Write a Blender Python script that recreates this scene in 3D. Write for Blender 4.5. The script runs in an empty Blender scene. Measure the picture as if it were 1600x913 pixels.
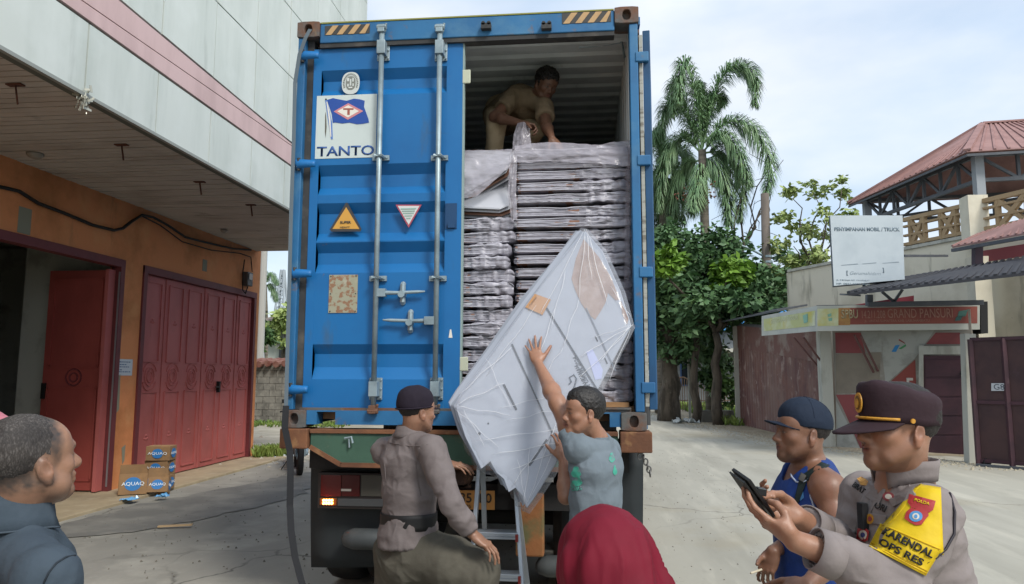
import bpy, bmesh, math, random
import numpy as np
from mathutils import Vector, Matrix
from mathutils.bvhtree import BVHTree
R0 = math.radians
sc = bpy.context.scene
col = sc.collection
random.seed(7)
rng = np.random.default_rng(7)

# ---------------- camera ----------------
F_PX, YAW, PITCH, ROLL = 1130.9, -0.0987646, 0.1137069, 0.00193343
EYE = np.array([0.0, 0.0, 1.65])
_cy, _sy, _cp, _sp = math.cos(YAW), math.sin(YAW), math.cos(PITCH), math.sin(PITCH)
_f = np.array([_sy * _cp, _cy * _cp, _sp]); _r = np.array([_cy, -_sy, 0.0]); _u = np.cross(_r, _f)
_cr, _sr = math.cos(ROLL), math.sin(ROLL)
CR, CU = _cr * _r + _sr * _u, -_sr * _r + _cr * _u
cam = bpy.data.objects.new('camera', bpy.data.cameras.new('camera'))
col.objects.link(cam)
cam.data.sensor_width = 36
cam.data.lens = F_PX / 1600 * 36
cam.data.clip_start = 0.05
cam.data.clip_end = 3000
mw = Matrix.Identity(4)
for i in range(3):
    mw[i][0], mw[i][1], mw[i][2], mw[i][3] = CR[i], CU[i], -_f[i], EYE[i]
cam.matrix_world = mw
sc.camera = cam
def P(px, py, Y=None, X=None, Z=None):
    "the real place seen at a pixel of the 1600x913 photograph, at a known Y (or X, or height Z)"
    d = _f + (px - 800) / F_PX * CR - (py - 456.5) / F_PX * CU
    t = Y / d[1] if Y is not None else (X / d[0] if X is not None else (Z - EYE[2]) / d[2])
    return EYE + d * t

# ---------------- light ----------------
sc.view_settings.view_transform = 'Standard'
sc.view_settings.look = 'None'
sc.view_settings.exposure = 1.3
sc.view_settings.gamma = 1
SUN_EL, SUN_AZ = R0(44), R0(140)      # azimuth clockwise from +Y
w = bpy.data.worlds.new('World'); sc.world = w; w.use_nodes = True
nt = w.node_tree; nt.nodes.clear()
N = nt.nodes.new; L = nt.links.new
out = N('ShaderNodeOutputWorld')
sky = N('ShaderNodeTexSky'); sky.sky_type = 'NISHITA'; sky.sun_disc = False
sky.sun_elevation = SUN_EL; sky.sun_rotation = SUN_AZ; sky.air_density = 1.3; sky.dust_density = 2.5
bg1 = N('ShaderNodeBackground'); bg1.inputs['Strength'].default_value = 0.09
L(sky.outputs[0], bg1.inputs[0])
bg2 = N('ShaderNodeBackground'); bg2.inputs['Strength'].default_value = 0.46
tc = N('ShaderNodeTexCoord'); mp = N('ShaderNodeMapping'); mp.inputs['Scale'].default_value = (1, 1, 2.2)
mp.inputs['Location'].default_value = (3.1, 0.4, 0.0)
L(tc.outputs['Generated'], mp.inputs[0])
n1 = N('ShaderNodeTexNoise'); n1.inputs['Scale'].default_value = 1.7; n1.inputs['Detail'].default_value = 8; n1.inputs['Roughness'].default_value = .52
L(mp.outputs[0], n1.inputs['Vector'])
r1 = N('ShaderNodeValToRGB'); r1.color_ramp.elements[0].position = .36; r1.color_ramp.elements[1].position = .62
r1.color_ramp.elements[0].color = (.62,) * 3 + (1,); r1.color_ramp.elements[1].color = (1, 1, 1, 1)
L(n1.outputs[0], r1.inputs[0])
n2 = N('ShaderNodeTexNoise'); n2.inputs['Scale'].default_value = 2.3; n2.inputs['Detail'].default_value = 6
mp2 = N('ShaderNodeMapping'); mp2.inputs['Location'].default_value = (9.3, 2.0, 1.0); mp2.inputs['Scale'].default_value = (1, 1, 2.5)
L(tc.outputs['Generated'], mp2.inputs[0]); L(mp2.outputs[0], n2.inputs['Vector'])
r2 = N('ShaderNodeValToRGB'); r2.color_ramp.elements[0].position = .32; r2.color_ramp.elements[1].position = .68
r2.color_ramp.elements[0].color = (.48, .65, .88, 1); r2.color_ramp.elements[1].color = (.96, .98, 1.0, 1)
L(n2.outputs[0], r2.inputs[0]); L(r2.outputs[0], bg2.inputs[0])
mx = N('ShaderNodeMixShader'); L(r1.outputs[0], mx.inputs[0]); L(bg1.outputs[0], mx.inputs[1]); L(bg2.outputs[0], mx.inputs[2])
L(mx.outputs[0], out.inputs[0])
sun = bpy.data.objects.new('sun', bpy.data.lights.new('sun', 'SUN')); col.objects.link(sun)
sun.data.energy = 1.15; sun.data.angle = R0(14); sun.data.color = (1, .965, .9)
sd = Vector((math.sin(SUN_AZ) * math.cos(SUN_EL), math.cos(SUN_AZ) * math.cos(SUN_EL), math.sin(SUN_EL)))
sun.rotation_euler = (-sd).to_track_quat('-Z', 'Y').to_euler(); sun.location = (0, 0, 30)
sc.cycles.max_bounces = 6; sc.cycles.diffuse_bounces = 3; sc.cycles.glossy_bounces = 2
sc.cycles.transparent_max_bounces = 10; sc.cycles.caustics_reflective = False; sc.cycles.caustics_refractive = False

# ---------------- materials ----------------
def lin(c):
    if isinstance(c, str):
        c = [int(c[i:i + 2], 16) / 255 for i in (0, 2, 4)]
        c = [x / 12.92 if x <= .04045 else ((x + .055) / 1.055) ** 2.4 for x in c]
    return tuple(c) + (1,)
MATS = {}
def M(name, base, rough=.6, metal=0, layers=(), bump=None, attr=None, alpha=None, emit=None, sss=0, coat=0, spec=.5):
    "layers: (colour, scale or (sx,sy,sz), lo, hi, strength)"
    if name in MATS: return MATS[name]
    m = bpy.data.materials.new(name); m.use_nodes = True; MATS[name] = m
    nt = m.node_tree; b = nt.nodes['Principled BSDF']
    b.inputs['Roughness'].default_value = rough; b.inputs['Metallic'].default_value = metal
    b.inputs['Specular IOR Level'].default_value = spec
    tc = nt.nodes.new('ShaderNodeTexCoord')
    cur = None; base = lin(base)
    if attr:
        a = nt.nodes.new('ShaderNodeAttribute'); a.attribute_name = attr; cur = a.outputs['Color']
    for i, (c, s, lo, hi, st) in enumerate(layers):
        mp = nt.nodes.new('ShaderNodeMapping'); mp.inputs['Scale'].default_value = (s,) * 3 if not hasattr(s, '__len__') else s
        mp.inputs['Location'].default_value = (i * 7.3, i * 3.1, i * 1.7)
        nt.links.new(tc.outputs['Object'], mp.inputs[0])
        n = nt.nodes.new('ShaderNodeTexNoise'); n.inputs['Scale'].default_value = 1; n.inputs['Detail'].default_value = 5; n.inputs['Roughness'].default_value = .6
        nt.links.new(mp.outputs[0], n.inputs['Vector'])
        mr = nt.nodes.new('ShaderNodeMapRange'); mr.inputs[1].default_value = lo; mr.inputs[2].default_value = hi; mr.inputs[4].default_value = st
        nt.links.new(n.outputs[0], mr.inputs[0])
        mi = nt.nodes.new('ShaderNodeMix'); mi.data_type = 'RGBA'
        nt.links.new(mr.outputs[0], mi.inputs[0])
        if cur is None: mi.inputs[6].default_value = base
        else: nt.links.new(cur, mi.inputs[6])
        mi.inputs[7].default_value = lin(c); cur = mi.outputs[2]
    if cur is None: b.inputs['Base Color'].default_value = base
    else: nt.links.new(cur, b.inputs['Base Color'])
    if bump:
        prev = None
        for (s, st, d) in (bump if isinstance(bump, list) else [bump]):
            mp = nt.nodes.new('ShaderNodeMapping'); mp.inputs['Scale'].default_value = (s,) * 3 if not hasattr(s, '__len__') else s
            nt.links.new(tc.outputs['Object'], mp.inputs[0])
            n = nt.nodes.new('ShaderNodeTexNoise'); n.inputs['Scale'].default_value = 1; n.inputs['Detail'].default_value = 4
            nt.links.new(mp.outputs[0], n.inputs['Vector'])
            bp = nt.nodes.new('ShaderNodeBump'); bp.inputs['Strength'].default_value = st; bp.inputs['Distance'].default_value = d
            nt.links.new(n.outputs[0], bp.inputs['Height'])
            if prev is not None: nt.links.new(prev, bp.inputs['Normal'])
            prev = bp.outputs[0]
        nt.links.new(prev, b.inputs['Normal'])
    if alpha is not None: b.inputs['Alpha'].default_value = alpha
    if emit: b.inputs['Emission Color'].default_value = lin(emit[0]); b.inputs['Emission Strength'].default_value = emit[1]
    if sss:
        b.inputs['Subsurface Weight'].default_value = sss; b.inputs['Subsurface Radius'].default_value = (.012, .005, .003); b.inputs['Subsurface Scale'].default_value = 1
    if coat: b.inputs['Coat Weight'].default_value = coat
    return m

def cracks(m, scale, w_, strength, colour, distort=.35):
    "thin irregular crack lines added to a material's base colour"
    nt = m.node_tree; b = nt.nodes['Principled BSDF']; lk = b.inputs['Base Color'].links; src = lk[0].from_socket if lk else None
    tc = nt.nodes.new('ShaderNodeTexCoord'); n = nt.nodes.new('ShaderNodeTexNoise'); n.inputs['Scale'].default_value = 2.2; n.inputs['Detail'].default_value = 6
    nt.links.new(tc.outputs['Object'], n.inputs['Vector']); va = nt.nodes.new('ShaderNodeVectorMath'); va.operation = 'MULTIPLY_ADD'; va.inputs[1].default_value = (distort,) * 3
    nt.links.new(n.outputs['Color'], va.inputs[0]); nt.links.new(tc.outputs['Object'], va.inputs[2]); vo = nt.nodes.new('ShaderNodeTexVoronoi'); vo.feature = 'DISTANCE_TO_EDGE'; vo.inputs['Scale'].default_value = scale
    nt.links.new(va.outputs[0], vo.inputs['Vector']); mr = nt.nodes.new('ShaderNodeMapRange'); mr.inputs[1].default_value = w_; mr.inputs[2].default_value = 0; mr.inputs[4].default_value = strength; nt.links.new(vo.outputs['Distance'], mr.inputs[0])
    n3 = nt.nodes.new('ShaderNodeTexNoise'); n3.inputs['Scale'].default_value = .6; nt.links.new(tc.outputs['Object'], n3.inputs['Vector']); m3 = nt.nodes.new('ShaderNodeMapRange'); m3.inputs[1].default_value = .48; m3.inputs[2].default_value = .6; nt.links.new(n3.outputs[0], m3.inputs[0])
    mu = nt.nodes.new('ShaderNodeMath'); mu.operation = 'MULTIPLY'; nt.links.new(mr.outputs[0], mu.inputs[0]); nt.links.new(m3.outputs[0], mu.inputs[1])
    mi = nt.nodes.new('ShaderNodeMix'); mi.data_type = 'RGBA'; nt.links.new(mu.outputs[0], mi.inputs[0]); nt.links.new(src, mi.inputs[6]); mi.inputs[7].default_value = lin(colour); nt.links.new(mi.outputs[2], b.inputs['Base Color'])

# ---------------- mesh helpers ----------------
def V3(p): return np.array([float(p[0]), float(p[1]), float(p[2])])
def nrm(v): v = np.asarray(v, float); return v / max(1e-9, np.linalg.norm(v))
def tag(o, label=None, cat=None, group=None, kind=None):
    if label: o['label'] = label
    if cat: o['category'] = cat
    if group: o['group'] = group
    if kind: o['kind'] = kind
    return o
def empty(name, loc, label, cat, group=None):
    o = bpy.data.objects.new(name, None); col.objects.link(o); o.location = Vector([float(x) for x in loc]); o.empty_display_size = .1
    return tag(o, label, cat, group)
def wloc(o):
    v = np.zeros(3)
    while o is not None: v += np.array(o.location); o = o.parent
    return v
def mesh_obj(name, me, mat, parent=None, org=None):
    o = bpy.data.objects.new(name, me); col.objects.link(o)
    if mat: me.materials.append(mat)
    if parent is not None: o.parent = parent; base = wloc(parent)
    elif org is not None: base = V3(org); o.location = Vector(base)
    else:
        n = len(me.vertices); co = np.empty(n * 3); me.vertices.foreach_get('co', co); co = co.reshape(-1, 3)
        base = np.array([(co[:, 0].min() + co[:, 0].max()) / 2, (co[:, 1].min() + co[:, 1].max()) / 2, co[:, 2].min()]); o.location = Vector(base)
    me.transform(Matrix.Translation(Vector(-base)))
    return o
class MB:
    def __init__(s): s.v = []; s.f = []; s.m = []
    def add(s, vs, fs, mi=0):
        b = len(s.v); s.v += [tuple(map(float, v)) for v in vs]; s.f += [tuple(b + i for i in f) for f in fs]; s.m += [mi] * len(fs); return s
    def box(s, a, b, mi=0):
        x0, y0, z0 = [min(a[i], b[i]) for i in range(3)]; x1, y1, z1 = [max(a[i], b[i]) for i in range(3)]
        vs = [(x0, y0, z0), (x1, y0, z0), (x1, y1, z0), (x0, y1, z0), (x0, y0, z1), (x1, y0, z1), (x1, y1, z1), (x0, y1, z1)]
        return s.add(vs, [(0, 3, 2, 1), (4, 5, 6, 7), (0, 1, 5, 4), (1, 2, 6, 5), (2, 3, 7, 6), (3, 0, 4, 7)], mi)
    def obox(s, c, ax, ay, az, mi=0):
        "oriented box: centre and three half-axis vectors"
        c, ax, ay, az = V3(c), V3(ax), V3(ay), V3(az)
        vs = [c + i * ax + j * ay + k * az for k in (-1, 1) for (i, j) in ((-1, -1), (1, -1), (1, 1), (-1, 1))]
        return s.add(vs, [(0, 3, 2, 1), (4, 5, 6, 7), (0, 1, 5, 4), (1, 2, 6, 5), (2, 3, 7, 6), (3, 0, 4, 7)], mi)
    def bar(s, a, b, w, h=None, up=(0, 0, 1), mi=0):
        a, b = V3(a), V3(b); h = h or w; d = nrm(b - a); x = np.cross(d, up)
        if np.linalg.norm(x) < 1e-3: x = np.cross(d, (0, 1, 0))
        x = nrm(x); y = np.cross(x, d)
        return s.obox((a + b) / 2, (b - a) / 2, x * w / 2, y * h / 2, mi)
    def tube(s, pts, r, n=8, mi=0, cap=True):
        pts = [V3(p) for p in pts]; rs = r if hasattr(r, '__len__') else [r] * len(pts); b = len(s.v)
        x = None; vs = []
        for i, p in enumerate(pts):
            d = nrm(pts[min(i + 1, len(pts) - 1)] - pts[max(i - 1, 0)])
            if x is None:
                x = np.cross(d, (0, 0, 1)); x = x if np.linalg.norm(x) > 1e-2 else np.cross(d, (0, 1, 0))
            x = nrm(x - d * np.dot(x, d)); y = np.cross(d, x)
            for k in range(n):
                a = 2 * math.pi * k / n; vs.append(p + rs[i] * (math.cos(a) * x + math.sin(a) * y))
        fs = [(i * n + k, i * n + (k + 1) % n, (i + 1) * n + (k + 1) % n, (i + 1) * n + k) for i in range(len(pts) - 1) for k in range(n)]
        if cap: fs += [tuple(range(n))[::-1], tuple((len(pts) - 1) * n + k for k in range(n))]
        return s.add(vs, fs, mi)
    def cyl(s, a, b, r, r2=None, n=12, mi=0): return s.tube([a, b], [r, r if r2 is None else r2], n, mi)
    def prism(s, poly, d, mi=0):
        "closed 3-D polygon pushed along vector d"
        n = len(poly); d = V3(d); vs = [V3(p) for p in poly] + [V3(p) + d for p in poly]
        return s.add(vs, [tuple(range(n))[::-1], tuple(range(n, 2 * n))] + [(i, (i + 1) % n, n + (i + 1) % n, n + i) for i in range(n)], mi)
    def grid(s, P_, mi=0, close=False):
        "P_[i][j] grid of points"
        a = len(P_); b = len(P_[0]); vs = [p for row in P_ for p in row]
        fs = [(i * b + j, i * b + (j + 1) % b, (i + 1) * b + (j + 1) % b, (i + 1) * b + j) for i in range(a - 1) for j in range(b if close else b - 1)]
        return s.add(vs, fs, mi)
    def mesh(s, name, smooth=False, fix=True):
        me = bpy.data.meshes.new(name); me.from_pydata(s.v, [], s.f)
        if any(s.m): me.polygons.foreach_set('material_index', s.m)
        if fix:
            bm = bmesh.new(); bm.from_mesh(me); bmesh.ops.recalc_face_normals(bm, faces=bm.faces); bm.to_mesh(me); bm.free()
        if smooth: me.polygons.foreach_set('use_smooth', [True] * len(me.polygons))
        me.update(); return me
    def build(s, name, mat, parent=None, smooth=False, org=None, fix=True, bevel=0, solid=0):
        me = s.mesh(name, smooth, fix)
        o = mesh_obj(name, me, mat, parent, org)
        if solid:
            md = o.modifiers.new('solid', 'SOLIDIFY'); md.thickness = solid; md.offset = 0
        if bevel:
            md = o.modifiers.new('bevel', 'BEVEL'); md.width = bevel; md.segments = 2; md.limit_method = 'ANGLE'; md.angle_limit = R0(40)
        return o
def txt(s, o, rt, up, w, h, mat, parent, name='lettering', bold=0.0, thick=.0015, bvh=None, off=.003, shear=0, curve=None):
    "lettering fitted to width w and height h, lower-left corner at o, running along rt, upward along up"
    cu = bpy.data.curves.new('t', 'FONT'); cu.body = s; cu.offset = bold; cu.resolution_u = 3; cu.shear = shear
    ob = bpy.data.objects.new('t', cu); col.objects.link(ob); bpy.context.view_layer.update()
    me = bpy.data.meshes.new_from_object(ob.evaluated_get(bpy.context.evaluated_depsgraph_get()))
    bpy.data.objects.remove(ob); bpy.data.curves.remove(cu)
    n = len(me.vertices); co = np.empty(n * 3); me.vertices.foreach_get('co', co); co = co.reshape(-1, 3)
    a, b = co.min(0), co.max(0); uv = (co[:, :2] - a[:2]) / np.maximum(b[:2] - a[:2], 1e-6)
    if curve: pts = np.array([curve(u, v) for u, v in uv])
    else: pts = V3(o) + uv[:, :1] * w * nrm(rt) + uv[:, 1:] * h * nrm(up)
    me.vertices.foreach_set('co', pts.astype(np.float32).ravel()); me.update()
    ob = mesh_obj(name, me, mat, parent); me.name = name
    md = ob.modifiers.new('solid', 'SOLIDIFY'); md.thickness = thick; md.offset = 0
    return ob
def ordinal(i):
    return ['first', 'second', 'third', 'fourth', 'fifth', 'sixth', 'seventh', 'eighth', 'ninth', 'tenth', 'eleventh', 'twelfth', 'thirteenth', 'fourteenth', 'fifteenth', 'sixteenth', 'seventeenth', 'eighteenth', 'nineteenth', 'twentieth', 'twenty-first', 'twenty-second', 'twenty-third', 'twenty-fourth'][i]
# value noise
_H = rng.random((64, 64, 64)).astype(np.float32)
def vnoise(p):
    p = np.asarray(p, float); i = np.floor(p).astype(int); f = p - i; f = f * f * (3 - 2 * f); i &= 63; j = (i + 1) & 63
    x0, y0, z0 = i.T; x1, y1, z1 = j.T; fx, fy, fz = f.T
    c = lambda a, b, d: _H[a, b, d]
    return ((c(x0, y0, z0) * (1 - fx) + c(x1, y0, z0) * fx) * (1 - fy) + (c(x0, y1, z0) * (1 - fx) + c(x1, y1, z0) * fx) * fy) * (1 - fz) + \
           ((c(x0, y0, z1) * (1 - fx) + c(x1, y0, z1) * fx) * (1 - fy) + (c(x0, y1, z1) * (1 - fx) + c(x1, y1, z1) * fx) * fy) * fz
def fbm(p, o=3):
    p = np.asarray(p, float); r = 0; a = .5; t = 0
    for k in range(o): r = r + a * vnoise(p * 2 ** k + k * 17.3); t += a; a *= .5
    return r / t
# ================= SETTING: ground =================
m_yard = M('yard_concrete', '98958c', .85, layers=[('7e7c74', (.5, .22, 1), .42, .62, .9), ('aaa79c', 1.7, .5, .7, .7), ('5f5e59', 3.1, .64, .78, .55), ('b8b5a8', 14, .6, .8, .3)], bump=[(9, .25, .02), (90, .35, .004)])
m_road = M('road_concrete', 'aaa698', .9, layers=[('8d897c', (1.5, .22, 1), .42, .66, .55), ('bdb8a8', (2.5, .4, 1), .52, .7, .8), ('9a8f76', .35, .55, .7, .6), ('7a766a', 9, .66, .76, .5), ('807d70', 2.2, .66, .82, .5)], bump=[(6, .2, .02), (70, .3, .004)])
m_dirt = M('dirt', '93866f', .95, layers=[('a79d89', 1.4, .4, .65, .8), ('6d6250', 3.3, .55, .75, .7), ('5b6a3a', .8, .62, .72, .5)], bump=[(5, .6, .05), (30, .5, .02)])
m_field = M('far_ground', '6f6c55', .95, layers=[('4d5c34', .15, .45, .6, .9), ('8f8870', .5, .55, .7, .7)])
m_stain = M('damp_concrete', '6f6e69', .75, layers=[('8a8880', 1.8, .45, .65, .8), ('585753', 3, .6, .75, .6)], bump=[(60, .3, .004)])
m_porch = M('porch_concrete', 'a8987c', .85, layers=[('8b7d66', 1.5, .45, .65, .7), ('b9ad95', 4, .55, .7, .5)], bump=[(50, .3, .004)])
def sheet(name, poly, z, mat, n=1, rough=0):
    me = bpy.data.meshes.new(name); bm = bmesh.new()
    f = bm.faces.new([bm.verts.new((x, y, z)) for x, y in poly])
    bmesh.ops.recalc_face_normals(bm, faces=bm.faces)
    if f.normal.z < 0: f.normal_flip()
    bm.to_mesh(me); bm.free()
    return tag(mesh_obj(name, me, mat, None, (0, 0, 0)), kind='structure')
sheet('ground', [(-900, -60), (900, -60), (900, 1500), (-900, 1500)], -.03, m_field)
sheet('yard_floor', [(-6.6, -6), (0, -6), (0, 12), (0, 17), (-6.0, 17), (-6.6, 14.2)], -.004, m_yard)
def wob(pts, a, n=8, seed=3):
    rr = random.Random(seed); o = []
    for i, p in enumerate(pts):
        q = pts[(i + 1) % len(pts)]
        for k in range(n):
            t = k / n; o.append((p[0] * (1 - t) + q[0] * t + rr.uniform(-a, a), p[1] * (1 - t) + q[1] * t + rr.uniform(-a, a)))
    return o
sheet('damp_patch', wob([(-5.9, 6.6), (-4.6, 7.6), (-3.9, 9.6), (-4.0, 11.6), (-4.7, 12.2), (-5.2, 10.4), (-5.7, 8.4)], .12), .004, m_stain)
sheet('road', [(-.3, -6), (60, -6), (60, 26), (12, 17.0), (8.5, 16.0), (6.3, 16.2), (5.1, 18.6), (4.3, 24), (3.9, 30), (3.7, 44), (3.9, 90), (-1.5, 90), (-2.0, 30), (-.3, 17), (-.3, 8)], .004, m_road)
sheet('dirt_verge', wob([(3.4, 60), (3.7, 42), (3.75, 30), (4.1, 24), (4.9, 18.6), (5.85, 16.6), (8.0, 15.6), (16, 15.2)], .12, 7) + [(34, 16), (34, 60)], .008, m_dirt)
sheet('dirt_lane', wob([(-12, 14.3), (-6.0, 14.3), (-3.5, 12.5), (-2.2, 17), (-2.3, 40), (-14, 40)], .15, 6), .0, M('lane_dirt', '9a9484', .95, layers=[('b3ad9d', 1.2, .4, .65, .8), ('767061', 3, .55, .75, .7)], bump=[(8, .6, .04)]))

cracks(m_yard, .55, .012, .75, '3f3e3a'); cracks(m_road, .4, .008, .6, '5a574e')
# gravel and litter along the verge
def scatter(name, n, fn, size, mat, seed, label=None, cat=None):
    rr = random.Random(seed); mb = MB()
    for _ in range(n):
        x, y = fn(rr); s = rr.uniform(*size); a = rr.uniform(0, 6.3)
        ca, sa = math.cos(a) * s, math.sin(a) * s; h = s * rr.uniform(.3, .8)
        mb.add([(x + ca, y + sa, .0), (x - sa, y + ca * .8, 0), (x - ca * .9, y - sa, 0), (x + sa, y - ca, 0), (x + ca * .2, y + sa * .3, h + .006)], [(0, 1, 4), (1, 2, 4), (2, 3, 4), (3, 0, 4)])
    o = mb.build(name, mat, org=(0, 0, 0)); return tag(o, label, cat, kind='stuff')
scatter('gravel', 2600, lambda r: (lambda t: (4.1 + (24 - t) * .12 + max(0, 18 - t) * .5 + r.gauss(0, .35), t))(r.uniform(13.6, 34)), (.01, .05), M('gravel', 'a39a86', .95), 5, 'loose gravel along the dirt edge of the road', 'gravel')
scatter('rubble', 900, lambda r: (-6.4 + r.gauss(.2, .6) + r.random() * 1.5, 16.8 + r.gauss(0, 1.6)), (.02, .11), M('rubble', 'a7a194', .95, layers=[('cfcac0', 6, .5, .7, .8)]), 6, 'broken masonry rubble at the corner of the shophouse', 'rubble')
scatter('litter', 70, lambda r: (-6.1 + r.gauss(.1, .35), 14.9 + r.gauss(0, .5)), (.03, .08), M('litter', 'c9d6e0', .5, layers=[('5f8fb8', 5, .55, .65, .8)]), 8, 'pale plastic litter below the end of the orange wall', 'litter')
scatter('grit', 1500, lambda r: (r.uniform(-5.8, 2.6), r.uniform(4.5, 16)), (.004, .016), M('grit', '6d6a60', .95), 15, 'fine grit and crumbs scattered over the concrete', 'grit')
def tufts(name, n, fn, hgt, mat, seed, label):
    rr = random.Random(seed); mb = MB()
    for _ in range(n):
        x, y = fn(rr)
        for k in range(5):
            a = rr.uniform(0, 6.3); h = rr.uniform(*hgt); l = h * rr.uniform(.2, .8); wd = .012 + h * .05
            dx, dy = math.cos(a), math.sin(a)
            mb.add([(x - dy * wd, y + dx * wd, 0), (x + dy * wd, y - dx * wd, 0), (x + dx * l * .5 + dy * wd, y + dy * l * .5 - dx * wd, h * .7), (x + dx * l, y + dy * l, h)], [(0, 1, 2), (0, 2, 3)])
    o = mb.build(name, mat, org=(0, 0, 0), fix=False); return tag(o, label, 'grass', kind='stuff')
m_grass = M('grass', '5c7a34', .8, layers=[('89994a', .9, .4, .6, .8), ('3d5a25', 2, .5, .7, .8)])
tufts('grass', 1500, lambda r: (lambda t: (4.6 + r.random() * 2.6, t))(r.uniform(24.5, 40)), (.06, .32), m_grass, 9, 'low green weeds on the verge beneath the trees')
tufts('weeds', 240, lambda r: (-6.45 + r.gauss(.12, .12), 14.25 + r.gauss(.1, .2)), (.05, .26), m_grass, 10, 'weeds growing at the foot of the orange wall corner')
tufts('grass', 500, lambda r: (r.uniform(-13, -7.5), r.uniform(22, 24)), (.04, .16), m_grass, 12, 'grass strip in front of the concrete block wall')

# ================= SHOPHOUSE (left) =================
XW, ZS, XF, YE = -6.6, 4.13, -4.43, 13.95
m_orange = M('orange_plaster', 'dd8f5c', .85, layers=[('b0703f', 1.1, .48, .66, .7), ('dd9f6a', 2.6, .52, .7, .5), ('6f5a45', (2.5, 2.5, .6), .63, .78, .6), ('c9b9a0', 5, .73, .76, .6)], bump=[(25, .25, .01)])
m_int = M('interior_plaster', 'a9aba4', .9, layers=[('7c7c74', 2, .5, .65, .7), ('4c4a44', (3, 3, 1.2), .66, .72, .8)])
m_maroon = M('maroon_frame', '6b2f32', .6, layers=[('4b2022', 3, .5, .7, .6)])
m_red = M('red_door_paint', 'b4625e', .6, layers=[('9a504c', (1.5, 1.5, .8), .45, .65, .7), ('a5605a', 4, .55, .75, .5), ('5d2c2a', (6, 6, 1.5), .66, .8, .5)], bump=[(40, .08, .003)])
m_red2 = M('red_door_paint_leaf', '9c4841', .6, layers=[('843a35', (1.5, 1.5, .8), .45, .65, .7)])
m_soffit = M('soffit_boards', 'b8b3ac', .8, layers=[('958d85', (1.2, 2, 1), .45, .7, .7), ('bcb0a5', (.8, 1.3, 1), .55, .7, .5), ('4f4540', 2.2, .64, .78, .5)])
m_panel = M('white_cladding', 'c9cfc9', .5, layers=[('b3bbb4', (2, 2, .35), .45, .7, .7), ('8b948c', (3.2, 3.2, .5), .63, .78, .55), ('d6dcd8', 1.1, .5, .7, .5)], bump=[(2.2, .1, .02)])
m_pink = M('pink_cladding', 'c9acaa', .5, layers=[('b09492', (2, 2, .5), .45, .7, .7), ('b49c92', 1.3, .6, .7, .6)])
m_joint = M('dark_joint', '5a5f58', .9)
shop = empty('shophouse', (XW, 4, 0), 'orange shophouse with tall red folding doors under a deep white panelled canopy', 'building')
mb = MB()
mb.box((XW - .2, -3, 3.26), (XW, YE + .2, ZS + .25)); mb.box((XW - .2, 9.74, 0), (XW, 10.2, 3.26)); mb.box((XW - .2, 13.98, 0), (XW, YE + .2, 3.26)); mb.box((XW - .2, -3, 0), (XW, 5.6, 3.26))
mb.build('wall', m_orange, shop)
MB().box((XW - 12, YE, 0), (XW - .2, YE + .19, 11)).build('side_wall', m_orange, shop)
mb = MB(); mb.box((XW - 12, -3, ZS + .02), (XW - .21, YE - .01, ZS + .2)); mb.box((XW - 12, 13.2, 0), (XW - .25, 13.4, ZS)); mb.box((XW - 12.2, -3, 0), (XW - 12, YE, ZS)); mb.box((XW - 12, -3.2, 0), (XW, -3, ZS))
mb.box((XW - 1.62, 9.86, 0), (XW - .2, 10.02, ZS)); mb.build('interior_wall', m_int, shop)
MB().box((XW - 12, -3, -.01), (XW - .2, 13.2, .03)).build('interior_floor', m_porch, shop)
MB().box((XW - .21, -3, -.02), (XW + .72, 14.1, .035)).build('porch_step', m_porch, shop, bevel=.01)
# openings' maroon frames
for (y0, y1) in ((10.2, 13.98), (5.6, 9.74)):
    mb = MB(); mb.box((XW - .12, y0, .03), (XW + .03, y0 + .09, 3.26)); mb.box((XW - .12, y1 - .09, .03), (XW + .03, y1, 3.26)); mb.box((XW - .12, y0, 3.17), (XW + .032, y1, 3.28)); mb.build('door_frame', m_maroon, shop)
def leaf_parts(parent, o, ax, nv, wdt, z0, z1, mat):
    "mouldings on one door leaf: o = lower corner, ax = along the leaf, nv = outward"
    o, ax, nv = V3(o), nrm(ax), nrm(nv); H = z1 - z0
    def pt(u, z, d=0): return o + ax * u + np.array([0, 0, z]) + nv * d
    mb = MB()
    for (a, b) in ((.1, H * .425), (H * .575, H - .1)):
        mg = .1
        for (p, q) in (((mg, a), (wdt - mg, a)), ((mg, b), (wdt - mg, b)), ((mg, a), (mg, b)), ((wdt - mg, a), (wdt - mg, b))):
            mb.bar(pt(*p, .006), pt(*q, .006), .022, .022, up=nv)
    mb.build('moulding', mat, parent)
    cz = H * .5
    for rr_, nm in ((.12, 'ring'), (.07, 'ring')):
        MB().tube([pt(wdt / 2 + rr_ * math.cos(t * math.pi / 9), cz + rr_ * 1.15 * math.sin(t * math.pi / 9), .006) for t in range(19)], .011, 5).build(nm, mat, parent)
    mb = MB()
    for sg in (-1, 1):
        mb.tube([pt(wdt / 2 + .17 * math.cos(t), cz + sg * (.06 + .15 * math.sin(t)), .006) for t in np.linspace(.15, math.pi - .15, 9)], .01, 5)
    mb.build('arc_moulding', mat, parent)
    for z in (H * .2, H * .77):
        mb = MB()
        for (dx, dz, r) in ((-.035, 0, .026), (.035, 0, .026), (0, .045, .028), (0, -.012, .018)):
            c = pt(wdt / 2 + dx, z + dz, 0); mb.add([c + nv * .018] + [c + r * (math.cos(k * 1.047) * ax + math.sin(k * 1.047) * np.array([0, 0, 1])) for k in range(6)], [(0, 1 + k, 1 + (k + 1) % 6) for k in range(6)])
        mb.build('rosette', mat, parent, fix=False)
yy = np.linspace(10.29, 13.89, 7)
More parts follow.
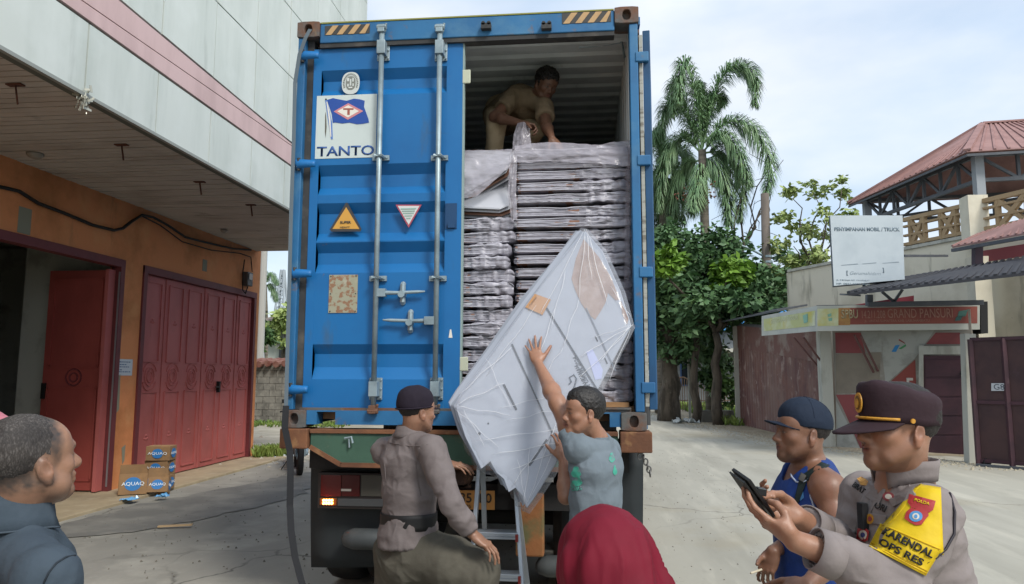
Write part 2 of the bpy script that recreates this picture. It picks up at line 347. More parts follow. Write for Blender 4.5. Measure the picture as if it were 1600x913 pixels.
for k in range(6):
    d = MB().box((XW - .09, yy[k] + .006, .05), (XW - .045 + (.012 if k % 2 else 0), yy[k + 1] - .006, 3.165)).build('door_leaf', m_red, shop, bevel=.004)
    leaf_parts(d, (XW - .045 + (.012 if k % 2 else 0), yy[k], .05), (0, 1, 0), (1, 0, 0), .6, .05, 3.165, m_red)
    if k in (3,): MB().box((XW - .04, yy[k + 1] - .06, 1.32), (XW + .03, yy[k + 1] - .02, 1.52)).bar((XW + .02, yy[k + 1] - .04, 1.42), (XW + .02, yy[k + 1] - .18, 1.42), .025).build('handle', M('dark_metal', '2c2a2a', .5, .6), d)
# leaf swung inwards at the near doorway
d = MB().box((XW - 1.02, 9.60, .05), (XW - .1, 9.645, 3.12)).build('open_door_leaf', m_red2, shop, bevel=.004); d['label'] = 'red door leaf swung open into the dark doorway'
mb = MB()
for (a, b) in ((.14, 1.4), (1.7, 2.95)):
    for (p, q) in (((-.93, a), (-.2, a)), ((-.93, b), (-.2, b)), ((-.93, a), (-.93, b)), ((-.2, a), (-.2, b))):
        mb.bar((XW + p[0], 9.596, .05 + p[1]), (XW + q[0], 9.596, .05 + q[1]), .03, .02, up=(0, 1, 0))
mb.build('moulding', m_red2, d)
for rr_ in (.115, .06): MB().tube([(XW - .55 + rr_ * math.cos(t * math.pi / 9), 9.596, 1.6 + rr_ * math.sin(t * math.pi / 9)) for t in range(19)], .012, 5).build('ring', m_maroon, d)
MB().box((XW - 1.0, 9.56, 1.3), (XW - .95, 9.6, 1.52)).build('latch', M('black_metal', '161616', .5), d)
mb = MB(); mb.box((XW - .1, 9.5, .05), (XW - .05, 9.64, 3.12)); mb.build('folded_door_leaf', m_red, shop)
MB().box((XW + .0, 9.64, .1), (XW + .02, 9.66, 3.1)).build('door_seal', M('grey_steel', '8f9496', .4, .5), shop)
# things on the interior partition
MB().tube([(XW - .72 + .02 * math.sin(k * 1.3), 9.85, 2.9 - k * .16) for k in range(9)], .022, 6).build('cable_trunk', M('black_rubber', '121212', .7), shop)
MB().box((XW - .86, 9.8, 1.92), (XW - .64, 9.86, 2.12)).build('switch_box', M('black_metal', '161616', .5), shop, bevel=.008)
MB().box((XW - .86, 9.83, 1.27), (XW - .72, 9.86, 1.36)).build('socket_plate', M('socket_brown', '5b3620', .5), shop)
# soffit
mb = MB(); rr = random.Random(2); y = -3
while y < YE - .02:
    mb.box((XW, y + .014, ZS + rr.uniform(0, .006)), (XF - .03, min(y + .108, YE - .01), ZS + .03)); y += .112
sf = mb.build('soffit_slats', m_soffit, shop); sf['kind'] = 'stuff'
MB().box((XW, -3, ZS + .03), (XF - .03, YE, ZS + .06)).build('soffit_backing', M('soffit_gap', '2b2725', .9), shop)
MB().box((XF - .03, -3, ZS - .012), (XF + .012, YE, ZS + .02)).build('edge_trim', M('grey_trim', '8c908b', .5), shop)
rust = M('rust_brown', '5f3a2b', .85, layers=[('3f2620', 12, .45, .6, .8)])
for (px, py) in ((24, 142), (190, 236), (312, 294), (392, 330)):
    c = P(px, py - 10, Z=ZS); MB().bar(c, c + np.array([.02, .02, -.17]), .03, .012).box(c - (.07, .03, .012), c + (.07, .03, 0)).build('hanger', rust, shop)
for (px, py) in ((125, 238), (796, 358)):
    pass
for (px, py, s) in ((55, 240, .09), (350, 359, .06)):
    c = P(px, py, Z=ZS); MB().tube([c, c - (0, 0, .02), c - (0, 0, .05), c - (0, 0, .065)], [s, s, s * .7, .01], 12).build('soffit_lamp', M('lamp_grey', '8f8a80', .5), shop, smooth=True)
c = P(131, 158, X=XF); mb = MB()
for k in range(40):
    p = c + rng.normal(0, .03, 3) * (1, 1, 1.4); q = p + rng.normal(0, .035, 3); mb.bar(p, q, .006, .02)
mb.build('broken_lamp', M('crumpled_foil', 'b5b5a8', .4, .3), shop)
# fascia and cladding panels
yj = [1.5 + 1.083 * i for i in range(-4, 12)]; yj = [y for y in yj if y < YE - .3] + [YE]
yj = [-3.0] + [y for y in yj if y > -2.6]
MB().box((XF - .12, -3, ZS), (XF - .035, YE - .003, 11.2)).build('backing', m_joint, shop)
for a, b in zip(yj[:-1], yj[1:]):
    MB().box((XF - .03, a + .009, ZS + .006), (XF + rng.uniform(-.002, .003), b - .009, 4.80)).build('fascia_panel', m_panel, shop)
def l2(y): return min(5.155, max(4.9, 4.96 + (y - 5.7) * .0362))
def l3(y): return max(5.165, 5.235 - (y - 6.3) * .017)
ys = [-3, 1, 4.0, 5.5, 7, 8.5, 9.8, 11.1, 12.5, YE]
MB().prism([(XF - .03, y, 4.83) for y in ys] + [(XF - .03, y, l2(y) - .006) for y in ys[::-1]], (.035, 0, 0)).build('pink_band', m_pink, shop)
MB().prism([(XF - .034, y, l2(y) + .006) for y in ys[:8]] + [(XF - .034, y, l3(y) - .01) for y in ys[:8][::-1]], (.038, 0, 0)).build('pink_band', m_pink, shop)
rows = [None, 6.17, 7.22, 8.27, 9.32, 10.37, 11.2]
for r_ in range(6):
    for a, b in zip(yj[:-1], yj[1:]):
        z0a, z0b = (l3(a) + .012, l3(b) + .012) if r_ == 0 else (rows[r_] + .009,) * 2
        z1 = rows[r_ + 1] - .009; d = rng.uniform(-.003, .004)
        MB().prism([(XF - .03, a + .008, z0a), (XF - .03, b - .008, z0b), (XF - .03, b - .008, z1), (XF - .03, a + .008, z1)], (.04 + d, 0, 0)).build('cladding_panel', m_panel, shop)
MB().box((XW - 12, YE, 4.2), (XF - .03, YE + .05, 11.2)).build('side_cladding', m_panel, shop)
# cable along the wall, meter, notice
m_cable = M('black_cable', '15130f', .7)
pts = [P(x, y, X=XW + .03) for x, y in ((-40, 280), (0, 292), (30, 299), (60, 318), (100, 333), (145, 352), (178, 360), (192, 357), (206, 346), (222, 336), (240, 340), (262, 352), (290, 371), (330, 381), (365, 389), (392, 391))]
tag(MB().tube(pts, [.022] * 9 + [.018] * 7, 6).build('wall_cable', m_cable), 'thick black cable sagging along the top of the orange wall', 'cable')
pts2 = [P(x, y, X=XW + .035) for x, y in ((222, 338), (250, 352), (285, 378), (330, 391), (375, 396), (392, 402), (394, 425))]
tag(MB().tube(pts2, .01, 6).build('wall_cable', m_cable), 'thin black cable looping down below the thick one on the orange wall', 'cable')
c = P(386, 436, X=XW + .05)
mt = empty('electricity_meter', c - (.0, 0, .12), 'small dark electricity meter box high on the end of the orange wall', 'meter')
MB().box(c - (.05, .11, .14), c + (.07, .11, .13)).build('case', M('meter_grey', '4a4846', .5), mt, bevel=.01)
MB().box(c + (.07, -.07, -.02), c + (.08, .07, .1)).build('dial_window', M('dark_glass', '202428', .1), mt)
tag(MB().tube([c + (.03, -.2, .35), c + (.03, -.25, .1), c + (.03, -.22, -.25), c + (.03, -.1, -.3), c + (.03, -.02, -.16)], .012, 6).build('wall_cable', m_cable), 'black wire hanging in a loop beside the electricity meter', 'cable')
a, b = P(183, 561, X=XW + .004), P(206, 587, X=XW + .004)
npn = empty('paper_notice', (XW + .004, (a[1] + b[1]) / 2, b[2]), 'white paper notice taped on the orange pillar between the doorways', 'notice')
ya, yb, zt, zb = a[1], b[1], a[2], b[2]
MB().box((XW + .002, ya, zb), (XW + .005, yb, zt)).build('sheet', M('paper', 'cdd3d8', .7), npn)
mb = MB()
for z, l in ((.2, .8), (.36, .6), (.5, .7), (.68, .3), (.8, .8)):
    y = ya + .03
    while y < ya + (yb - ya) * l:
        w_ = rng.uniform(.015, .05); mb.box((XW + .0052, y, zt + (zb - zt) * z), (XW + .0062, y + w_, zt + (zb - zt) * z + .012)); y += w_ + .012
mb.build('print', M('blue_print', '41618c', .7), npn)
for (x0, y0, x1, y1) in ((30, 322, 47, 368), (317, 405, 323, 425)):
    a, b = P(x0, y0, X=XW + .003), P(x1, y1, X=XW + .003)
    MB().box((XW + .001, a[1], b[2]), (XW + .004, b[1], a[2])).build('bare_patch', M('patch_grey', '8b8a78', .9), shop)
for (x0, y0, x1, y1) in ((180, 590, 188, 640), (190, 700, 196, 720)):
    q = [P(x0, y0, X=XW + .003), P(x1, y0 - 5, X=XW + .003), P(x1 - 2, y1, X=XW + .003), P(x0 + 1, y1 + 6, X=XW + .003)]
    MB().prism(q, (.002, 0, 0)).build('bare_patch', M('patch_grey', '8b8a78', .9), shop)

# ---------------- drinking-water cartons by the pillar ----------------
m_card = M('cardboard', '8f7150', .85, layers=[('7b5f42', 3, .4, .65, .7), ('ad8558', 8, .5, .7, .4)], bump=[((2, 2, 60), .12, .004)])
m_cblue = M('carton_blue', '2c74b4', .6); m_cwhite = M('carton_white', 'd8e2e8', .6); m_brand = M('brand_white', 'e6eef2', .6)
def carton(c, ang, sx, sy, sz, label, tilt=0, open_=False):
    r = empty('water_carton', c, label, 'cardboard box', 'cartons by the pillar')
    ca, sa = math.cos(ang), math.sin(ang); ax = np.array([ca, sa, 0]); ay = np.array([-sa, ca, 0]); az = np.array([0, 0, 1.0])
    if tilt: az = nrm(az + ay * tilt); ay = nrm(np.cross(az, ax))
    o = V3(c) + az * sz / 2
    if open_:
        mb = MB(); t = .006
        mb.obox(o - ay * sy / 2, ax * sx / 2, ay * t, az * sz / 2).obox(o + ay * sy / 2, ax * sx / 2, ay * t, az * sz / 2).obox(o - ax * sx / 2, ax * t, ay * (sy / 2 - .01), az * sz / 2).obox(o + ax * sx / 2, ax * t, ay * (sy / 2 - .01), az * sz / 2)
        mb.build('box_wall', m_card, r)
        MB().prism([o - ay * sy / 2 + az * sz / 2 - ax * sx / 2, o - ay * sy / 2 + az * sz / 2 + ax * sx / 2, o - ay * (sy / 2 + .03) + az * (sz / 2 + .12) + ax * sx * .45, o - ay * (sy / 2 + .03) + az * (sz / 2 + .12) - ax * sx * .48], ay * .006).build('flap', m_card, r)
    else:
        MB().obox(o, ax * sx / 2, ay * sy / 2, az * sz / 2).build('box_wall', m_card, r, bevel=.006)
        MB().obox(o + az * (sz / 2 + .001), ax * sx * .49, ay * .03, az * .0015).build('tape', M('clear_tape', 'b79a72', .25), r)
    for (fo, fx, hw) in ((o - ay * (sy / 2 + .007), ax, sx), (o + ax * (sx / 2 + .007), ay, sy)):
        n = 20; rad = sz * .33
        ring = [fo + rad * (1.15 * math.cos(6.283 * k / n) * fx + math.sin(6.283 * k / n) * az) for k in range(n)]
        dv = np.cross(fx, az); MB().prism(ring, dv * -.002 if np.dot(dv, fo - o) < 0 else dv * .002).build('emblem', m_cblue, r)
        txt('AQUAQ', fo + np.sign(np.dot(dv, fo - o)) * dv * .004 - fx * hw * .4 - az * sz * .1, fx, az, hw * .8, sz * .2, m_brand, r)
    return r
carton((-6.0, 9.95, .035), .12, .33, .24, .20, 'lowest water carton of the stack by the red doors')
carton((-6.01, 9.96, .237), .08, .33, .24, .20, 'middle water carton of the stack by the red doors')
carton((-5.99, 9.94, .439), .15, .33, .24, .20, 'top water carton of the stack by the red doors')
carton((-6.08, 9.48, .035), .45, .34, .2, .27, 'empty carton with raised flap in front of the carton stack', .12, True)
carton((-5.80, 9.60, .035), .35, .26, .2, .2, 'small open carton leaning between the stack and the empty carton', .3, True)
m_plast = M('blue_plastic', '69a7d6', .25)
for (x, y, s, lb) in ((-5.83, 9.02, .09, 'crumpled blue plastic wrapper on the ground nearest the cartons'), (-5.55, 9.28, .07, 'small blue plastic wrapper right of the cartons')):
    mb = MB(); g = [[(x + s * (i - 3) / 3 + rng.uniform(-.01, .01), y + s * (j - 3) / 3, .042 + abs(rng.normal(0, .02))) for j in range(7)] for i in range(7)]
    mb.grid(g); tag(mb.build('plastic_wrapper', m_plast, solid=.001), lb, 'litter')
c = P(277, 824, Z=.01)
mb = MB(); mb.bar(c + (-.2, -.03, 0.01), c + (.14, .05, .02), .045, .016); tag(mb.build('wood_scrap', M('raw_wood', 'b79d78', .8)), 'splintered scrap of pale wood lying on the yard', 'wood')

# ================= BEHIND THE GAP ON THE LEFT =================
m_block = M('concrete_block', '7d7b73', .95, layers=[('5d5c56', 2, .45, .62, .9), ('97958b', 7, .5, .7, .5), ('3f403b', (1.2, 1.2, .8), .62, .72, .6)], bump=[(30, .5, .01)])
bw = empty('block_wall', (-9.5, 24, 0), 'low weathered concrete block wall beyond the orange building', 'wall')
MB().box((-14, 24.03, 0), (-3.2, 24.17, 2.0)).build('mortar', M('mortar', '55544e', .95), bw)
meshes = []
for r_ in range(9):
    for i in range(14):
        x = -12.9 + i * .44 + (r_ % 2) * .22
        MB().box((x + .008, 24 + rng.uniform(0, .012), .02 + r_ * .22), (x + .43, 24.15, .02 + r_ * .22 + .208)).build('block', m_block, bw)
m_tile = M('clay_tile', '7d5a4e', .85, layers=[('6a3a30', 3, .45, .6, .8)])
tr = empty('tiled_lean_to', (-9.7, 24.7, 2.0), 'small lean-to roof of red clay tiles on the block wall', 'roof')
for i in range(12):
    x = -11.6 + i * .3
    MB().tube([(x, 23.75, 1.98 + .03 * (i % 2)), (x, 25.4, 2.14)], .11, 8).build('tile_row', m_tile, tr)
for z in (2.75,):
    pass
ff = empty('picket_fence', (-8, 27, 0), 'pale picket fence above the block wall', 'fence')
for i in range(28): MB().box((-10.5 + i * .22, 27, 1.2), (-10.4 + i * .22, 27.05, 2.95)).build('picket', M('pale_rail', 'a2a596', .8), ff)
MB().box((-10.6, 26.98, 2.4), (-4.3, 27.02, 2.5)).build('rail', MATS['pale_rail'], ff)
hb = empty('distant_house', (-14, 60, 0), 'pale low house far behind the block wall', 'building')
MB().box((-27, 60, 0), (-8, 66, 6.2)).build('wall', M('pale_wall', 'a6aaa2', .9, layers=[('8b9088', .6, .5, .65, .7)]), hb)
MB().prism([(-27.5, 59.5, 6.2), (-7.5, 59.5, 6.2), (-9.5, 63, 8), (-25.5, 63, 8)], (0, 1.0, 0)).build('roof', M('rust_roof', '7b6f68', .8), hb)
for i in range(6): MB().box((-26 + i * 3, 59.95, 2), (-24.6 + i * 3, 60.02, 4.4)).build('window', M('dark_window', '2a2f33', .2), hb)
pl = empty('power_pole', P(408, 640, Y=26) * (1, 1, 0), 'pale concrete power pole behind the block wall', 'pole')
c = P(408, 500, Y=26); MB().tube([(c[0], 26, 0), (c[0], 26, 9.5)], [.16, .12], 12).build('shaft', M('pole_concrete', 'a9aaa4', .85), pl)
MB().bar((c[0] - .9, 26, 8.7), (c[0] + .9, 26, 8.7), .1).build('crossarm', MATS['pole_concrete'], pl)
# lattice tower
c = P(439, 500, Y=150); tw = empty('lattice_tower', (c[0], 150, 0), 'tall thin lattice mast far away above the trees', 'tower')
mb = MB(); hh = P(439, 422, Y=150)[2]
for k in range(14):
    z0, z1 = hh * k / 14, hh * (k + 1) / 14; w0, w1 = 2.2 * (1 - k / 16), 2.2 * (1 - (k + 1) / 16)
    for sx in (-1, 1):
        for sy in (-1, 1): mb.bar((c[0] + sx * w0, 150 + sy * w0, z0), (c[0] + sx * w1, 150 + sy * w1, z1), .35)
    mb.bar((c[0] - w0, 150 - w0, z0), (c[0] + w1, 150 - w1, z1), .22); mb.bar((c[0] + w0, 150 - w0, z0), (c[0] - w1, 150 - w1, z1), .22); mb.bar((c[0] - w0, 150 - w0, z0), (c[0] + w0, 150 - w0, z0), .22)
mb.build('lattice', M('mast_steel', '9aa3aa', .6), tw)

# ================= VEGETATION =================
m_bark = M('bark', '5b5348', .95, layers=[('3b352d', (6, 6, 1.5), .45, .6, .9), ('7d776a', 5, .6, .75, .5)], bump=[((14, 14, 3), .6, .03)])
def leafmat(name, a, b, c): return M(name, a, .6, layers=[(b, 1.3, .42, .58, .9), (c, 3.1, .55, .72, .8)])
m_leaf_d = leafmat('dark_leaves', '54744a', '3f5f38', '739256')
m_leaf_b = leafmat('bright_leaves', '6a8f2c', '5b8127', '86a83c')
m_leaf_m = leafmat('mid_leaves', '47662f', '35522a', '6a8340')
m_leaf_y = leafmat('light_leaves', '9aa866', '7f9450', 'b5bd80')
def leaves(mb, c, rad, n, size, seed, flat=.5, hollow=.35):
    r = np.random.default_rng(seed)
    # clumps inside the ellipsoid, leaves inside the clumps
    nc = max(3, n // 45); cc = r.normal(size=(nc, 3)); cc /= np.linalg.norm(cc, axis=1)[:, None]; cc *= (hollow + (1 - hollow) * r.random((nc, 1)) ** .5)
    for k in range(n):
        q = cc[k % nc] + r.normal(0, .16, 3); p = V3(c) + q * V3(rad)
        d = nrm(r.normal(size=3) * (1, 1, flat) + (0, 0, -.35)); s = np.cross(d, nrm(r.normal(size=3))); s = nrm(s); L_ = size * r.uniform(.6, 1.4)
        mb.add([p, p + d * L_ * .5 + s * L_ * .25, p + d * L_, p + d * L_ * .5 - s * L_ * .25], [(0, 1, 2, 3)])
def limb(mb, a, b, r0, r1, seed, wig=.08, n=6):
    r = random.Random(seed); a, b = V3(a), V3(b); L_ = np.linalg.norm(b - a)
    pts = [a + (b - a) * t / n + (0 if t in (0, n) else 1) * np.array([r.uniform(-1, 1), r.uniform(-1, 1), r.uniform(-.5, .5)]) * wig * L_ for t in range(n + 1)]
    mb.tube(pts, [r0 + (r1 - r0) * t / n for t in range(n + 1)], 7)
    return pts
def tree(name, base, trunk_top, r0, crowns, label, mats, seed, size=.22, cat='tree', trunks=None):
    t = empty(name, base, label, cat); mb = MB(); limb(mb, base, trunk_top, r0, r0 * .6, seed, .03)
    for i, (c, rad, n, mi) in enumerate(crowns): limb(mb, trunk_top, c, r0 * .45, r0 * .12, seed + i + 1)
    mb.build('trunk', m_bark, t, smooth=True)
    cr = {}
    for i, (c, rad, n, mi) in enumerate(crowns): leaves(cr.setdefault(mi, MB()), c, rad, n, size, seed * 31 + i)
    for mi, m_ in cr.items(): m_.build('crown' if mi == 0 else 'young_leaves', mats[mi], t, fix=False)
    return t
# big dark tree by the roadside (Y ~ 27)
Yt = 27
def cr(px, py, rx, rz, n, mi=0, Y=Yt, ry=None): return (P(px, py, Y=Y), (rx / F_PX * Y, (ry or rx) / F_PX * Y, rz / F_PX * Y), n, mi)
b = P(1046, 650, Y=Yt); b[2] = 0
tree('broadleaf_tree', b, P(1050, 545, Y=Yt), .45, [cr(1055, 430, 60, 60, 2600), cr(1110, 400, 60, 45, 2200), cr(1060, 510, 60, 50, 2200), cr(1120, 480, 65, 45, 2400), cr(1165, 450, 55, 40, 1700), cr(1020, 470, 50, 70, 1500), cr(1040, 375, 40, 35, 900), cr(1085, 545, 55, 28, 900)], 'large dense dark green tree with a thick trunk at the roadside', [m_leaf_d, m_leaf_b], 11, .27)
tree('broadleaf_tree', P(1122, 650, Y=25) * (1, 1, 0), P(1118, 520, Y=25), .2, [cr(1135, 425, 30, 26, 700, 1, 25), cr(1130, 452, 26, 20, 420, 1, 25), cr(1160, 480, 50, 26, 900, 0, 25), cr(1100, 470, 40, 30, 700, 0, 25)], 'slender tree with bright lime green young leaves beside the dark one', [m_leaf_d, m_leaf_b], 12, .3)
tree('broadleaf_tree', P(1087, 650, Y=26) * (1, 1, 0), P(1087, 520, Y=26), .17, [cr(1040, 405, 24, 22, 500, 1, 24), cr(1080, 480, 40, 40, 800, 0, 25)], 'thin trunked tree with a lime green tuft next to the container', [m_leaf_d, m_leaf_b], 13, .3)
tree('shrub', P(1120, 645, Y=29) * (1, 1, 0), P(1120, 610, Y=29), .06, [cr(1120, 580, 28, 32, 900, 0, 29), cr(1140, 610, 24, 24, 500, 0, 29), cr(1105, 590, 20, 26, 400, 0, 29)], 'bushy mid green shrub growing behind the roadside trunks', [m_leaf_m], 14, .24, 'shrub')
tree('shrub', P(1195, 560, Y=30) * (1, 1, 0), P(1195, 500, Y=30), .1, [cr(1195, 455, 34, 34, 1100, 0, 30), cr(1230, 425, 30, 34, 900, 0, 31), cr(1180, 490, 40, 20, 500, 0, 30)], 'dark bushy tree top showing above the shed roof', [m_leaf_d], 15, .3, 'tree')
tree('feathery_tree', P(1275, 560, Y=27) * (1, 1, 0), P(1270, 440, Y=27), .11, [cr(1238, 310, 30, 18, 170, 0, 27), cr(1270, 300, 34, 18, 190, 0, 27), cr(1315, 297, 28, 18, 150, 0, 27), cr(1250, 345, 42, 22, 300, 0, 27), cr(1290, 350, 40, 26, 300, 0, 27), cr(1240, 385, 36, 24, 300, 0, 27), cr(1275, 400, 40, 26, 380, 0, 27), cr(1320, 330, 26, 20, 130, 0, 27), cr(1228, 425, 26, 20, 240, 0, 27)], 'sparse light green feathery tree behind the signboard', [m_leaf_y], 16, .21)
# bare branches
t = empty('bare_tree', P(1175, 560, Y=30) * (1, 1, 0), 'leafless grey tree with thin curved branches behind the palm', 'tree')
mb = MB(); rt = P(1150, 420, Y=30)
limb(mb, t.location, rt, .12, .09, 3)
for k, (x, y) in enumerate(((1128, 180), (1170, 215), (1212, 232), (1224, 250), (1190, 330), (1150, 210), (1140, 260), (1205, 300))):
    pts = limb(mb, rt, P(x, y, Y=30), .05, .012, 40 + k, .05)
    for j in (3, 4, 5): limb(mb, pts[j], pts[j] + rng.normal(0, .5, 3) + (0, 0, .35), .02, .008, 60 + k * 5 + j, .08, 3)
mb.build('branches', m_bark, t)
# palms
m_frond = M('palm_leaf', '7b976c', .5, layers=[('60835a', 1.5, .42, .6, .8), ('95ad70', 3, .58, .72, .6)])
m_ptrunk = M('palm_trunk', '736c60', .9, layers=[('544f46', (.5, .5, 6), .45, .6, .9)], bump=[((1, 1, 14), .6, .03)])
def frond(parent, pts, seed, ln=.85, n=190):
    r = np.random.default_rng(seed); pts = [V3(p) for p in pts]
    def cur(t):
        m = len(pts) - 1; s = t * m; i = min(int(s), m - 1); f = s - i
        p0 = pts[max(i - 1, 0)]; p1 = pts[i]; p2 = pts[i + 1]; p3 = pts[min(i + 2, m)]
        return .5 * ((2 * p1) + (-p0 + p2) * f + (2 * p0 - 5 * p1 + 4 * p2 - p3) * f * f + (-p0 + 3 * p1 - 3 * p2 + p3) * f ** 3)
    ts = np.linspace(0, 1, 12); mb = MB(); mb.tube([cur(t) for t in ts], [.05 * (1 - t * .8) for t in ts], 5)
    for k in range(n * 4):
        t = .12 + .88 * (k / (n * 4)); p = cur(t); d = nrm(cur(min(1, t + .02)) - cur(t - .02))
        a = r.normal(size=3); a = nrm(a - d * np.dot(a, d)); L_ = ln * (math.sin(math.pi * min(1, .12 + t * .86)) ** .5) * r.uniform(.7, 1.1)
        u = nrm(a + d * .7); q1 = p + u * L_ * .5; q2 = p + u * L_ * .85 + np.array([0, 0, -.45 * L_]); s = nrm(np.cross(u, (0, 0, 1)) + .01) * .019
        mb.add([p - s * .6, p + s * .6, q1 + s, q2, q1 - s], [(0, 1, 2, 4), (4, 2, 3)])
    mb.build('frond', m_frond, parent, fix=False)
def palm(base, top, r0, fr, label, seed, Y, spread=2.4):
    t = empty('palm_tree', base, label, 'palm tree'); mb = MB(); b_, t_ = V3(base), V3(top)
    n = 14; mb.tube([b_ + (t_ - b_) * k / n for k in range(n + 1)], [r0 * (1.15 - .35 * k / n) * (1.06 if k % 2 else 1) for k in range(n + 1)], 10); mb.build('trunk', m_ptrunk, t, smooth=True)
    for i, pl_ in enumerate(fr):
        dz = ((i * 37) % 7 - 3) / 3 * spread * .55; pts = []
        for j, (x, y) in enumerate(pl_): pts.append(P(x, y, Y=Y + dz * j / (len(pl_) - 1)))
        frond(t, pts, seed + i)
    return t
Yp = 30
b = P(1112, 640, Y=Yp); b[2] = 0
pm = palm(b, P(1097, 235, Y=Yp), .2, [[(1097, 235), (1088, 150), (1068, 100), (1060, 160)], [(1098, 230), (1120, 135), (1150, 105), (1178, 118), (1180, 165)], [(1097, 220), (1096, 160), (1090, 130)], [(1096, 235), (1065, 170), (1042, 165), (1030, 220)],
     [(1098, 225), (1140, 190), (1180, 205), (1203, 255), (1196, 305)], [(1098, 240), (1130, 240), (1158, 280), (1155, 345)], [(1096, 240), (1065, 215), (1040, 250), (1030, 330)], [(1097, 250), (1090, 290), (1080, 330)],
     [(1098, 245), (1118, 260), (1135, 300), (1138, 350)], [(1097, 235), (1105, 180), (1118, 150), (1130, 160)], [(1097, 250), (1070, 260), (1055, 300), (1050, 350)], [(1097, 240), (1122, 215), (1150, 230), (1172, 290)], [(1095, 240), (1080, 190), (1055, 130), (1052, 180)]],
     'tall palm with arching plumed fronds above the dark tree', 50, Yp)
b2 = P(1035, 640, Y=32); b2[2] = 0
palm(b2, P(1040, 280, Y=32), .3, [[(1040, 280), (1030, 230), (1015, 215), (1005, 260)], [(1040, 285), (1050, 260), (1065, 290), (1068, 350)], [(1040, 285), (1025, 290), (1018, 340), (1020, 390)], [(1040, 285), (1045, 300), (1050, 340), (1052, 390)], [(1040, 280), (1055, 240), (1075, 250), (1085, 310)], [(1040, 280), (1038, 240), (1030, 200)], [(1040, 285), (1034, 320), (1034, 380)], [(1040, 285), (1020, 270), (1005, 310), (1000, 360)]],
     'shorter palm with drooping fronds partly behind the container door', 80, 32)
mb = MB(); c0 = P(1088, 305, Y=Yp - .5)
for k in range(260):
    p = c0 + rng.normal(0, 1, 3) * (.3, .22, .2); s = .045
    mb.add([p + (s, 0, 0), p + (0, s, 0), p + (-s, 0, 0), p + (0, -s, 0), p + (0, 0, s), p + (0, 0, -s)], [(0, 1, 4), (1, 2, 4), (2, 3, 4), (3, 0, 4), (1, 0, 5), (2, 1, 5), (3, 2, 5), (0, 3, 5)])
mb.build('fruit_cluster', M('palm_fruit', '7a4e3c', .7), pm)['kind'] = 'stuff'
# left gap: tree and palm behind
tree('broadleaf_tree', P(440, 600, Y=60) * (1, 1, 0), P(445, 540, Y=60), .3, [cr(445, 495, 22, 18, 500, 0, 60), cr(430, 515, 24, 14, 400, 0, 60), cr(458, 520, 24, 24, 500, 0, 60)], 'distant hazy tree between the power pole and the container', [m_leaf_y], 21, .6)
tree('broadleaf_tree', P(402, 600, Y=45) * (1, 1, 0), P(400, 540, Y=45), .3, [cr(396, 500, 18, 26, 500, 0, 45), cr(410, 530, 18, 20, 400, 0, 45)], 'green tree directly behind the concrete power pole', [m_leaf_m], 22, .45)
b3 = P(418, 620, Y=75) * (1, 1, 0)
palm(b3, P(414, 445, Y=75), .25, [[(414, 445), (408, 428), (398, 440)], [(414, 445), (424, 430), (434, 444)], [(414, 445), (402, 450), (397, 470)], [(414, 445), (426, 450), (432, 470)], [(414, 445), (414, 430), (410, 420)]], 'distant coconut palm behind the power pole', 95, 75, 1)
# hedge mass and trees closing the horizon on the right
mb = MB()
for k in range(26): leaves(mb, (-30 + k * 7 + rng.uniform(-2, 2), 95 + rng.uniform(-8, 8), 3.2), (5, 4, 3.6 + rng.uniform(-1, 1.6)), 260, .9, 200 + k)
tag(mb.build('far_woods', m_leaf_m, org=(0, 95, 0), fix=False), 'low line of far woods along the horizon', 'woods', kind='stuff')
# ================= CONTAINER =================
CX0, CX1, CY0, CZ0 = -2.043, .395, 4.825, 1.2916
CZ1, CLEN = CZ0 + 2.896, 12.19
m_blue = M('container_blue', '0766a4', .5, layers=[('075a96', 1.2, .45, .65, .7), ('2f7cb0', (2, 2, .6), .56, .72, .4), ('3c5468', (4, 4, 1.2), .64, .76, .7), ('6f9cba', (26, 26, 1.6), .7, .76, .5), ('7a5a42', 19, .71, .75, .8), ('4a4a44', (1.2, 1.2, 7), .68, .8, .5)], bump=[(3, .06, .02), (60, .05, .002)])
m_blue_old = M('container_frame_blue', '256a9a', .6, layers=[('1c5684', 1.5, .4, .6, .7), ('6d5a48', 7, .62, .72, .8), ('5d8aa2', 3, .55, .75, .5), ('33302c', (9, 9, 3), .68, .76, .7)], bump=[(40, .15, .004)])
m_dsteel = M('old_gasket', '38393a', .8, layers=[('6b665e', 5, .5, .7, .6), ('1e1f20', 3, .5, .7, .7)])
m_galv = M('galvanised_steel', '93a5ac', .45, .35, layers=[('6f7d84', 6, .45, .65, .7), ('7b5a40', 11, .66, .76, .7), ('b2bdc0', 3, .55, .7, .4)])
m_rustb = M('rusty_casting', '5c5d5c', .85, layers=[('6f4a34', 5, .42, .58, .85), ('3f4549', 7, .55, .7, .7), ('8a7a5c', 12, .64, .74, .6)], bump=[(30, .4, .01)])
m_inside = M('container_inside', 'd3dada', .6, layers=[('b0babb', 1.5, .45, .65, .7), ('5c6468', 4, .62, .75, .5)])
con = empty('shipping_container', (-.824, CY0, CZ0), 'tall blue shipping container with its right door open, loaded with flat packs', 'shipping container')
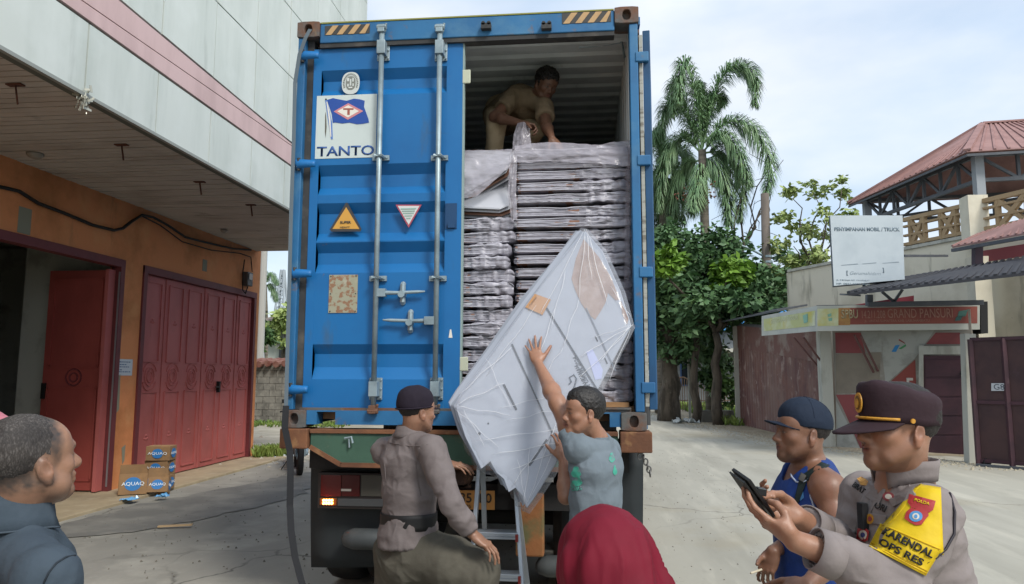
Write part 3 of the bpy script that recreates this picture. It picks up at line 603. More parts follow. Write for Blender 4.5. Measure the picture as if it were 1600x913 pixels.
def casting(x0, z0, yy=CY0 - .004, hw=(.085, .032, .05), zc=None):
    "corner casting with an oval hole through its rear face"
    w_, h_, t_ = .165, .12, .17; mb = MB(); cx, cz = x0 + w_ / 2, z0 + h_ / 2; n = 16
    rx, rz = .03, .042
    outer = []; inner = []
    for k in range(n):
        a = 2 * math.pi * (k + .5) / n; c_, s_ = math.cos(a), math.sin(a)
        m = max(abs(c_) / (w_ / 2), abs(s_) / (h_ / 2)); outer.append((cx + c_ / m, cz + s_ / m)); inner.append((cx + rx * c_, cz + rz * (s_ if abs(s_) < .9 else math.copysign(.9, s_))))
    vs = [(p[0], yy, p[1]) for p in outer] + [(p[0], yy, p[1]) for p in inner] + [(p[0], yy + t_, p[1]) for p in outer] + [(p[0], yy + .05, p[1]) for p in inner]
    fs = []
    for k in range(n):
        j = (k + 1) % n; fs += [(k, j, n + j, n + k), (k, 2 * n + k, 2 * n + j, j), (n + k, n + j, 3 * n + j, 3 * n + k)]
    fs += [tuple(range(2 * n, 3 * n)), tuple(range(3 * n, 4 * n))]
    mb.add(vs, fs); return mb
for (x, z) in ((CX0 - .008, CZ0 - .004), (CX1 - .157, CZ0 - .004), (CX0 - .004, CZ1 - .115), (CX1 - .161, CZ1 - .115)):
    c_ = casting(x, z).build('corner_casting', m_rustb, con, bevel=.004)
for (x, z) in ((CX0, CZ0), (CX1 - .165, CZ0), (CX0, CZ1 - .118), (CX1 - .165, CZ1 - .118)):
    MB().box((x, CY0 + CLEN - .17, z), (x + .165, CY0 + CLEN, z + .118)).build('corner_casting', m_rustb, con)
# posts
MB().box((CX0 + .004, CY0 + .006, CZ0 + .117), (CX0 + .06, CY0 + .13, CZ1 - .116)).build('corner_post', m_blue_old, con, bevel=.006)
MB().box((CX1 - .062, CY0 + .008, CZ0 + .117), (CX1 - .004, CY0 + .13, CZ1 - .116)).build('corner_post', m_blue_old, con, bevel=.006)
MB().box((CX0 + .0605, CY0 + .05, CZ0 + .12), (CX0 + .11, CY0 + .12, CZ1 - .12)).build('post_gasket', m_dsteel, con)
# header and sill
zh0 = P(560, 68, Y=CY0)[2]; zs1 = P(560, 642, Y=CY0)[2]
MB().box((CX0 + .163, CY0 + .012, zh0 + .02), (CX1 - .162, CY0 + .12, CZ1 - .012)).build('header', m_blue_old, con, bevel=.006)
MB().box((CX0 + .162, CY0 + .02, zh0 - .012), (CX1 - .163, CY0 + .1, zh0 + .02)).build('header_gasket', m_dsteel, con)
mb = MB(); xs = [CX0 + .158, CX0 + .23, CX0 + .36, CX1 - .36, CX1 - .23, CX1 - .158]
mb.box((xs[0], CY0 + .01, CZ0 + .02), (xs[1], CY0 + .13, zs1)); mb.box((xs[1], CY0 + .0102, CZ0 + .105), (xs[2], CY0 + .1298, zs1)); mb.box((xs[2], CY0 + .01, CZ0 + .02), (xs[3], CY0 + .13, zs1)); mb.box((xs[3], CY0 + .0102, CZ0 + .105), (xs[4], CY0 + .1298, zs1)); mb.box((xs[4], CY0 + .01, CZ0 + .02), (xs[5], CY0 + .13, zs1))
mb.build('sill', m_blue_old, con)
MB().box((CX0 + .1, CY0 + .024, zs1), (CX1 - .09, CY0 + .06, zs1 + .018)).build('sill_gasket', m_rustb, con)
MB().box((-.80, CY0 + .01, zs1 + .019), (CX1 - .09, CY0 + .3, zs1 + .03)).build('threshold_plate', m_rustb, con)
# hazard stripes on the header
def stripes(xa, xb, n, zz0, zz1):
    MB().box((xa, CY0 + .0095, zz0), (xb, CY0 + .0112, zz1)).build('stripe_field', M('stripe_black', '3b3a38', .6), con)
    w_ = (xb - xa) / n
    for i in range(n):
        a = xa + i * w_; s_ = (zz1 - zz0) * .75
        q = [(a + w_ * .08, zz0), (a + w_ * .6, zz0), (min(a + w_ * .6 + s_, xb), zz1), (min(a + w_ * .08 + s_, xb), zz1)]
        MB().prism([(x, CY0 + .0094, z) for x, z in q], (0, -.002, 0)).build('stripe', M('stripe_tan', 'b7966a', .6, layers=[('9b7c54', 9, .5, .7, .6)]), con)
a, b = P(507, 40, Y=CY0), P(577, 51, Y=CY0); stripes(a[0], b[0], 4, b[2], a[2])
a, b = P(878, 20, Y=CY0), P(955, 33, Y=CY0); stripes(a[0], b[0], 4, b[2], a[2])
MB().box((CX0 + .165, CY0 + .008, CZ1 - .012), (CX1 - .165, CY0 + .12, CZ1 - .002)).build('header_rail', M('rail_yellowed', '8b8a4a', .8), con)
# cam keepers on the header right part
for px in (760, 854):
    c = P(px, 43, Y=CY0); MB().box((c[0] - .035, CY0 - .03, c[2] - .02), (c[0] + .035, CY0 + .011, c[2] + .02)).cyl((c[0] - .02, CY0 - .03, c[2] + .02), (c[0] - .02, CY0 + .01, c[2] + .02), .014).cyl((c[0] + .02, CY0 - .03, c[2] + .02), (c[0] + .02, CY0 + .01, c[2] + .02), .014).build('cam_keeper', m_dsteel, con)
for px in (770, 862):
    c = P(px, 655, Y=CY0); MB().box((c[0] - .035, CY0 - .025, c[2] - .02), (c[0] + .035, CY0 + .01, c[2] + .02)).build('cam_keeper', m_dsteel, con)
# corrugated shell
def corr(y0, y1, pitch=.278, dep=.036):
    o = []; y = y0
    while y < y1 - pitch: o += [(y, 0), (y + .1, 0), (y + .139, dep), (y + .239, dep)]; y += pitch
    return o + [(y1, 0)]
cp = corr(CY0 + .13, CY0 + CLEN - .1)
for x, sg, nm in ((CX0 + .02, 1, 'side_wall'), (CX1 - .02, -1, 'side_wall')):
    mb = MB(); mb.grid([[(x + sg * d, y, z) for y, d in cp] for z in (CZ0 + .13, CZ1 - .05)]); mb.build(nm, m_inside if sg < 0 else m_inside, con, solid=.004)
    MB().box((x - .012, CY0 + .14, CZ1 - .06), (x + .045, CY0 + CLEN - .18, CZ1 - .004)).build('top_rail', m_blue_old, con)
    MB().box((x - .012, CY0 + .14, CZ0), (x + .045, CY0 + CLEN - .18, CZ0 + .15)).build('bottom_rail', m_blue_old, con)
    MB().box((x - .0215 if sg > 0 else x + .018, CY0 + .14, CZ0 + .15), (x - .018 if sg > 0 else x + .0215, CY0 + CLEN - .18, CZ1 - .06)).build('outer_skin', m_blue, con)
cr_ = []; y = CY0 + .12
while y < CY0 + CLEN - .3: cr_ += [(y, 0), (y + .07, 0), (y + .095, .022), (y + .165, .022)]; y += .209
cr_.append((CY0 + CLEN, 0))
MB().grid([[(x, y, CZ1 - .03 - d) for y, d in cr_] for x in (CX0 + .03, CX1 - .03)]).build('roof', m_inside, con, solid=.004)
MB().box((CX0 + .03, CY0 + CLEN - .06, CZ0 + .1), (CX1 - .03, CY0 + CLEN - .02, CZ1 - .03)).build('front_wall', m_inside, con)
MB().box((CX0 + .05, CY0 + .13, CZ0 + .05), (CX1 - .05, CY0 + CLEN - .1, CZ0 + .15)).build('floor', M('plywood_floor', '8a6a48', .7, layers=[('6d5238', (12, .6, 1), .45, .65, .7)]), con)
mb = MB(); mb.tube([P(788, 62 + 6, Y=5.3), P(812, 74, Y=5.35), P(850, 70, Y=5.35)], .009, 5); mb.tube([P(905, 74, Y=5.3), P(938, 71, Y=5.3), P(972, 66, Y=5.25), P(976, 90, Y=5.25)], .01, 5); mb.build('lashing_ring', m_galv, con)
# ---- left door (closed) ----
YD = CY0 + .045
dx0, dx1 = P(486, 300, Y=YD)[0] - .0, P(721, 300, Y=YD)[0]
dx0 = CX0 + .112
dz0, dz1 = zs1 + .018, zh0 - .012
fl, fr_ = P(500, 200, Y=YD)[0], P(697, 200, Y=YD)[0]
zz = lambda y: P(600, y, Y=YD)[2]
dep = .045
prof = [(dz1 - .0, 0)]
for (t0, t1, b0, b1) in ((107, 121, 136, 148), (256, 271, 290, 303), (316, 331, 362, 376), (378, 393, 411, 426), (538, 553, 574, 593)):
    prof += [(zz(t0), 0), (zz(t1), dep), (zz(b0), dep), (zz(b1), 0)]
prof.append((dz0, 0))
mb = MB()
mb.grid([[(x, YD + d, z) for x in (fl, fr_)] for z, d in prof])
# closing cheeks at both ends of every recess
for i in range(1, len(prof) - 1, 4):
    q = prof[i:i + 4]
    for x in (fl, fr_): mb.add([(x, YD + d, z) for z, d in q], [(0, 1, 2, 3)]); mb.add([(x, YD, q[0][0]), (x, YD, q[3][0]), (x, YD + dep, q[2][0]), (x, YD + dep, q[1][0])], [(0, 1, 2, 3)])
door = mb.build('door', m_blue, con, fix=False)
door['label'] = 'closed left door with locking rods and shipping line sign'
MB().box((dx0, YD - .001, dz0), (fl, YD + .05, dz1)).build('door_frame', m_blue, door)
MB().box((fr_, YD - .001, dz0), (dx1, YD + .05, dz1)).build('door_frame', m_blue, door)
MB().box((fl, YD + dep + .003, dz0), (fr_, YD + .05, dz1)).build('back_skin', m_inside, door)
MB().box((dx1 + .0005, YD + .004, dz0), (dx1 + .012, YD + .05, dz1)).build('edge_gasket', M('pale_gasket', '8fa3a0', .8, layers=[('4d5a5a', (3, 3, 1), .5, .6, .9)]), door)
hz = [88, 257, 428, 609]
for y in hz:
    z = P(478, y, Y=CY0)[2]; x0 = P(455 if y > 100 else 464, y, Y=CY0 - .02)[0]
    mb = MB(); w_ = .14; n = 8
    g = []
    for i in range(n + 1):
        t = i / n; x = CX0 + .02 + (dx0 + .035 - CX0) * t; yo = CY0 - .006 - .008 * math.sin(t * math.pi); h_ = .034 - .01 * t
        g.append([(x, yo, z + h_), (x, yo - .008, z), (x, yo, z - h_)])
    mb.grid(g); mb.build('hinge', M('hinge_blue', '0d68a8', .5, layers=[('2d5878', 8, .55, .7, .5)]), door, smooth=True, solid=.008)
    MB().cyl((CX0 + .045, CY0 - .002, z - .045), (CX0 + .045, CY0 - .008, z + .045), .012).build('hinge_pin', m_dsteel, door)
# locking rods
for (pt, pb) in (((597, 48), (583, 645)), ((687, 44), (680, 625))):
    yr = CY0 - .015
    xa = (P(*pt, Y=yr)[0] + P(*pb, Y=yr)[0]) / 2; zt, zb = P(pt[0], 46, Y=yr)[2], P(pb[0], 640, Y=yr)[2]
    MB().cyl((xa, yr, zb), (xa, yr, zt), .0185, n=14).build('locking_rod', m_galv, door, smooth=True)
    for y in (75, 608):
        z = P(pt[0], y, Y=yr)[2]
        mb = MB().box((xa - .045, YD - .014, z - .075), (xa + .045, YD - .0015, z + .075)).box((xa - .03, yr - .026, z - .05), (xa + .03, YD - .014, z + .05))
        for sx in (-1, 1):
            for sz in (-1, 0, 1): mb.cyl((xa + sx * .037, YD - .024, z + sz * .06), (xa + sx * .037, YD - .013, z + sz * .06), .008, n=6)
        mb.build('rod_bracket', m_galv, door, bevel=.003)
    for y in (244, 434):
        z = P(pt[0], y, Y=yr)[2]
        mb = MB().box((xa - .06, YD - .02, z - .018), (xa + .06, YD - .0015, z + .018)).tube([(xa - .026, YD - .02, z), (xa - .02, yr - .024, z), (xa + .02, yr - .024, z), (xa + .026, YD - .02, z)], .012, 6)
        for sx in (-1, 1): mb.cyl((xa + sx * .045, YD - .028, z), (xa + sx * .045, YD - .019, z), .008, n=6)
        mb.build('rod_guide', m_galv, door)
    for z, sg in ((zt, 1), (zb, -1)):
        MB().box((xa - .028, yr - .028, z - .028), (xa + .022, yr + .016, z + .028)).cyl((xa - .035, yr - .01, z + sg * .01), (xa + .035, yr - .01, z + sg * .01), .02, n=10).bar((xa + .02, yr, z - .02), (xa + .034, yr - .02, z + .035), .016).build('cam', m_rustb if sg < 0 else m_galv, door, bevel=.004)
# handles
def handle(py, xr, x1, xc):
    z = P(640, py, Y=YD - .03)[2]; a = P(xr, py, Y=YD - .04)[0]; b = P(x1, py, Y=YD - .04)[0]; c = P(xc, py, Y=YD - .04)[0]
    s = 1 if b > a else -1
    mb = MB().box((a - .035, YD - .075, z - .028), (a + .035, YD - .03, z + .028))
    mb.tube([(a + s * .03, YD - .05, z), (a + (b - a) * .4, YD - .045, z - .0), (b - s * .05, YD - .04, z + .006), (b, YD - .04, z + .008)], [.017, .013, .012, .006], 8)
    mb.build('handle', m_galv, door, bevel=.003)
    MB().tube([(c, YD - .004, z - .065), (c, YD - .016, z - .06), (c, YD - .016, z + .06), (c, YD - .004, z + .065)], .02, 8).cyl((c, YD - .065, z - .01), (c, YD - .002, z - .01), .024, n=10).build('handle_latch', m_galv, door)
handle(458, 596, 664, 628); handle(502, 672, 598, 640)
# padlock recess at door edge, its shade put into the plate's dark blue
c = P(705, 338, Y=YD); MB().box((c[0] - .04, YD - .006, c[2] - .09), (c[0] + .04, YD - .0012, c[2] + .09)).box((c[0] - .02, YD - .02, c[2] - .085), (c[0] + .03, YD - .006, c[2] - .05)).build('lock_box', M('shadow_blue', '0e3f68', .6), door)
# signs on the door
def quad_on(px0, py0, px1, py1, Y): a, b = P(px0, py0, Y=Y), P(px1, py1, Y=Y); return a[0], b[0], b[2], a[2]
x0, x1, z0, z1 = quad_on(495.5, 150.5, 587, 246, YD)
YS = YD - .003
sg = MB().box((x0, YS, z0), (x1, YD - .001, z1)).build('company_sign', M('sign_white', 'c3cfce', .5, layers=[('a7b3b2', 3, .5, .7, .5)]), door)
m_sblue = M('sign_blue', '1f4a9a', .5); m_spink = M('sign_pink', 'c9848a', .5); m_swhite = M('sign_cream', 'e0dcd2', .5)
wv, hv = x1 - x0, z1 - z0
U = lambda u, v, k=1: (x0 + u * wv, YS - .0012 * k, z0 + v * hv)
fl_ = [(.17, .93), (.27, .955), (.38, .93), (.5, .905), (.62, .935), (.72, .92), (.8, .895), (.79, .8), (.83, .7), (.87, .6), (.88, .545), (.78, .53), (.68, .525), (.56, .555), (.44, .545), (.32, .565), (.28, .56), (.26, .7)]
MB().prism([U(*p) for p in fl_], (0, -.001, 0)).build('flag', m_sblue, door)
MB().prism([U(*p, 2) for p in ((.29, .74), (.53, .865), (.78, .73), (.53, .6))], (0, -.001, 0)).build('flag_diamond', m_spink, door)
MB().prism([U(*p, 3) for p in ((.35, .74), (.53, .83), (.71, .73), (.53, .635))], (0, -.001, 0)).build('flag_diamond', m_swhite, door)
MB().prism([U(*p, 4) for p in ((.45, .785), (.62, .78), (.62, .755), (.56, .757), (.56, .675), (.52, .677), (.52, .758), (.45, .76))], (0, -.001, 0)).build('flag_letter', M('sign_brown', '9a5548', .5), door)
MB().prism([U(*p) for p in ((.14, .93), (.17, .93), (.27, .56), (.29, .3), (.26, .3), (.2, .6))], (0, -.001, 0)).build('flag_pole', M('pole_blue', '5b7fc0', .5), door)
MB().prism([U(*p, 2) for p in ((.165, .9), (.18, .9), (.24, .62), (.265, .34), (.25, .34), (.215, .6))], (0, -.001, 0)).build('flag_pole', m_swhite, door)
MB().prism([U(*p) for p in ((.15, .74), (.165, .68), (.18, .5), (.17, .33), (.155, .42))], (0, -.001, 0)).build('pole_cord', M('cord_brown', '5d5a50', .7), door)
MB().tube([U(.145, .94), U(.165, .94)], .006, 8).build('pole_knob', m_dsteel, door)
txt('TANTO', U(.03, .035), (1, 0, 0), (0, 0, 1), wv * .945, hv * .155, M('sign_blue_letters', '27508f', .5), door, bold=.018)
# oval class emblem
c = P(548, 130, Y=YD - .003); rx, rz = .066, .083
def oval(rx, rz, k, n=28, p=2.5): return [(c[0] + rx * math.copysign(abs(math.cos(a)) ** (2 / p), math.cos(a)), YD - .003 - .0015 * k, c[2] + rz * math.copysign(abs(math.sin(a)) ** (2 / p), math.sin(a))) for a in [6.2832 * i / n for i in range(n)]]
MB().prism(oval(rx, rz, 0), (0, .0025, 0)).build('class_emblem', M('emblem_white', 'c6cdcb', .5), door)
MB().prism(oval(rx * .55, rz * .62, 1), (0, .001, 0)).build('class_emblem', M('emblem_grey', '7b7f7a', .6), door)
mb = MB()
for (u, v, a_, b_) in ((-.3, .3, .22, .3), (.28, .28, .2, .34), (0, .05, .16, .6), (-.3, -.2, .16, .24), (.3, -.18, .18, .24), (0, -.42, .45, .12)):
    mb.box((c[0] + (u - a_ / 2) * rx, YD - .0065, c[2] + (v - b_ / 2) * rz), (c[0] + (u + a_ / 2) * rx * .9, YD - .005, c[2] + (v + b_ / 2) * rz))
mb.build('emblem_figure', MATS['emblem_white'], door)
for k in range(22):
    a = math.pi * (-.15 + 1.3 * k / 21); MB().obox((c[0] + rx * .77 * math.cos(a), YD - .0052, c[2] + rz * .81 * math.sin(a)), (.003 * math.sin(a), 0, -.003 * math.cos(a)), (0, .0006, 0), (.006 * math.cos(a), 0, .006 * math.sin(a))).build('emblem_mark', MATS['emblem_grey'], door)
# warning triangle
def tri(pts, k, mat, name, Yt_=None):
    MB().prism([tuple(P(*p, Y=YD - .003) * (1, 0, 1) + (0, (Yt_ or YD) - .003 - k * .0015, 0)) for p in pts], (0, .002, 0)).build(name, mat, door)
zc_ = YD + .0
tri([(540.5, 317), (515, 359), (518, 362), (563, 362), (565, 358), (543, 317)], 0, M('sign_black', '3a3a3c', .5), 'warning_sign')
tri([(541, 324), (519.5, 358), (561.5, 358)], 1, M('sign_yellow', 'cc9a45', .5), 'warning_sign')
a = P(532, 350, Y=YD); txt('SUPER', (a[0], YD - .0075, a[2]), (1, 0, 0), (0, 0, 1), .078, .018, MATS['sign_black'], door, bold=.02)
a = P(532, 357, Y=YD); txt('HEAVY', (a[0], YD - .0075, a[2]), (1, 0, 0), (0, 0, 1), .07, .012, MATS['sign_black'], door)
tri([(618, 320), (659, 320), (638.5, 356)], 0, M('sign_red_edge', 'a64a5a', .5), 'notice_sign')
tri([(621.5, 322), (655.5, 322), (638.5, 351.5)], 1, M('sign_white2', 'cfcfcf', .5), 'notice_sign')
mb = MB()
for (y, hw_) in ((326, 12), (329.5, 10), (333, 8.5), (337, 6), (341, 3.5)): a, b = P(638.5 - hw_, y, Y=YD), P(638.5 + hw_, y + 1.3, Y=YD); mb.box((a[0], YD - .0072, b[2]), (b[0], YD - .006, a[2]))
mb.build('print', M('print_teal', '8fb3a8', .6), door)
x0, x1, z0, z1 = quad_on(515, 430, 558, 489, YD)
MB().box((x0, YD - .005, z0), (x1, YD - .0012, z1)).build('data_plate', M('data_plate', '9a9a86', .7, layers=[('8a6248', 22, .5, .56, .9), ('b5b0a0', 9, .6, .7, .5)], bump=[(60, .3, .003)]), door)
mb = MB()
for ux in (0.06, .94):
    for uz in (.04, .5, .96): mb.cyl((x0 + (x1 - x0) * ux, YD - .008, z0 + (z1 - z0) * uz), (x0 + (x1 - x0) * ux, YD - .004, z0 + (z1 - z0) * uz), .005, n=6)
mb.build('rivet', m_dsteel, door)
tri([(701, 528), (703, 515), (705, 515), (707, 528)], 0, M('sign_cream', 'e0dcd2', .5), 'sticker')
for (px0, py0, px1, py1) in ((722, 109, 735, 130), (718, 558, 731, 580)):
    x0, x1, z0, z1 = quad_on(px0, py0, px1, py1, YD); MB().box((x0, YD + .0, z0), (x1, YD + .012, z1)).build('hinge_pad', M('pad_cream', 'b8bda8', .6), door, bevel=.006)
# ---- right door swung back alongside ----
pa, pb = np.array([CX1 + .055, CY0 + .03]), np.array([CX1 + .17, CY0 + 1.175])
dv = nrm(pb - pa); nv = np.array([-dv[1], dv[0]])       # nv points to -x (towards the container)
def D3(u, n_, z): return (pa[0] + dv[0] * u + nv[0] * n_, pa[1] + dv[1] * u + nv[1] * n_, z)
def dbox(u0, u1, n0, n1, z0, z1):
    c = D3((u0 + u1) / 2, (n0 + n1) / 2, (z0 + z1) / 2); return MB().obox(c, np.append(dv, 0) * (u1 - u0) / 2, np.append(nv, 0) * (n1 - n0) / 2, (0, 0, (z1 - z0) / 2))
rd = dbox(0, 1.15, -.025, .025, dz0, dz1 + .03).build('open_door', M('door_dark_blue', '1d4f78', .65, layers=[('173f60', 2, .45, .6, .7), ('5d4c40', 7, .64, .74, .7)]), con, bevel=.005); rd['label'] = 'right door swung back along the container side'
dbox(.0, .02, .027, .05, dz0 + .02, dz1).build('door_gasket', M('gasket_pale', 'a9a9a0', .8, layers=[('6b6358', (4, 4, 20), .5, .6, .8)]), rd)
for k in range(14): z = dz0 + .12 + k * .19; MB().cyl(D3(.01, .05, z), D3(.01, .062, z), .008, n=6).build('bolt', m_dsteel, rd)
for (u) in (.3, .72): MB().cyl(D3(u, .06, dz0 - .06), D3(u, .06, dz1 + .06), .018, n=10).build('locking_rod', m_galv, rd)
MB().cyl(D3(.03, .06, dz0 - .04), D3(.03, .06, dz1 + .05), .014, n=10).build('edge_rod', M('rod_brown', '5a4038', .7), rd)
for k, y in enumerate((88, 250, 425, 606)):
    z = P(1000, y, Y=CY0)[2]; MB().obox((CX1 + .022, CY0 + .02, z), (.045, 0, 0), (0, .02, 0), (0, 0, .035)).build('hinge', m_blue_old, rd, bevel=.006)
for z in (dz0 - .04,): MB().box(D3(.2, .03, z - .05), D3(.26, .1, z + .03)).build('cam', m_dsteel, rd)
MB().cyl(D3(.02, .05, dz0 - .1), D3(.02, .05, dz0 + .02), .03, n=10).build('cam', m_dsteel, rd)

# ================= TRAILER =================
m_green = M('chassis_green', '3c5c4c', .7, layers=[('2f4a3e', 1.5, .45, .6, .8), ('6b5a42', 4, .58, .72, .8), ('5c7a6c', 8, .62, .74, .4)], bump=[(30, .2, .005)])
m_rust = M('chassis_rust', '7a5238', .85, layers=[('5b3c2c', 4, .42, .6, .8), ('9a7650', 9, .58, .72, .7), ('4a5a4a', 5, .64, .74, .6)], bump=[(40, .4, .006)])
m_blk = M('chassis_black', '1c1c1d', .8, layers=[('2f2c29', 4, .5, .7, .7)])
m_rub = M('rubber_flap', '22282b', .75, layers=[('31393b', 1.5, .45, .7, .8), ('4a4c48', 4, .66, .8, .4)])
m_tyre = M('tyre_rubber', '1b1c1d', .85, layers=[('3a3834', 6, .5, .7, .6)])
tr = empty('truck_trailer', (-.824, 5.2, 0), 'green and rusty container trailer with black mudflaps under the blue container', 'trailer')
zt = CZ0 - .008
bx = lambda px, Y=4.82: P(px, 690, Y=Y)[0]
zb = lambda py, Y=4.82: P(700, py, Y=Y)[2]
pr = [(bx(484), zt - .004), (bx(484), zb(700)), (bx(533), zb(728)), (bx(925), zb(731)), (bx(966), zb(706)), (bx(966), zt - .004)]
MB().prism([(x, 4.83, z) for x, z in pr], (0, .12, 0)).build('rear_beam', m_green, tr, bevel=.004)
MB().box((bx(484), 4.815, zt - .03), (bx(966), 4.97, zt - .003)).build('beam_flange', m_rust, tr, bevel=.003)
mb = MB()
for (a, b) in zip(pr[1:4], pr[2:5]): mb.bar((a[0], 4.828, a[1] - .004), (b[0], 4.828, b[1] - .004), .03, .018, up=(0, 1, 0))
mb.build('beam_lip', m_rust, tr)
for (x0, x1, nm) in ((bx(438), bx(481.5), 1), (bx(969), bx(1019), 1)):
    MB().box((x0, 4.80, zb(704)), (x1, 5.0, zt)).build('bolster', m_rust, tr, bevel=.008)
for px in (546,): c = P(px, 685, Y=4.82); MB().tube([c + (-.03, -.01, .0), c + (.02, -.02, .01), c + (.03, -.02, -.03)], .008, 6).tube([c + (.0, -.012, 0), c + (.005, -.012, -.06)], .006, 6).build('hook', m_galv, tr)
for sx in (-.42, .3):
    x = -.824 + sx; MB().box((x - .06, 4.96, .86), (x + .06, 16.5, zt - .0)).build('chassis_rail', m_blk, tr)
MB().box((bx(470), 4.99, 1.0), (bx(985), 5.3, 1.2)).build('cross_member', m_blk, tr)
for y in (7, 9, 11, 13): MB().box((-1.95, y, 1.1), (.3, y + .15, zt - .02)).build('cross_member', m_blk, tr)
for (x, y) in ((-2.0, 16.6),): MB().box((-2.0, 16.5, 1.0), (.35, 16.7, zt - .01)).build('front_bolster', m_rust, tr)
# mudflaps, bent slightly
def flap(pxa, pxb, pyt, pyb, nm):
    g = []
    for i in range(9):
        t = i / 8; row = []
        for j in range(7):
            s = j / 6; a = P(pxa + (pxb - pxa) * s, pyt + (pyb - pyt) * t, Y=5.12); row.append((a[0] - (.02 * t if s == 0 else 0), 5.12 + .05 * t * t - .012 * math.sin(s * 6) * t, a[2]))
        g.append(row)
    return MB().grid(g).build(nm, m_rub, tr, smooth=True, solid=.014)
flap(487, 640, 705, 889, 'mudflap'); flap(880, 1005, 708, 889, 'mudflap')
# dark rear cross beam, lamp cluster, plate
MB().box((bx(640, 5.05), 5.0, zb(795, 5)), (bx(905, 5.05), 5.1, zb(755, 5))).build('bumper', m_blk, tr)
a, b = P(498, 738, Y=5.0), P(588, 796, Y=5.0)
lc = MB().box((a[0], 4.99, b[2]), (b[0] + .15, 5.08, a[2])).build('tail_light', M('lamp_housing', '2a2422', .6), tr, bevel=.006)
for (p0, p1, m_) in (((502, 742), (533, 776), M('red_lens', '5a1512', .25)), ((535, 742), (562, 776), M('dark_red_lens', '45100e', .25)), ((565, 742), (600, 776), M('clear_lens', '4c4a44', .2)), ((500, 778), (526, 790), M('amber_lens_off', '70401a', .3)), ((528, 779), (600, 792), M('bumper_strip', '3c3e40', .5))):
    c, d = P(*p0, Y=4.985), P(*p1, Y=4.985); MB().box((c[0], 4.978, d[2]), (d[0], 4.99, c[2])).build('lens', m_, lc, bevel=.003)
c = P(541, 766, Y=4.975); MB().box((c[0] - .035, 4.97, c[2] - .006), (c[0] + .035, 4.979, c[2] + .008)).build('lens', M('reflector', 'b0a8a0', .2), lc)
for r_ in range(2):
    for k in range(4):
        c = P(505.5 + k * 4.2, 782.2 + r_ * 4.6, Y=4.97); MB().tube([c + (0, .008, 0), c + (0, 0, 0)], .0085, 8).build('lit_bulb', M('amber_lit', 'ffb060', .3, emit=('ff9a45', 9)), lc)
a, b = P(697, 765.5, Y=4.97), P(773, 797, Y=4.97)
np_ = MB().box((a[0], 4.965, b[2]), (b[0], 4.975, a[2])).build('number_plate', M('plate_orange', 'c08a4a', .5, layers=[('a87640', 9, .5, .7, .5)]), tr, bevel=.004)
m_dig = M('plate_black', '3a2b1e', .6); pw, ph = b[0] - a[0], a[2] - b[2]
txt('8135', (a[0] + .01, 4.962, b[2] + ph * .36), (1, 0, 0), (0, 0, 1), pw * .5, ph * .5, m_dig, np_, bold=.015)
txt('E0', (a[0] + pw * .69, 4.962, b[2] + ph * .36), (1, 0, 0), (0, 0, 1), pw * .25, ph * .5, m_dig, np_, bold=.015)
txt('05 25', (a[0] + pw * .28, 4.962, b[2] + ph * .08), (1, 0, 0), (0, 0, 1), pw * .24, ph * .17, m_dig, np_)
# worn vertical buffer, hanging tank, tow gear, hoses
a, b = P(806, 770, Y=4.95), P(850, 870, Y=4.95)
MB().box((a[0], 4.93, b[2]), (b[0], 5.03, a[2])).build('buffer', M('buffer_rust', '8a5a34', .85, layers=[('4a5a3c', 5, .45, .6, .8), ('b08a5c', 7, .55, .7, .7), ('5a3824', 11, .6, .7, .7)], bump=[(30, .4, .008)]), tr, bevel=.012)
for (pa_, pb_) in (((540, 838), (640, 838)), ((838, 880), (960, 880))):
    a, b = P(*pa_, Y=5.09), P(*pb_, Y=5.09); ln_ = b[0] - a[0]; zz_ = a[2]
    MB().tube([(a[0], 5.02, zz_), (a[0] + .02, 5.02, zz_), (a[0] + .08, 5.02, zz_), (b[0] - .03, 5.02, zz_), (b[0], 5.02, zz_)], [.02, .05, .07, .07, .03], 14).build('air_tank', M('tank_grey', '3f4446', .6, layers=[('5a5d5c', 3, .5, .7, .6)]), tr, smooth=True)
c = P(722, 745, Y=4.95); MB().tube([c + (0, -.02, 0), c + (0, .08, 0)], .07, 14).tube([c + (0, -.06, -.0), c + (0, -.01, 0)], [.045, .06], 10).box(c + (-.06, -.02, -.07), c + (.06, .02, -.05)).build('tow_pin', M('tow_rust', '3b2a22', .8, layers=[('6b4a38', 10, .5, .65, .8)]), tr, smooth=False)
for k in range(5):
    pts = [(-1.2 + k * .2 + .04 * math.sin(i * 2 + k), 5.05 + .01 * i, 1.0 - .07 * math.sin(math.pi * i / 6) - .02 * k) for i in range(7)]; pts = [(p[0] - .12 + .07 * i, p[1], p[2]) for i, p in enumerate(pts)]
    MB().tube(pts, .012, 6).build('air_hose', m_blk, tr)
# axles and wheels
m_rim = M('rim_grey', '6b6a66', .6, layers=[('4a3a30', 5, .5, .65, .7)])
def wheel(x, y, first=[]):
    if first:
        for o in first: pass
    prof_ = [(-.14, .30), (-.14, .46), (-.115, .505), (-.05, .52), (.05, .52), (.115, .505), (.14, .46), (.14, .30)]
    n = 28; t = MB().grid([[(x + a, y + r * math.cos(6.2832 * k / n), .52 + r * math.sin(6.2832 * k / n)) for k in range(n)] for a, r in prof_], close=True).build('tyre', m_tyre, tr, smooth=True)
    mb = MB().grid([[(x + a, y + r * math.cos(6.2832 * k / n), .52 + r * math.sin(6.2832 * k / n)) for k in range(n)] for a, r in ((-.13, .3), (-.02, .28), (-.02, .12), (-.08, .1), (-.08, 0.001))], close=True)
    mb.build('rim', m_rim, t)
for y in (6.0, 7.35, 8.7):
    MB().cyl((-1.9, y, .52), (.25, y, .52), .07).build('axle', m_blk, tr)
    for x in (-1.88, -1.56, -.1, .22): wheel(x, y)
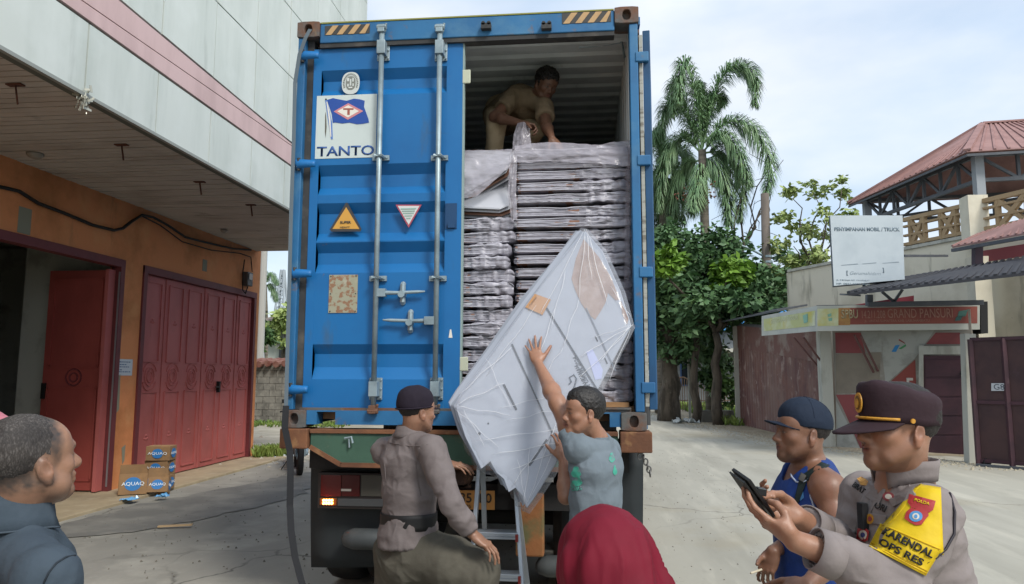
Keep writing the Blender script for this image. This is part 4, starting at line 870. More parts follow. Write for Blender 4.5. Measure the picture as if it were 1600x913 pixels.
for sx in (-1.2, -.45): MB().box((sx - .05, 5.3, .62), (sx + .05, 9.3, .74)).build('leaf_spring', m_blk, tr)
# chain on the right bolster
m_chain = M('chain_steel', '6a6a68', .5, .4)
for k, (px, py) in enumerate(((1000, 713), (1006, 716), (1009, 722), (1012, 728), (1014, 734), (1016, 740))):
    c = P(px, py, Y=4.84); h_ = (k % 2); r_ = .014
    MB().tube([c + np.array([(r_ * math.cos(t) if not h_ else .0), (r_ * math.cos(t) if h_ else 0), r_ * 1.5 * math.sin(t)]) for t in np.linspace(0, 6.2832, 9)], .0055, 5).build('chain_link', m_chain, tr)
# ratchet strap hanging from the top casting, front of the left post to the ground
m_strap = M('strap_webbing', '56636c', .8, bump=[((2, 2, 400), .2, .001)]); m_strap2 = M('strap_webbing_dark', '1d1f23', .85)
pts = [(485, 46, 4.79), (478, 58, 4.78), (468, 85, 4.78), (461, 130, 4.79), (459, 220, 4.80), (455, 330, 4.80), (452, 450, 4.8), (449, 560, 4.79), (447, 635, 4.77)]
st = empty('lashing_strap', P(452, 700, Y=4.75) * (1, 1, 0), 'grey lashing strap hanging from the top left container corner down to the ground', 'strap')
def strap(pts, mat, name, w_=.042):
    g = []
    for i, (x, y, Y) in enumerate(pts):
        p = P(x, y, Y=Y); g.append([p + (-w_ / 2, -.006, 0), p + (w_ / 2, .004, 0)])
    MB().grid(g).build(name, mat, st, solid=.003)
strap(pts, m_strap, 'webbing', .024)
strap([(447, 634, 4.76), (445, 668, 4.74), (453, 705, 4.74), (454, 740, 4.72), (453, 790, 4.7), (455, 830, 4.65), (461, 870, 4.6), (470, 905, 4.55), (479, 935, 4.5), (486, 960, 4.45), (505, 975, 4.4)], m_strap2, 'webbing_tail', .042)
# ================= LADDER =================
m_alu = M('aluminium', 'b4bcc4', .35, .5, layers=[('98a2aa', 5, .45, .7, .5)])
ld = empty('step_ladder', (-.45, 4.4, 0), 'aluminium step ladder standing behind the trailer under the lowered flat pack', 'ladder')
YL = 4.42
TL, BL = P(750, 713, Y=YL + .16), P(726, 985, Y=YL - .12); TR_, BR = P(803, 722, Y=YL + .16), P(825, 985, Y=YL - .12); BL[2] = BR[2] = 0.0
for (a, b) in ((TL, BL), (TR_, BR)): MB().bar(a, b, .055, .024, up=(1, 0, 0)).build('rail', m_alu, ld, bevel=.003)
for (a, b) in ((TL + (.012, .03, 0), BL + (.03, .75, 0)), (TR_ + (-.012, .03, 0), BR + (-.03, .75, 0))): MB().bar(a, b, .02, .03, up=(1, 0, 0)).build('rear_rail', m_alu, ld)
for py in (770, 838, 899, 955):
    z = P(780, py, Y=YL)[2]; t = (TL[2] - z) / TL[2]; a = TL + (BL - TL) * t; b = TR_ + (BR - TR_) * t
    if py == 770: continue
    MB().box((a[0] + .008, a[1] - .05, z - .004), (b[0] - .008, a[1] + .05, z + .02)).build('step', m_alu, ld, bevel=.003)
    MB().box((a[0] + .008, a[1] - .052, z - .018), (b[0] - .008, a[1] - .046, z - .004)).build('step_lip', m_alu, ld)
    for c, s in ((a, 1), (b, -1)): MB().box((c[0] + s * .002, c[1] - .06, z - .03), (c[0] + s * .018, c[1] - .045, z + .012)).build('rung_clip', M('red_clip', '8a2a24', .5), ld)
MB().box((TL[0] - .01, TL[1] - .05, TL[2] - .01), (TR_[0] + .01, TL[1] + .12, TL[2] + .02)).build('top_cap', m_alu, ld, bevel=.006)
for c in (BL, BR): MB().box((c[0] - .02, c[1] - .04, 0.0), (c[0] + .02, c[1] + .04, .03)).build('foot', m_blk, ld)

# ================= MOTORBIKE behind the trailer's corner =================
c = P(468, 742, Z=0); c[2] = 0
mo = empty('motorbike', c, 'dark motorbike parked beyond the left corner of the trailer', 'motorbike')
dirb = nrm((-.45, 1, 0)); sb = np.array([dirb[1], -dirb[0], 0])
def B(u, v, z): return c + dirb * u + sb * v + np.array([0, 0, z])
for u in (0, 1.22):
    w_ = MB().tube([B(u + .27 * math.cos(t), .0, .3 + .27 * math.sin(t)) for t in np.linspace(0, 6.2832, 25)], .05, 8).build('wheel', m_tyre, mo, smooth=True)
    mb = MB()
    for k in range(10): a = k * .6283; mb.cyl(B(u, 0, .3), B(u + .24 * math.cos(a), 0, .3 + .24 * math.sin(a)), .006, n=4)
    mb.cyl(B(u, -.06, .3), B(u, .06, .3), .05); mb.build('spokes', m_galv, w_)
MB().tube([B(0, .07, .3), B(.12, .07, .62), B(.25, .03, .95)], .022, 8).tube([B(0, -.07, .3), B(.12, -.07, .62), B(.25, -.03, .95)], .022, 8).build('fork', m_galv, mo)
MB().tube([B(.24, -.34, 1.02), B(.2, -.15, 1.06), B(.24, 0, 1.0), B(.2, .15, 1.06), B(.24, .34, 1.02)], .014, 8).build('handlebar', m_blk, mo)
MB().tube([B(.25, 0, .9), B(.5, 0, .55), B(.8, 0, .5), B(1.22, 0, .6)], [.05, .05, .05, .03], 8).build('frame', m_blk, mo)
mb = MB().tube([B(.42, 0, .42), B(.62, 0, .36), B(.8, 0, .38)], [.07, .13, .1], 10)
for k in range(5): mb.tube([B(.44 + k * .035, -.1, .5), B(.44 + k * .035, .1, .5)], .05, 8)
mb.build('engine', M('engine_grey', '55585a', .4, .5), mo)
MB().tube([B(.28, 0, .86), B(.42, 0, .82), B(.6, 0, .74)], [.07, .12, .07], 10).build('leg_shield', M('bike_black', '15171a', .25), mo, smooth=True)
MB().tube([B(.55, 0, .78), B(.8, 0, .8), B(1.15, 0, .84), B(1.4, 0, .86)], [.06, .12, .12, .05], 10).build('seat', m_blk, mo, smooth=True)
MB().tube([B(.55, .13, .28), B(.9, .14, .28), B(1.4, .15, .4)], [.03, .04, .05], 8).build('exhaust', m_galv, mo, smooth=True)
MB().tube([B(.16, 0, .92), B(.24, 0, .94)], [.085, .07], 12).build('headlight', M('headlight_glass', 'aab0b4', .15), mo)
MB().grid([[B(.0 + .34 * math.cos(t), s * .06, .3 + .34 * math.sin(t)) for s in (-1, 1)] for t in np.linspace(.4, 2.3, 9)]).build('mudguard', MATS['bike_black'], mo, solid=.006)
for s in (-1, 1): MB().tube([B(.22, s * .22, 1.05), B(.2, s * .26, 1.16)], .006, 5).obox(B(.2, s * .27, 1.2), sb * .05, dirb * .006, (0, 0, .03)).build('mirror', m_blk, mo)
MB().bar(B(.6, -.1, .3), B(.62, -.28, .02), .02).build('side_stand', m_blk, mo)
# ================= CARGO =================
m_wrap = M('plastic_wrap', '918f99', .36, layers=[('b4b3bd', (3, 3, 30), .48, .62, .8), ('6c686f', (2.2, 2.2, 22), .5, .66, .7), ('86786f', 3.3, .6, .75, .35)], bump=[((7, 7, 60), .7, .012), ((30, 30, 130), .5, .004)], spec=.6)  # pale streak layer paints the film's highlights into the colour
m_board_b = M('board_brown', '8a6654', .8, layers=[('74544a', 4, .45, .65, .6)])
m_board_w = M('board_white', 'b9bcc4', .6, layers=[('9ea2ab', 3, .5, .7, .4)])
XS0, XS1 = P(803, 400, Y=5.0)[0], P(989, 400, Y=5.0)[0]
zt_ = P(890, 229, Y=5.0)[2]; zf = CZ0 + .16
def bundle(x0, x1, y0, y1, z0, z1, seed, label, group, stagger=0, tint=0, coarse=False):
    r = empty('flat_pack_bundle', ((x0 + x1) / 2, y0, z0), label, 'flat pack bundle', group)
    rg = np.random.default_rng(seed); h_ = z1 - z0; q = .018
    # boards: visible rigid edges (brown liner between white faces)
    nb = 3
    for k in range(nb):
        a = z0 + h_ * (.10 + .56 * k / nb); b_ = a + h_ * .17
        MB().box((x0 + .012 + rg.uniform(0, .02), y0 - .004 + rg.uniform(0, .008), a), (x0 + (x1 - x0) * .56, y1 - .02, b_)).build('board', m_board_b if k % 2 == 0 else m_board_w, r)
    # plastic film: front sheet with pleats, wrapping round the edges
    nx, nv_ = (70 if not coarse else 30), 12; g = []
    prof_ = [(.35, 1.0), (.12, 1.0), (.015, .99), (0, .9), (.004, .66), (.012, .56), (.002, .4), (-.001, .2), (.004, .08), (.03, .0), (.3, .0), (.6, .02)]
    xs_ = np.linspace(x0, x1, nx); n1_ = fbm(np.stack([xs_ * 9, xs_ * 0 + seed * 1.7, xs_ * 0], 1), 3); n2_ = fbm(np.stack([xs_ * 34, xs_ * 0 + seed * 2.7, xs_ * 0 + 5], 1), 2)
    for j, (dy, v) in enumerate(prof_):
        n3_ = fbm(np.stack([xs_ * 22, xs_ * 0 + seed + j * .9, xs_ * 0 + 9], 1), 2) - .5
        row = []
        for i, x in enumerate(xs_):
            t = i / (nx - 1); cr_ = min(1, max(0, (t - .42) * 4)) * .8 + .2          # crumpled towards the right half
            sag = (.5 - n1_[i]) * .35 * cr_ * h_; e = min(1, min(t, 1 - t) * 22)
            hs = (.62 + .34 * cr_ if not coarse else .9); z = z0 + h_ * (.5 + (v - .5) * (hs + .35 * (n1_[i] - .5) * cr_) * (.45 + .55 * e ** .5)) + sag * .6 + .4 * h_ * n3_[i] * cr_ - h_ * .1 * (1 - cr_)
            y = y0 + dy * min(.4, y1 - y0) + (.03 * (n2_[i] - .5) + .03 * n3_[i]) * cr_ - .006 + (1 - e) * .03
            row.append((x + (x0 - x1) * .0, y, z))
        g.append(row)
    MB().grid(g).build('plastic_film', m_wrap, r, smooth=True)
    if not coarse:
        # tight film ridges along the boards, highlight painted into their pale colour
        mb = MB()
        for (zv, xe, rr_) in ((.78, .97, .0035), (.50, .9, .0022), (.16, .95, .003)):
            xx = np.linspace(x0 + .006, x0 + (x1 - x0) * xe * rg.uniform(.8, 1), 22); nn = fbm(np.stack([xx * 6, xx * 0 + seed, xx * 0 + zv * 9], 1), 3) - .5
            mb.tube([(x, y0 - .008 + .02 * nn[k], z0 + h_ * zv + .05 * nn[k] * (k / 21)) for k, x in enumerate(xx)], [.001] + [rr_] * 20 + [.001], 5)
        mb.build('film_edge', M('film_highlight', 'bfbfc8', .35), r, smooth=True)
    return r
nR = 21; ph = (zt_ - zf) / nR; gr = 'wrapped flat packs in the right-hand stack'
for i in range(nR):
    z1 = zt_ - i * ph; hh_ = ph * (.86 if i not in (1, 5) else .96)
    xo = .0 + rng.uniform(-.012, .015)
    yo = rng.uniform(-.02, .03)
    bundle(XS0 + xo, XS1 + rng.uniform(-.015, .01), 5.0 + yo, 6.1, z1 - hh_, z1 + .006, 100 + i, f'wrapped flat pack lying {ordinal(i)} from the top of the right-hand stack' if i < nR - 1 else 'wrapped flat pack at the very bottom of the right-hand stack', gr)
XL0, XL1 = P(716, 400, Y=5.0)[0] - .25, P(804, 400, Y=4.98)[0]
ztl = P(760, 342, Y=4.98)[2]; nL = 14; phl = (ztl - zf) / nL; gl = 'wrapped flat packs in the left-hand stack'
for i in range(nL):
    z1 = ztl - i * phl
    xe = XL1 + rng.uniform(-.03, .02) - (.02 if i > 8 else 0)
    bundle(XL0, xe, 4.97 + rng.uniform(-.02, .03), 6.1, z1 - phl * .92, z1 + .01, 200 + i, f'wrapped flat pack lying {ordinal(i)} from the top of the left-hand stack' if i < nL - 1 else 'wrapped flat pack at the very bottom of the left-hand stack', gl)
# the two tilted packs above the left stack
def tilted(pts, Y, th, label, brown=None, name='flat_pack_bundle'):
    q = [P(x, y, Y=Y + dy) for x, y, dy in pts]; c = sum(q) / len(q); r = empty(name, c, label, 'flat pack bundle', 'tilted flat packs above the left-hand stack')
    for k in range(4):
        d = np.array([.004 * k, .03 * k, -th * k / 4]); MB().prism([p + d + np.array([rng.uniform(-.008, .008), 0, 0]) for p in q], (0, 0, -th / 6)).build('board', m_board_w if k != 2 else m_board_b, r)
    if brown:
        b = [P(x, y, Y=Y + dy) for x, y, dy in brown]; MB().prism([p + (0, -.002, .004) for p in b], (0, 0, .004)).build('brown_patch', m_board_b, r)
    return r
tilted([(716, 322, .0), (716, 262, .25), (795, 275, .25), (797, 318, .0), (780, 325, -.02)], 4.97, .07, 'pale flat pack lying flat, just above the left-hand stack')
tilted([(716, 306, .0), (790, 262, .02), (803, 238, .1), (745, 234, .5), (716, 240, .5)], 4.95, .07, 'tilted flat pack with brown patch at the worker\'s knee', [(716, 262, .42), (768, 258, .32), (797, 240, .3), (745, 235, .52), (716, 240, .52)])
m_film = M('clear_film', 'd6dae6', .16, layers=[('ffffff', (3, 9, 3), .55, .7, .5)], bump=[((6, 6, 6), .7, .02), ((25, 25, 25), .5, .006)], alpha=.28, spec=.8)
m_film2 = M('milky_film', 'b4b0ba', .2, bump=[((6, 6, 20), .9, .02), ((30, 30, 60), .5, .005)], alpha=.55, spec=.8)
def film(name, rows, parent=None, mat=None, label=None, cat=None, amp=.012, sub=10, seed=0, sc_=14):
    "rows of 3-D points, resampled and wrinkled into a film sheet"
    R_ = [np.array(r, float) for r in rows]; G_ = []
    for i in range(len(R_) - 1):
        for a in range(sub): G_.append(R_[i] * (1 - a / sub) + R_[i + 1] * a / sub)
    G_.append(R_[-1]); H_ = []
    for r in G_:
        o = []
        for j in range(len(r) - 1):
            for a in range(sub): o.append(r[j] * (1 - a / sub) + r[j + 1] * a / sub)
        o.append(r[-1]); H_.append(o)
    H_ = np.array(H_); s = H_.shape; f = H_.reshape(-1, 3)
    d = 1 - np.abs(2 * fbm(f * (sc_, sc_, sc_) + seed, 3) - 1) * 2.2; f = f + np.stack([d * .3 * amp, -d * amp, d * .2 * amp], 1)
    o = MB().grid(f.reshape(s).tolist()).build(name, mat or m_film2, parent, smooth=True)
    if label: tag(o, label, cat)
    return o
film('loose_film', [[P(716, 236, Y=4.97), P(760, 236, Y=4.96), P(800, 234, Y=4.95)], [P(716, 275, Y=4.93), P(750, 280, Y=4.92), P(795, 262, Y=4.93)], [P(716, 312, Y=4.93), P(745, 308, Y=4.91), P(770, 285, Y=4.92)]], None, m_film2, 'crumpled milky film over the tilted pack left of the worker', 'plastic film', seed=3)
film('loose_film', [[P(797, 236, Y=4.94), P(801, 236, Y=4.94), P(808, 234, Y=4.95)], [P(793, 300, Y=4.93), P(799, 300, Y=4.92), P(806, 300, Y=4.95)], [P(798, 345, Y=4.93), P(802, 345, Y=4.92), P(808, 345, Y=4.95)]], None, m_film2, 'narrow strip of film hanging between the two stacks', 'plastic film', seed=8, sc_=30)
film('loose_film', [[P(804, 228, Y=4.99), P(860, 224, Y=5.0), P(930, 228, Y=5.0), P(985, 220, Y=5.0)], [P(803, 240, Y=4.96), P(860, 238, Y=4.96), P(930, 240, Y=4.95), P(987, 236, Y=4.96)], [P(801, 256, Y=4.96), P(860, 254, Y=4.965), P(930, 257, Y=4.95), P(988, 262, Y=4.96)]], None, m_film2, 'crumpled film draped over the top of the right-hand stack', 'plastic film', seed=11, amp=.02)
film('loose_film', [[P(978, 226, Y=4.97), P(984, 228, Y=4.93), P(989, 226, Y=4.95)], [P(975, 420, Y=4.96), P(982, 420, Y=4.93), P(987, 420, Y=4.95)], [P(974, 625, Y=4.96), P(981, 625, Y=4.93), P(986, 625, Y=4.95)]], None, M('faint_film', 'a39ea8', .25, alpha=.35, bump=[((20, 20, 40), .9, .01)]), 'clear film hanging down the right edge of the right-hand stack', 'plastic film', seed=14, sub=16, sc_=30)
# more bundles deeper inside, filling the container
for k in range(4):
    yb_ = 6.15 + k * 1.2
    for (x0_, x1_, n_) in ((CX0 + .12, -.76, 6), (-.74, CX1 - .1, 6)):
        mb = MB()
        for j in range(n_):
            h_ = (zt_ - .1 - k * .02 - zf) / n_; mb.box((x0_ + rng.uniform(0, .03), yb_ + rng.uniform(0, .03), zf + j * h_ + .01), (x1_ - rng.uniform(0, .03), yb_ + 1.12, zf + (j + 1) * h_ - .006))
        o = mb.build('stowed_cargo', m_wrap, con)
# plank at the threshold
a, b = P(940, 627, Y=4.9), P(990, 637, Y=4.9)
tag(MB().box((-.5, 4.9, zs1 + .032), (CX1 - .1, 4.99, zs1 + .062)).build('threshold_plank', M('plank', 'a9825a', .8, layers=[('8e6b48', (3, 20, 20), .45, .6, .7)])), 'plain wooden plank lying along the container sill under the stacks', 'plank')

# ================= THE PACK BEING LOWERED =================
# its plane: top leans back towards the cargo, foot towards the yard
A3, B3, C3 = P(915, 360, Y=4.62), P(708, 632, Y=4.42), P(822, 800, Y=4.18)
nP = nrm(np.cross(B3 - A3, C3 - A3)); nP = nP if nP[1] < 0 else -nP        # towards the camera side
def PK(px, py, off=0.0):
    d = _f + (px - 800) / F_PX * CR - (py - 456.5) / F_PX * CU
    t = np.dot(A3 - EYE, nP) / np.dot(d, nP); return EYE + d * t + nP * off
def PKs(pts, off=0): return [PK(x, y, off) for x, y in pts]
pk = empty('lowered_flat_pack', PK(822, 800), 'big white flat pack in clear film being lowered down onto the ladder', 'flat pack bundle')
front = [(915, 362), (942, 394), (971, 456), (985, 508), (956, 566), (918, 638), (880, 708), (836, 776), (822, 793), (816, 777), (806, 762), (794, 768), (786, 750), (775, 738), (766, 722), (752, 734), (743, 716), (727, 684), (717, 656), (711, 634), (724, 615), (770, 553), (828, 472), (880, 405)]
m_pw = M('pack_white', 'a8afbc', .45, layers=[('979eac', 2, .45, .65, .5)])
m_pg = M('pack_edge_grey', '8f96a2', .6)
bdir = -nP; rr = random.Random(4)
for k in range(6):
    sh = np.array([-3.6 * k, -2.6 * k]); th = .014
    pts = [(x + sh[0] + rr.uniform(-1.5, 1.5), y + sh[1] + rr.uniform(-1.5, 1.5)) for x, y in front]
    q = PKs(pts, -k * .02); MB().prism(q, bdir * th).build('panel', m_pw if k % 3 != 2 else m_pg, pk, bevel=.002 if k == 0 else 0)
OFF = .0015
def flat(pts, mat, name, off=OFF, d=.001): return MB().prism(PKs(pts, off), nP * d).build(name, mat, pk)
m_slot = M('slot_dark', '3d444e', .7)
def line(p, q, w_, mat, name, off=OFF):
    p, q = np.array(p, float), np.array(q, float); d = nrm(q - p); s = np.array([-d[1], d[0]]) * w_ / 2
    return flat([p + s, q + s, q - s, p - s], mat, name, off)
# brown torn patch at the top right
flat([(912, 374), (936, 402), (956, 436), (968, 468), (962, 470), (950, 458), (946, 474), (938, 488), (930, 500), (920, 492), (908, 474), (898, 452), (893, 436), (900, 404)], M('torn_brown', 'a5938c', .6, layers=[('8e7a74', 6, .45, .65, .7), ('bcb0ae', 11, .5, .7, .5)], bump=[(30, .5, .005)]), 'brown_patch')
flat([(970, 470), (982, 498), (980, 508), (972, 490)], MATS['torn_brown'], 'brown_patch')
m_gs = M('strap_grey', '4a525c', .5)
line((847, 470), (940, 620), 2.6, m_gs, 'packing_strap', .004)
line((800, 538), (877, 707), 2.6, m_gs, 'packing_strap', .004)
line((916, 482), (962, 580), 2.0, M('strap_light', '7a828e', .5), 'packing_strap', .004)
line((787, 601), (807, 641), 3.6, m_slot, 'slot'); line((855, 687), (827, 728), 3.6, m_slot, 'slot'); line((930, 526), (934, 534), 2, m_slot, 'slot'); line((945, 560), (949, 569), 2, m_slot, 'slot')
for (x, y, r_) in ((763, 662, 1.6), (749, 678, 2.4)): flat([(x + r_ * math.cos(a), y + r_ * math.sin(a)) for a in np.linspace(0, 6.28, 11)[:-1]], m_slot, 'hole')
m_stick = M('sticker_blue_white', 'b6bee0', .3)
flat([(916, 550), (926, 546), (942, 578), (940, 592), (930, 594)], m_stick, 'label_sticker')
m_ink = M('ink_grey', '5a6470', .6)
def ptxt(s, p0, p1, h, bold=0):
    a = np.array(p0, float); b = np.array(p1, float); d = nrm(b - a); up = np.array([d[1], -d[0]])
    o = PK(*a, .002); rt = PK(*b, .002) - o; u = PK(*(a + up * h), .002) - o
    txt(s, o, rt, u, np.linalg.norm(rt), np.linalg.norm(u), m_ink, pk, bold=bold, thick=.0006)
ptxt('PEMILIHAN UMUM 2024', (941, 640), (901, 556), 7, .02); ptxt('MAHKAMAH', (921, 607), (903, 570), 6, .03)
# hand-written loop mark
MB().tube([PK(x, y, .003) for x, y in ((889, 601), (893, 597), (890, 590), (897, 586), (901, 592), (898, 604), (892, 614))], .0045, 6).build('marker_scrawl', M('marker_ink', '4a5664', .6), pk)
# cardboard edge guard under the strap
e0, e1 = (832, 466), (850, 488)
flat([(821, 481), (836, 460), (861, 469), (848, 493)], M('guard_cardboard', 'b88c62', .8), 'edge_guard', .006, .002)
MB().prism([PK(826, 486, .006), PK(838, 463, .006), PK(820, 462, -.13), PK(808, 484, -.13)], nP * .003).build('edge_guard', MATS['guard_cardboard'], pk)
# film bag: front sheet a little proud, tight folds radiating from the corners
outer = [(917, 352), (946, 386), (976, 452), (991, 508), (961, 568), (923, 640), (885, 712), (842, 778), (824, 802), (811, 792), (802, 772), (788, 756), (768, 742), (748, 736), (732, 706), (716, 664), (705, 631), (720, 608), (766, 547), (824, 466), (876, 399)]
ctr = np.array([852, 585]); g = []; nring = 34; m_o = len(outer); fine = []
for i in range(m_o):
    a, b = np.array(outer[i], float), np.array(outer[(i + 1) % m_o], float)
    for k in range(8): fine.append(a + (b - a) * k / 8)
fine = np.array(fine)
for j in range(nring):
    t = (j + .5) / nring if j < nring - 1 else 1; row = []
    pts = ctr + (fine - ctr) * t; ang = np.arange(len(fine))
    u = np.stack([pts[:, 0] * .012, pts[:, 1] * .012, pts[:, 0] * 0], 1)
    # folds run roughly along the short diagonal, stretched towards the lower right
    s1 = (pts[:, 0] * .55 + pts[:, 1] * .83); s2 = (pts[:, 0] * .83 - pts[:, 1] * .55)
    nz = fbm(np.stack([s1 * .055 + 2.2 * fbm(u, 2), s2 * .012, s1 * 0], 1), 3); ridge = np.maximum(0, 1 - np.abs(2 * nz - 1) * 5)
    for i, p in enumerate(pts):
        edge = max(0, (t - .9) / .1); row.append(PK(p[0], p[1], .008 + .011 * ridge[i] - .06 * edge ** 2))
    g.append(row)
m_bag = M('bag_film', 'e2e6ef', .12, bump=[((7, 7, 7), .5, .012), ((30, 30, 30), .35, .004)], alpha=.17, spec=1.0)
MB().grid(g, close=True).build('film_bag', m_bag, pk, smooth=True)
# rim of the bag wrapping back round the edge
rows = [[PK(p[0], p[1], -.052) for p in fine]]
for k in range(1, 5):
    rows.append([PK(p[0] - 4 * k * .9 + 1.5 * math.sin(i * .9 + k), p[1] - 2.4 * k * .9 + 1.5 * math.cos(i * 1.1 + k), -.052 - .02 * k) for i, p in enumerate(fine)])
MB().grid(rows, close=True).build('film_rim', M('rim_film', 'd0d4de', .15, bump=[((25, 25, 25), .8, .008)], alpha=.3, spec=1), pk, smooth=True)
# bright taut folds
m_fold = M('film_fold', 'f4f6fa', .15, alpha=.7)
for (x0, y0, x1, y1, w_) in ((890, 690, 770, 712, .9), (888, 700, 800, 735, .8), (900, 668, 742, 690, .7), (905, 560, 985, 512, .9), (985, 512, 935, 570, .8), (986, 515, 950, 600, .7), (916, 358, 905, 470, .8), (914, 362, 842, 500, .8), (870, 480, 835, 580, .8), (905, 470, 880, 545, .7), (880, 545, 850, 590, .6), (716, 620, 800, 545, .8), (842, 705, 800, 760, .8), (870, 700, 830, 780, .7), (875, 640, 790, 660, .6), (885, 425, 860, 520, .7), (955, 450, 986, 498, .8), (712, 634, 790, 600, .9), (712, 636, 800, 650, .8), (714, 640, 780, 700, .7), (725, 640, 760, 700, .6), (760, 560, 800, 640, .6), (990, 508, 900, 600, .8), (988, 510, 925, 530, .7), (917, 360, 950, 480, .8), (917, 362, 925, 440, .7), (820, 790, 830, 700, .8), (822, 795, 870, 660, .8), (824, 790, 810, 720, .6), (840, 480, 760, 590, .7), (860, 620, 780, 640, .6)):
    n = 7; pts = [PK(x0 + (x1 - x0) * k / n + 1.3 * math.sin(k * 1.3 + x0), y0 + (y1 - y0) * k / n + 1.3 * math.cos(k * 1.7 + y0), .02) for k in range(n + 1)]
    MB().tube(pts, [.0006] + [.0019 * w_] * (n - 1) + [.0006], 5).build('film_fold', m_fold, pk, smooth=True)
# ================= BUILDINGS ON THE RIGHT =================
m_mar = M('maroon_sheet', '6f4c44', .7, layers=[('5a3a3a', 1.6, .42, .6, .8), ('9a8880', (3, 3, 2), .56, .66, .8), ('b0a49a', (6, 6, 5), .64, .7, .6), ('7f6a62', (.8, .8, .5), .5, .7, .6)], bump=[(8, .2, .02)])
m_mard = M('dark_maroon_sheet', '4a2c34', .6, layers=[('38222a', 2, .42, .6, .8), ('6f5a5c', 3.3, .66, .76, .5)])
m_cream = M('cream_wall', 'd8d2bf', .85, layers=[('b9b29d', .8, .48, .66, .7), ('7d7868', (3, 3, .5), .6, .74, .7), ('6a665a', 9, .68, .78, .5)], bump=[(20, .15, .006)])
m_wht = M('white_post', 'b4b4aa', .75, layers=[('8f8e82', (4, 4, 1.2), .5, .7, .8)])
m_wall = M('painted_wall', '9a948a', .85, layers=[('7f7a70', 1.5, .42, .6, .8), ('b6b3aa', 3, .58, .72, .7), ('6a665c', 5, .66, .78, .5)], bump=[(20, .2, .008)])
m_red3 = M('faded_red_paint', '8f4a4a', .75, layers=[('7a4444', 2, .45, .6, .7), ('a87a72', 4, .62, .74, .5)])
m_steel = M('roof_steel', '4c5056', .6, layers=[('6a6c70', 4, .5, .7, .5)])
m_roof = M('pink_roof', '9a7670', .75, layers=[('86645f', 1.5, .45, .6, .7), ('b88a86', 3, .6, .72, .5)])
S0 = P(1298, 698, Z=0); S1 = P(1157, 664, Z=0)          # roadside wall of the shed
F1 = np.array([8.15, 16.15, 0])
class Pln:
    def __init__(s, a, b): s.a, s.b = V3(a), V3(b); s.d = nrm((s.b - s.a) * (1, 1, 0)); s.n = np.array([-s.d[1], s.d[0], 0]); s.n = s.n if np.dot(EYE - s.a, s.n) > 0 else -s.n
    def __call__(s, px, py, off=0):
        d = _f + (px - 800) / F_PX * CR - (py - 456.5) / F_PX * CU; a = s.a + s.n * off; t = np.dot(a - EYE, s.n) / np.dot(d, s.n); return EYE + d * t
    def poly(s, pts, off=0): return [s(x, y, off) for x, y in pts]
side, frnt = Pln(S0, S1), Pln(S0, F1)
shed = empty('maroon_shed', S0, 'shed of faded maroon metal sheets standing at the dirt verge', 'shed')
sh_top = lambda t: (1 - t) * side(1298, 517)[2] + t * side(1157, 507)[2]
def corr_wall(pl_, a, b, z0, z1f, pitch, dep_, name, mat, parent, th=.02):
    a, b = V3(a), V3(b); L_ = np.linalg.norm((b - a)[:2]); n = max(2, int(L_ / pitch)); lo, hi = [], []
    for k in range(n * 4 + 1):
        t = k / (n * 4); ph_ = k % 4; dd = dep_ if ph_ in (1, 2) else 0; p = a + (b - a) * t + pl_.n * dd; lo.append((p[0], p[1], z0)); hi.append((p[0], p[1], z1f(t)))
    return MB().grid([lo, hi]).build(name, mat, parent, solid=th)
# individual sheets
ns = 6
for k in range(ns):
    a = S0 + (S1 - S0) * k / ns; b = S0 + (S1 - S0) * (k + 1) / ns
    corr_wall(side, a, b, .02, lambda t, k=k: sh_top((k + t) / ns) - .75, .22, .012, 'wall_sheet', m_mar, shed)
    p0, p1 = a + side.n * .03, b + side.n * .03
    MB().prism([p0 + (0, 0, sh_top(k / ns) - .76), p1 + (0, 0, sh_top((k + 1) / ns) - .76), p1 + (0, 0, sh_top((k + 1) / ns) - .02), p0 + (0, 0, sh_top(k / ns) - .02)], side.n * -.02).build('upper_sheet', M('upper_maroon', '70504a', .8, layers=[('8d8078', 1.6, .5, .62, .8), ('574040', 3, .55, .7, .7)]), shed)
for q, w_, tp in ((S1 + side.n * .06, .16, 3.3), (S0 + side.n * .05, .26, sh_top(0) + .12)):
    MB().box((q[0] - w_ / 2, q[1] - w_ / 2, 0), (q[0] + w_ / 2, q[1] + w_ / 2, tp)).build('post', m_wht, shed, bevel=.01)
a, b, c_, d_ = P(1113, 507, Y=26), P(1215, 487, Y=19.5), P(1262, 478, Y=21), P(1165, 492, Y=28)
MB().prism([a, b, c_, d_], (0, 0, .05)).build('roof_sheet', m_steel, shed)
MB().bar(S1 + (0, 0, sh_top(1) + .02), S0 + (0, 0, sh_top(0) + .02), .08).build('eave_beam', m_steel, shed)
MB().box((S1[0] + .1, S1[1] - .2, 0), (S1[0] + 4, S1[1], 3.2)).build('end_wall', m_mar, shed)
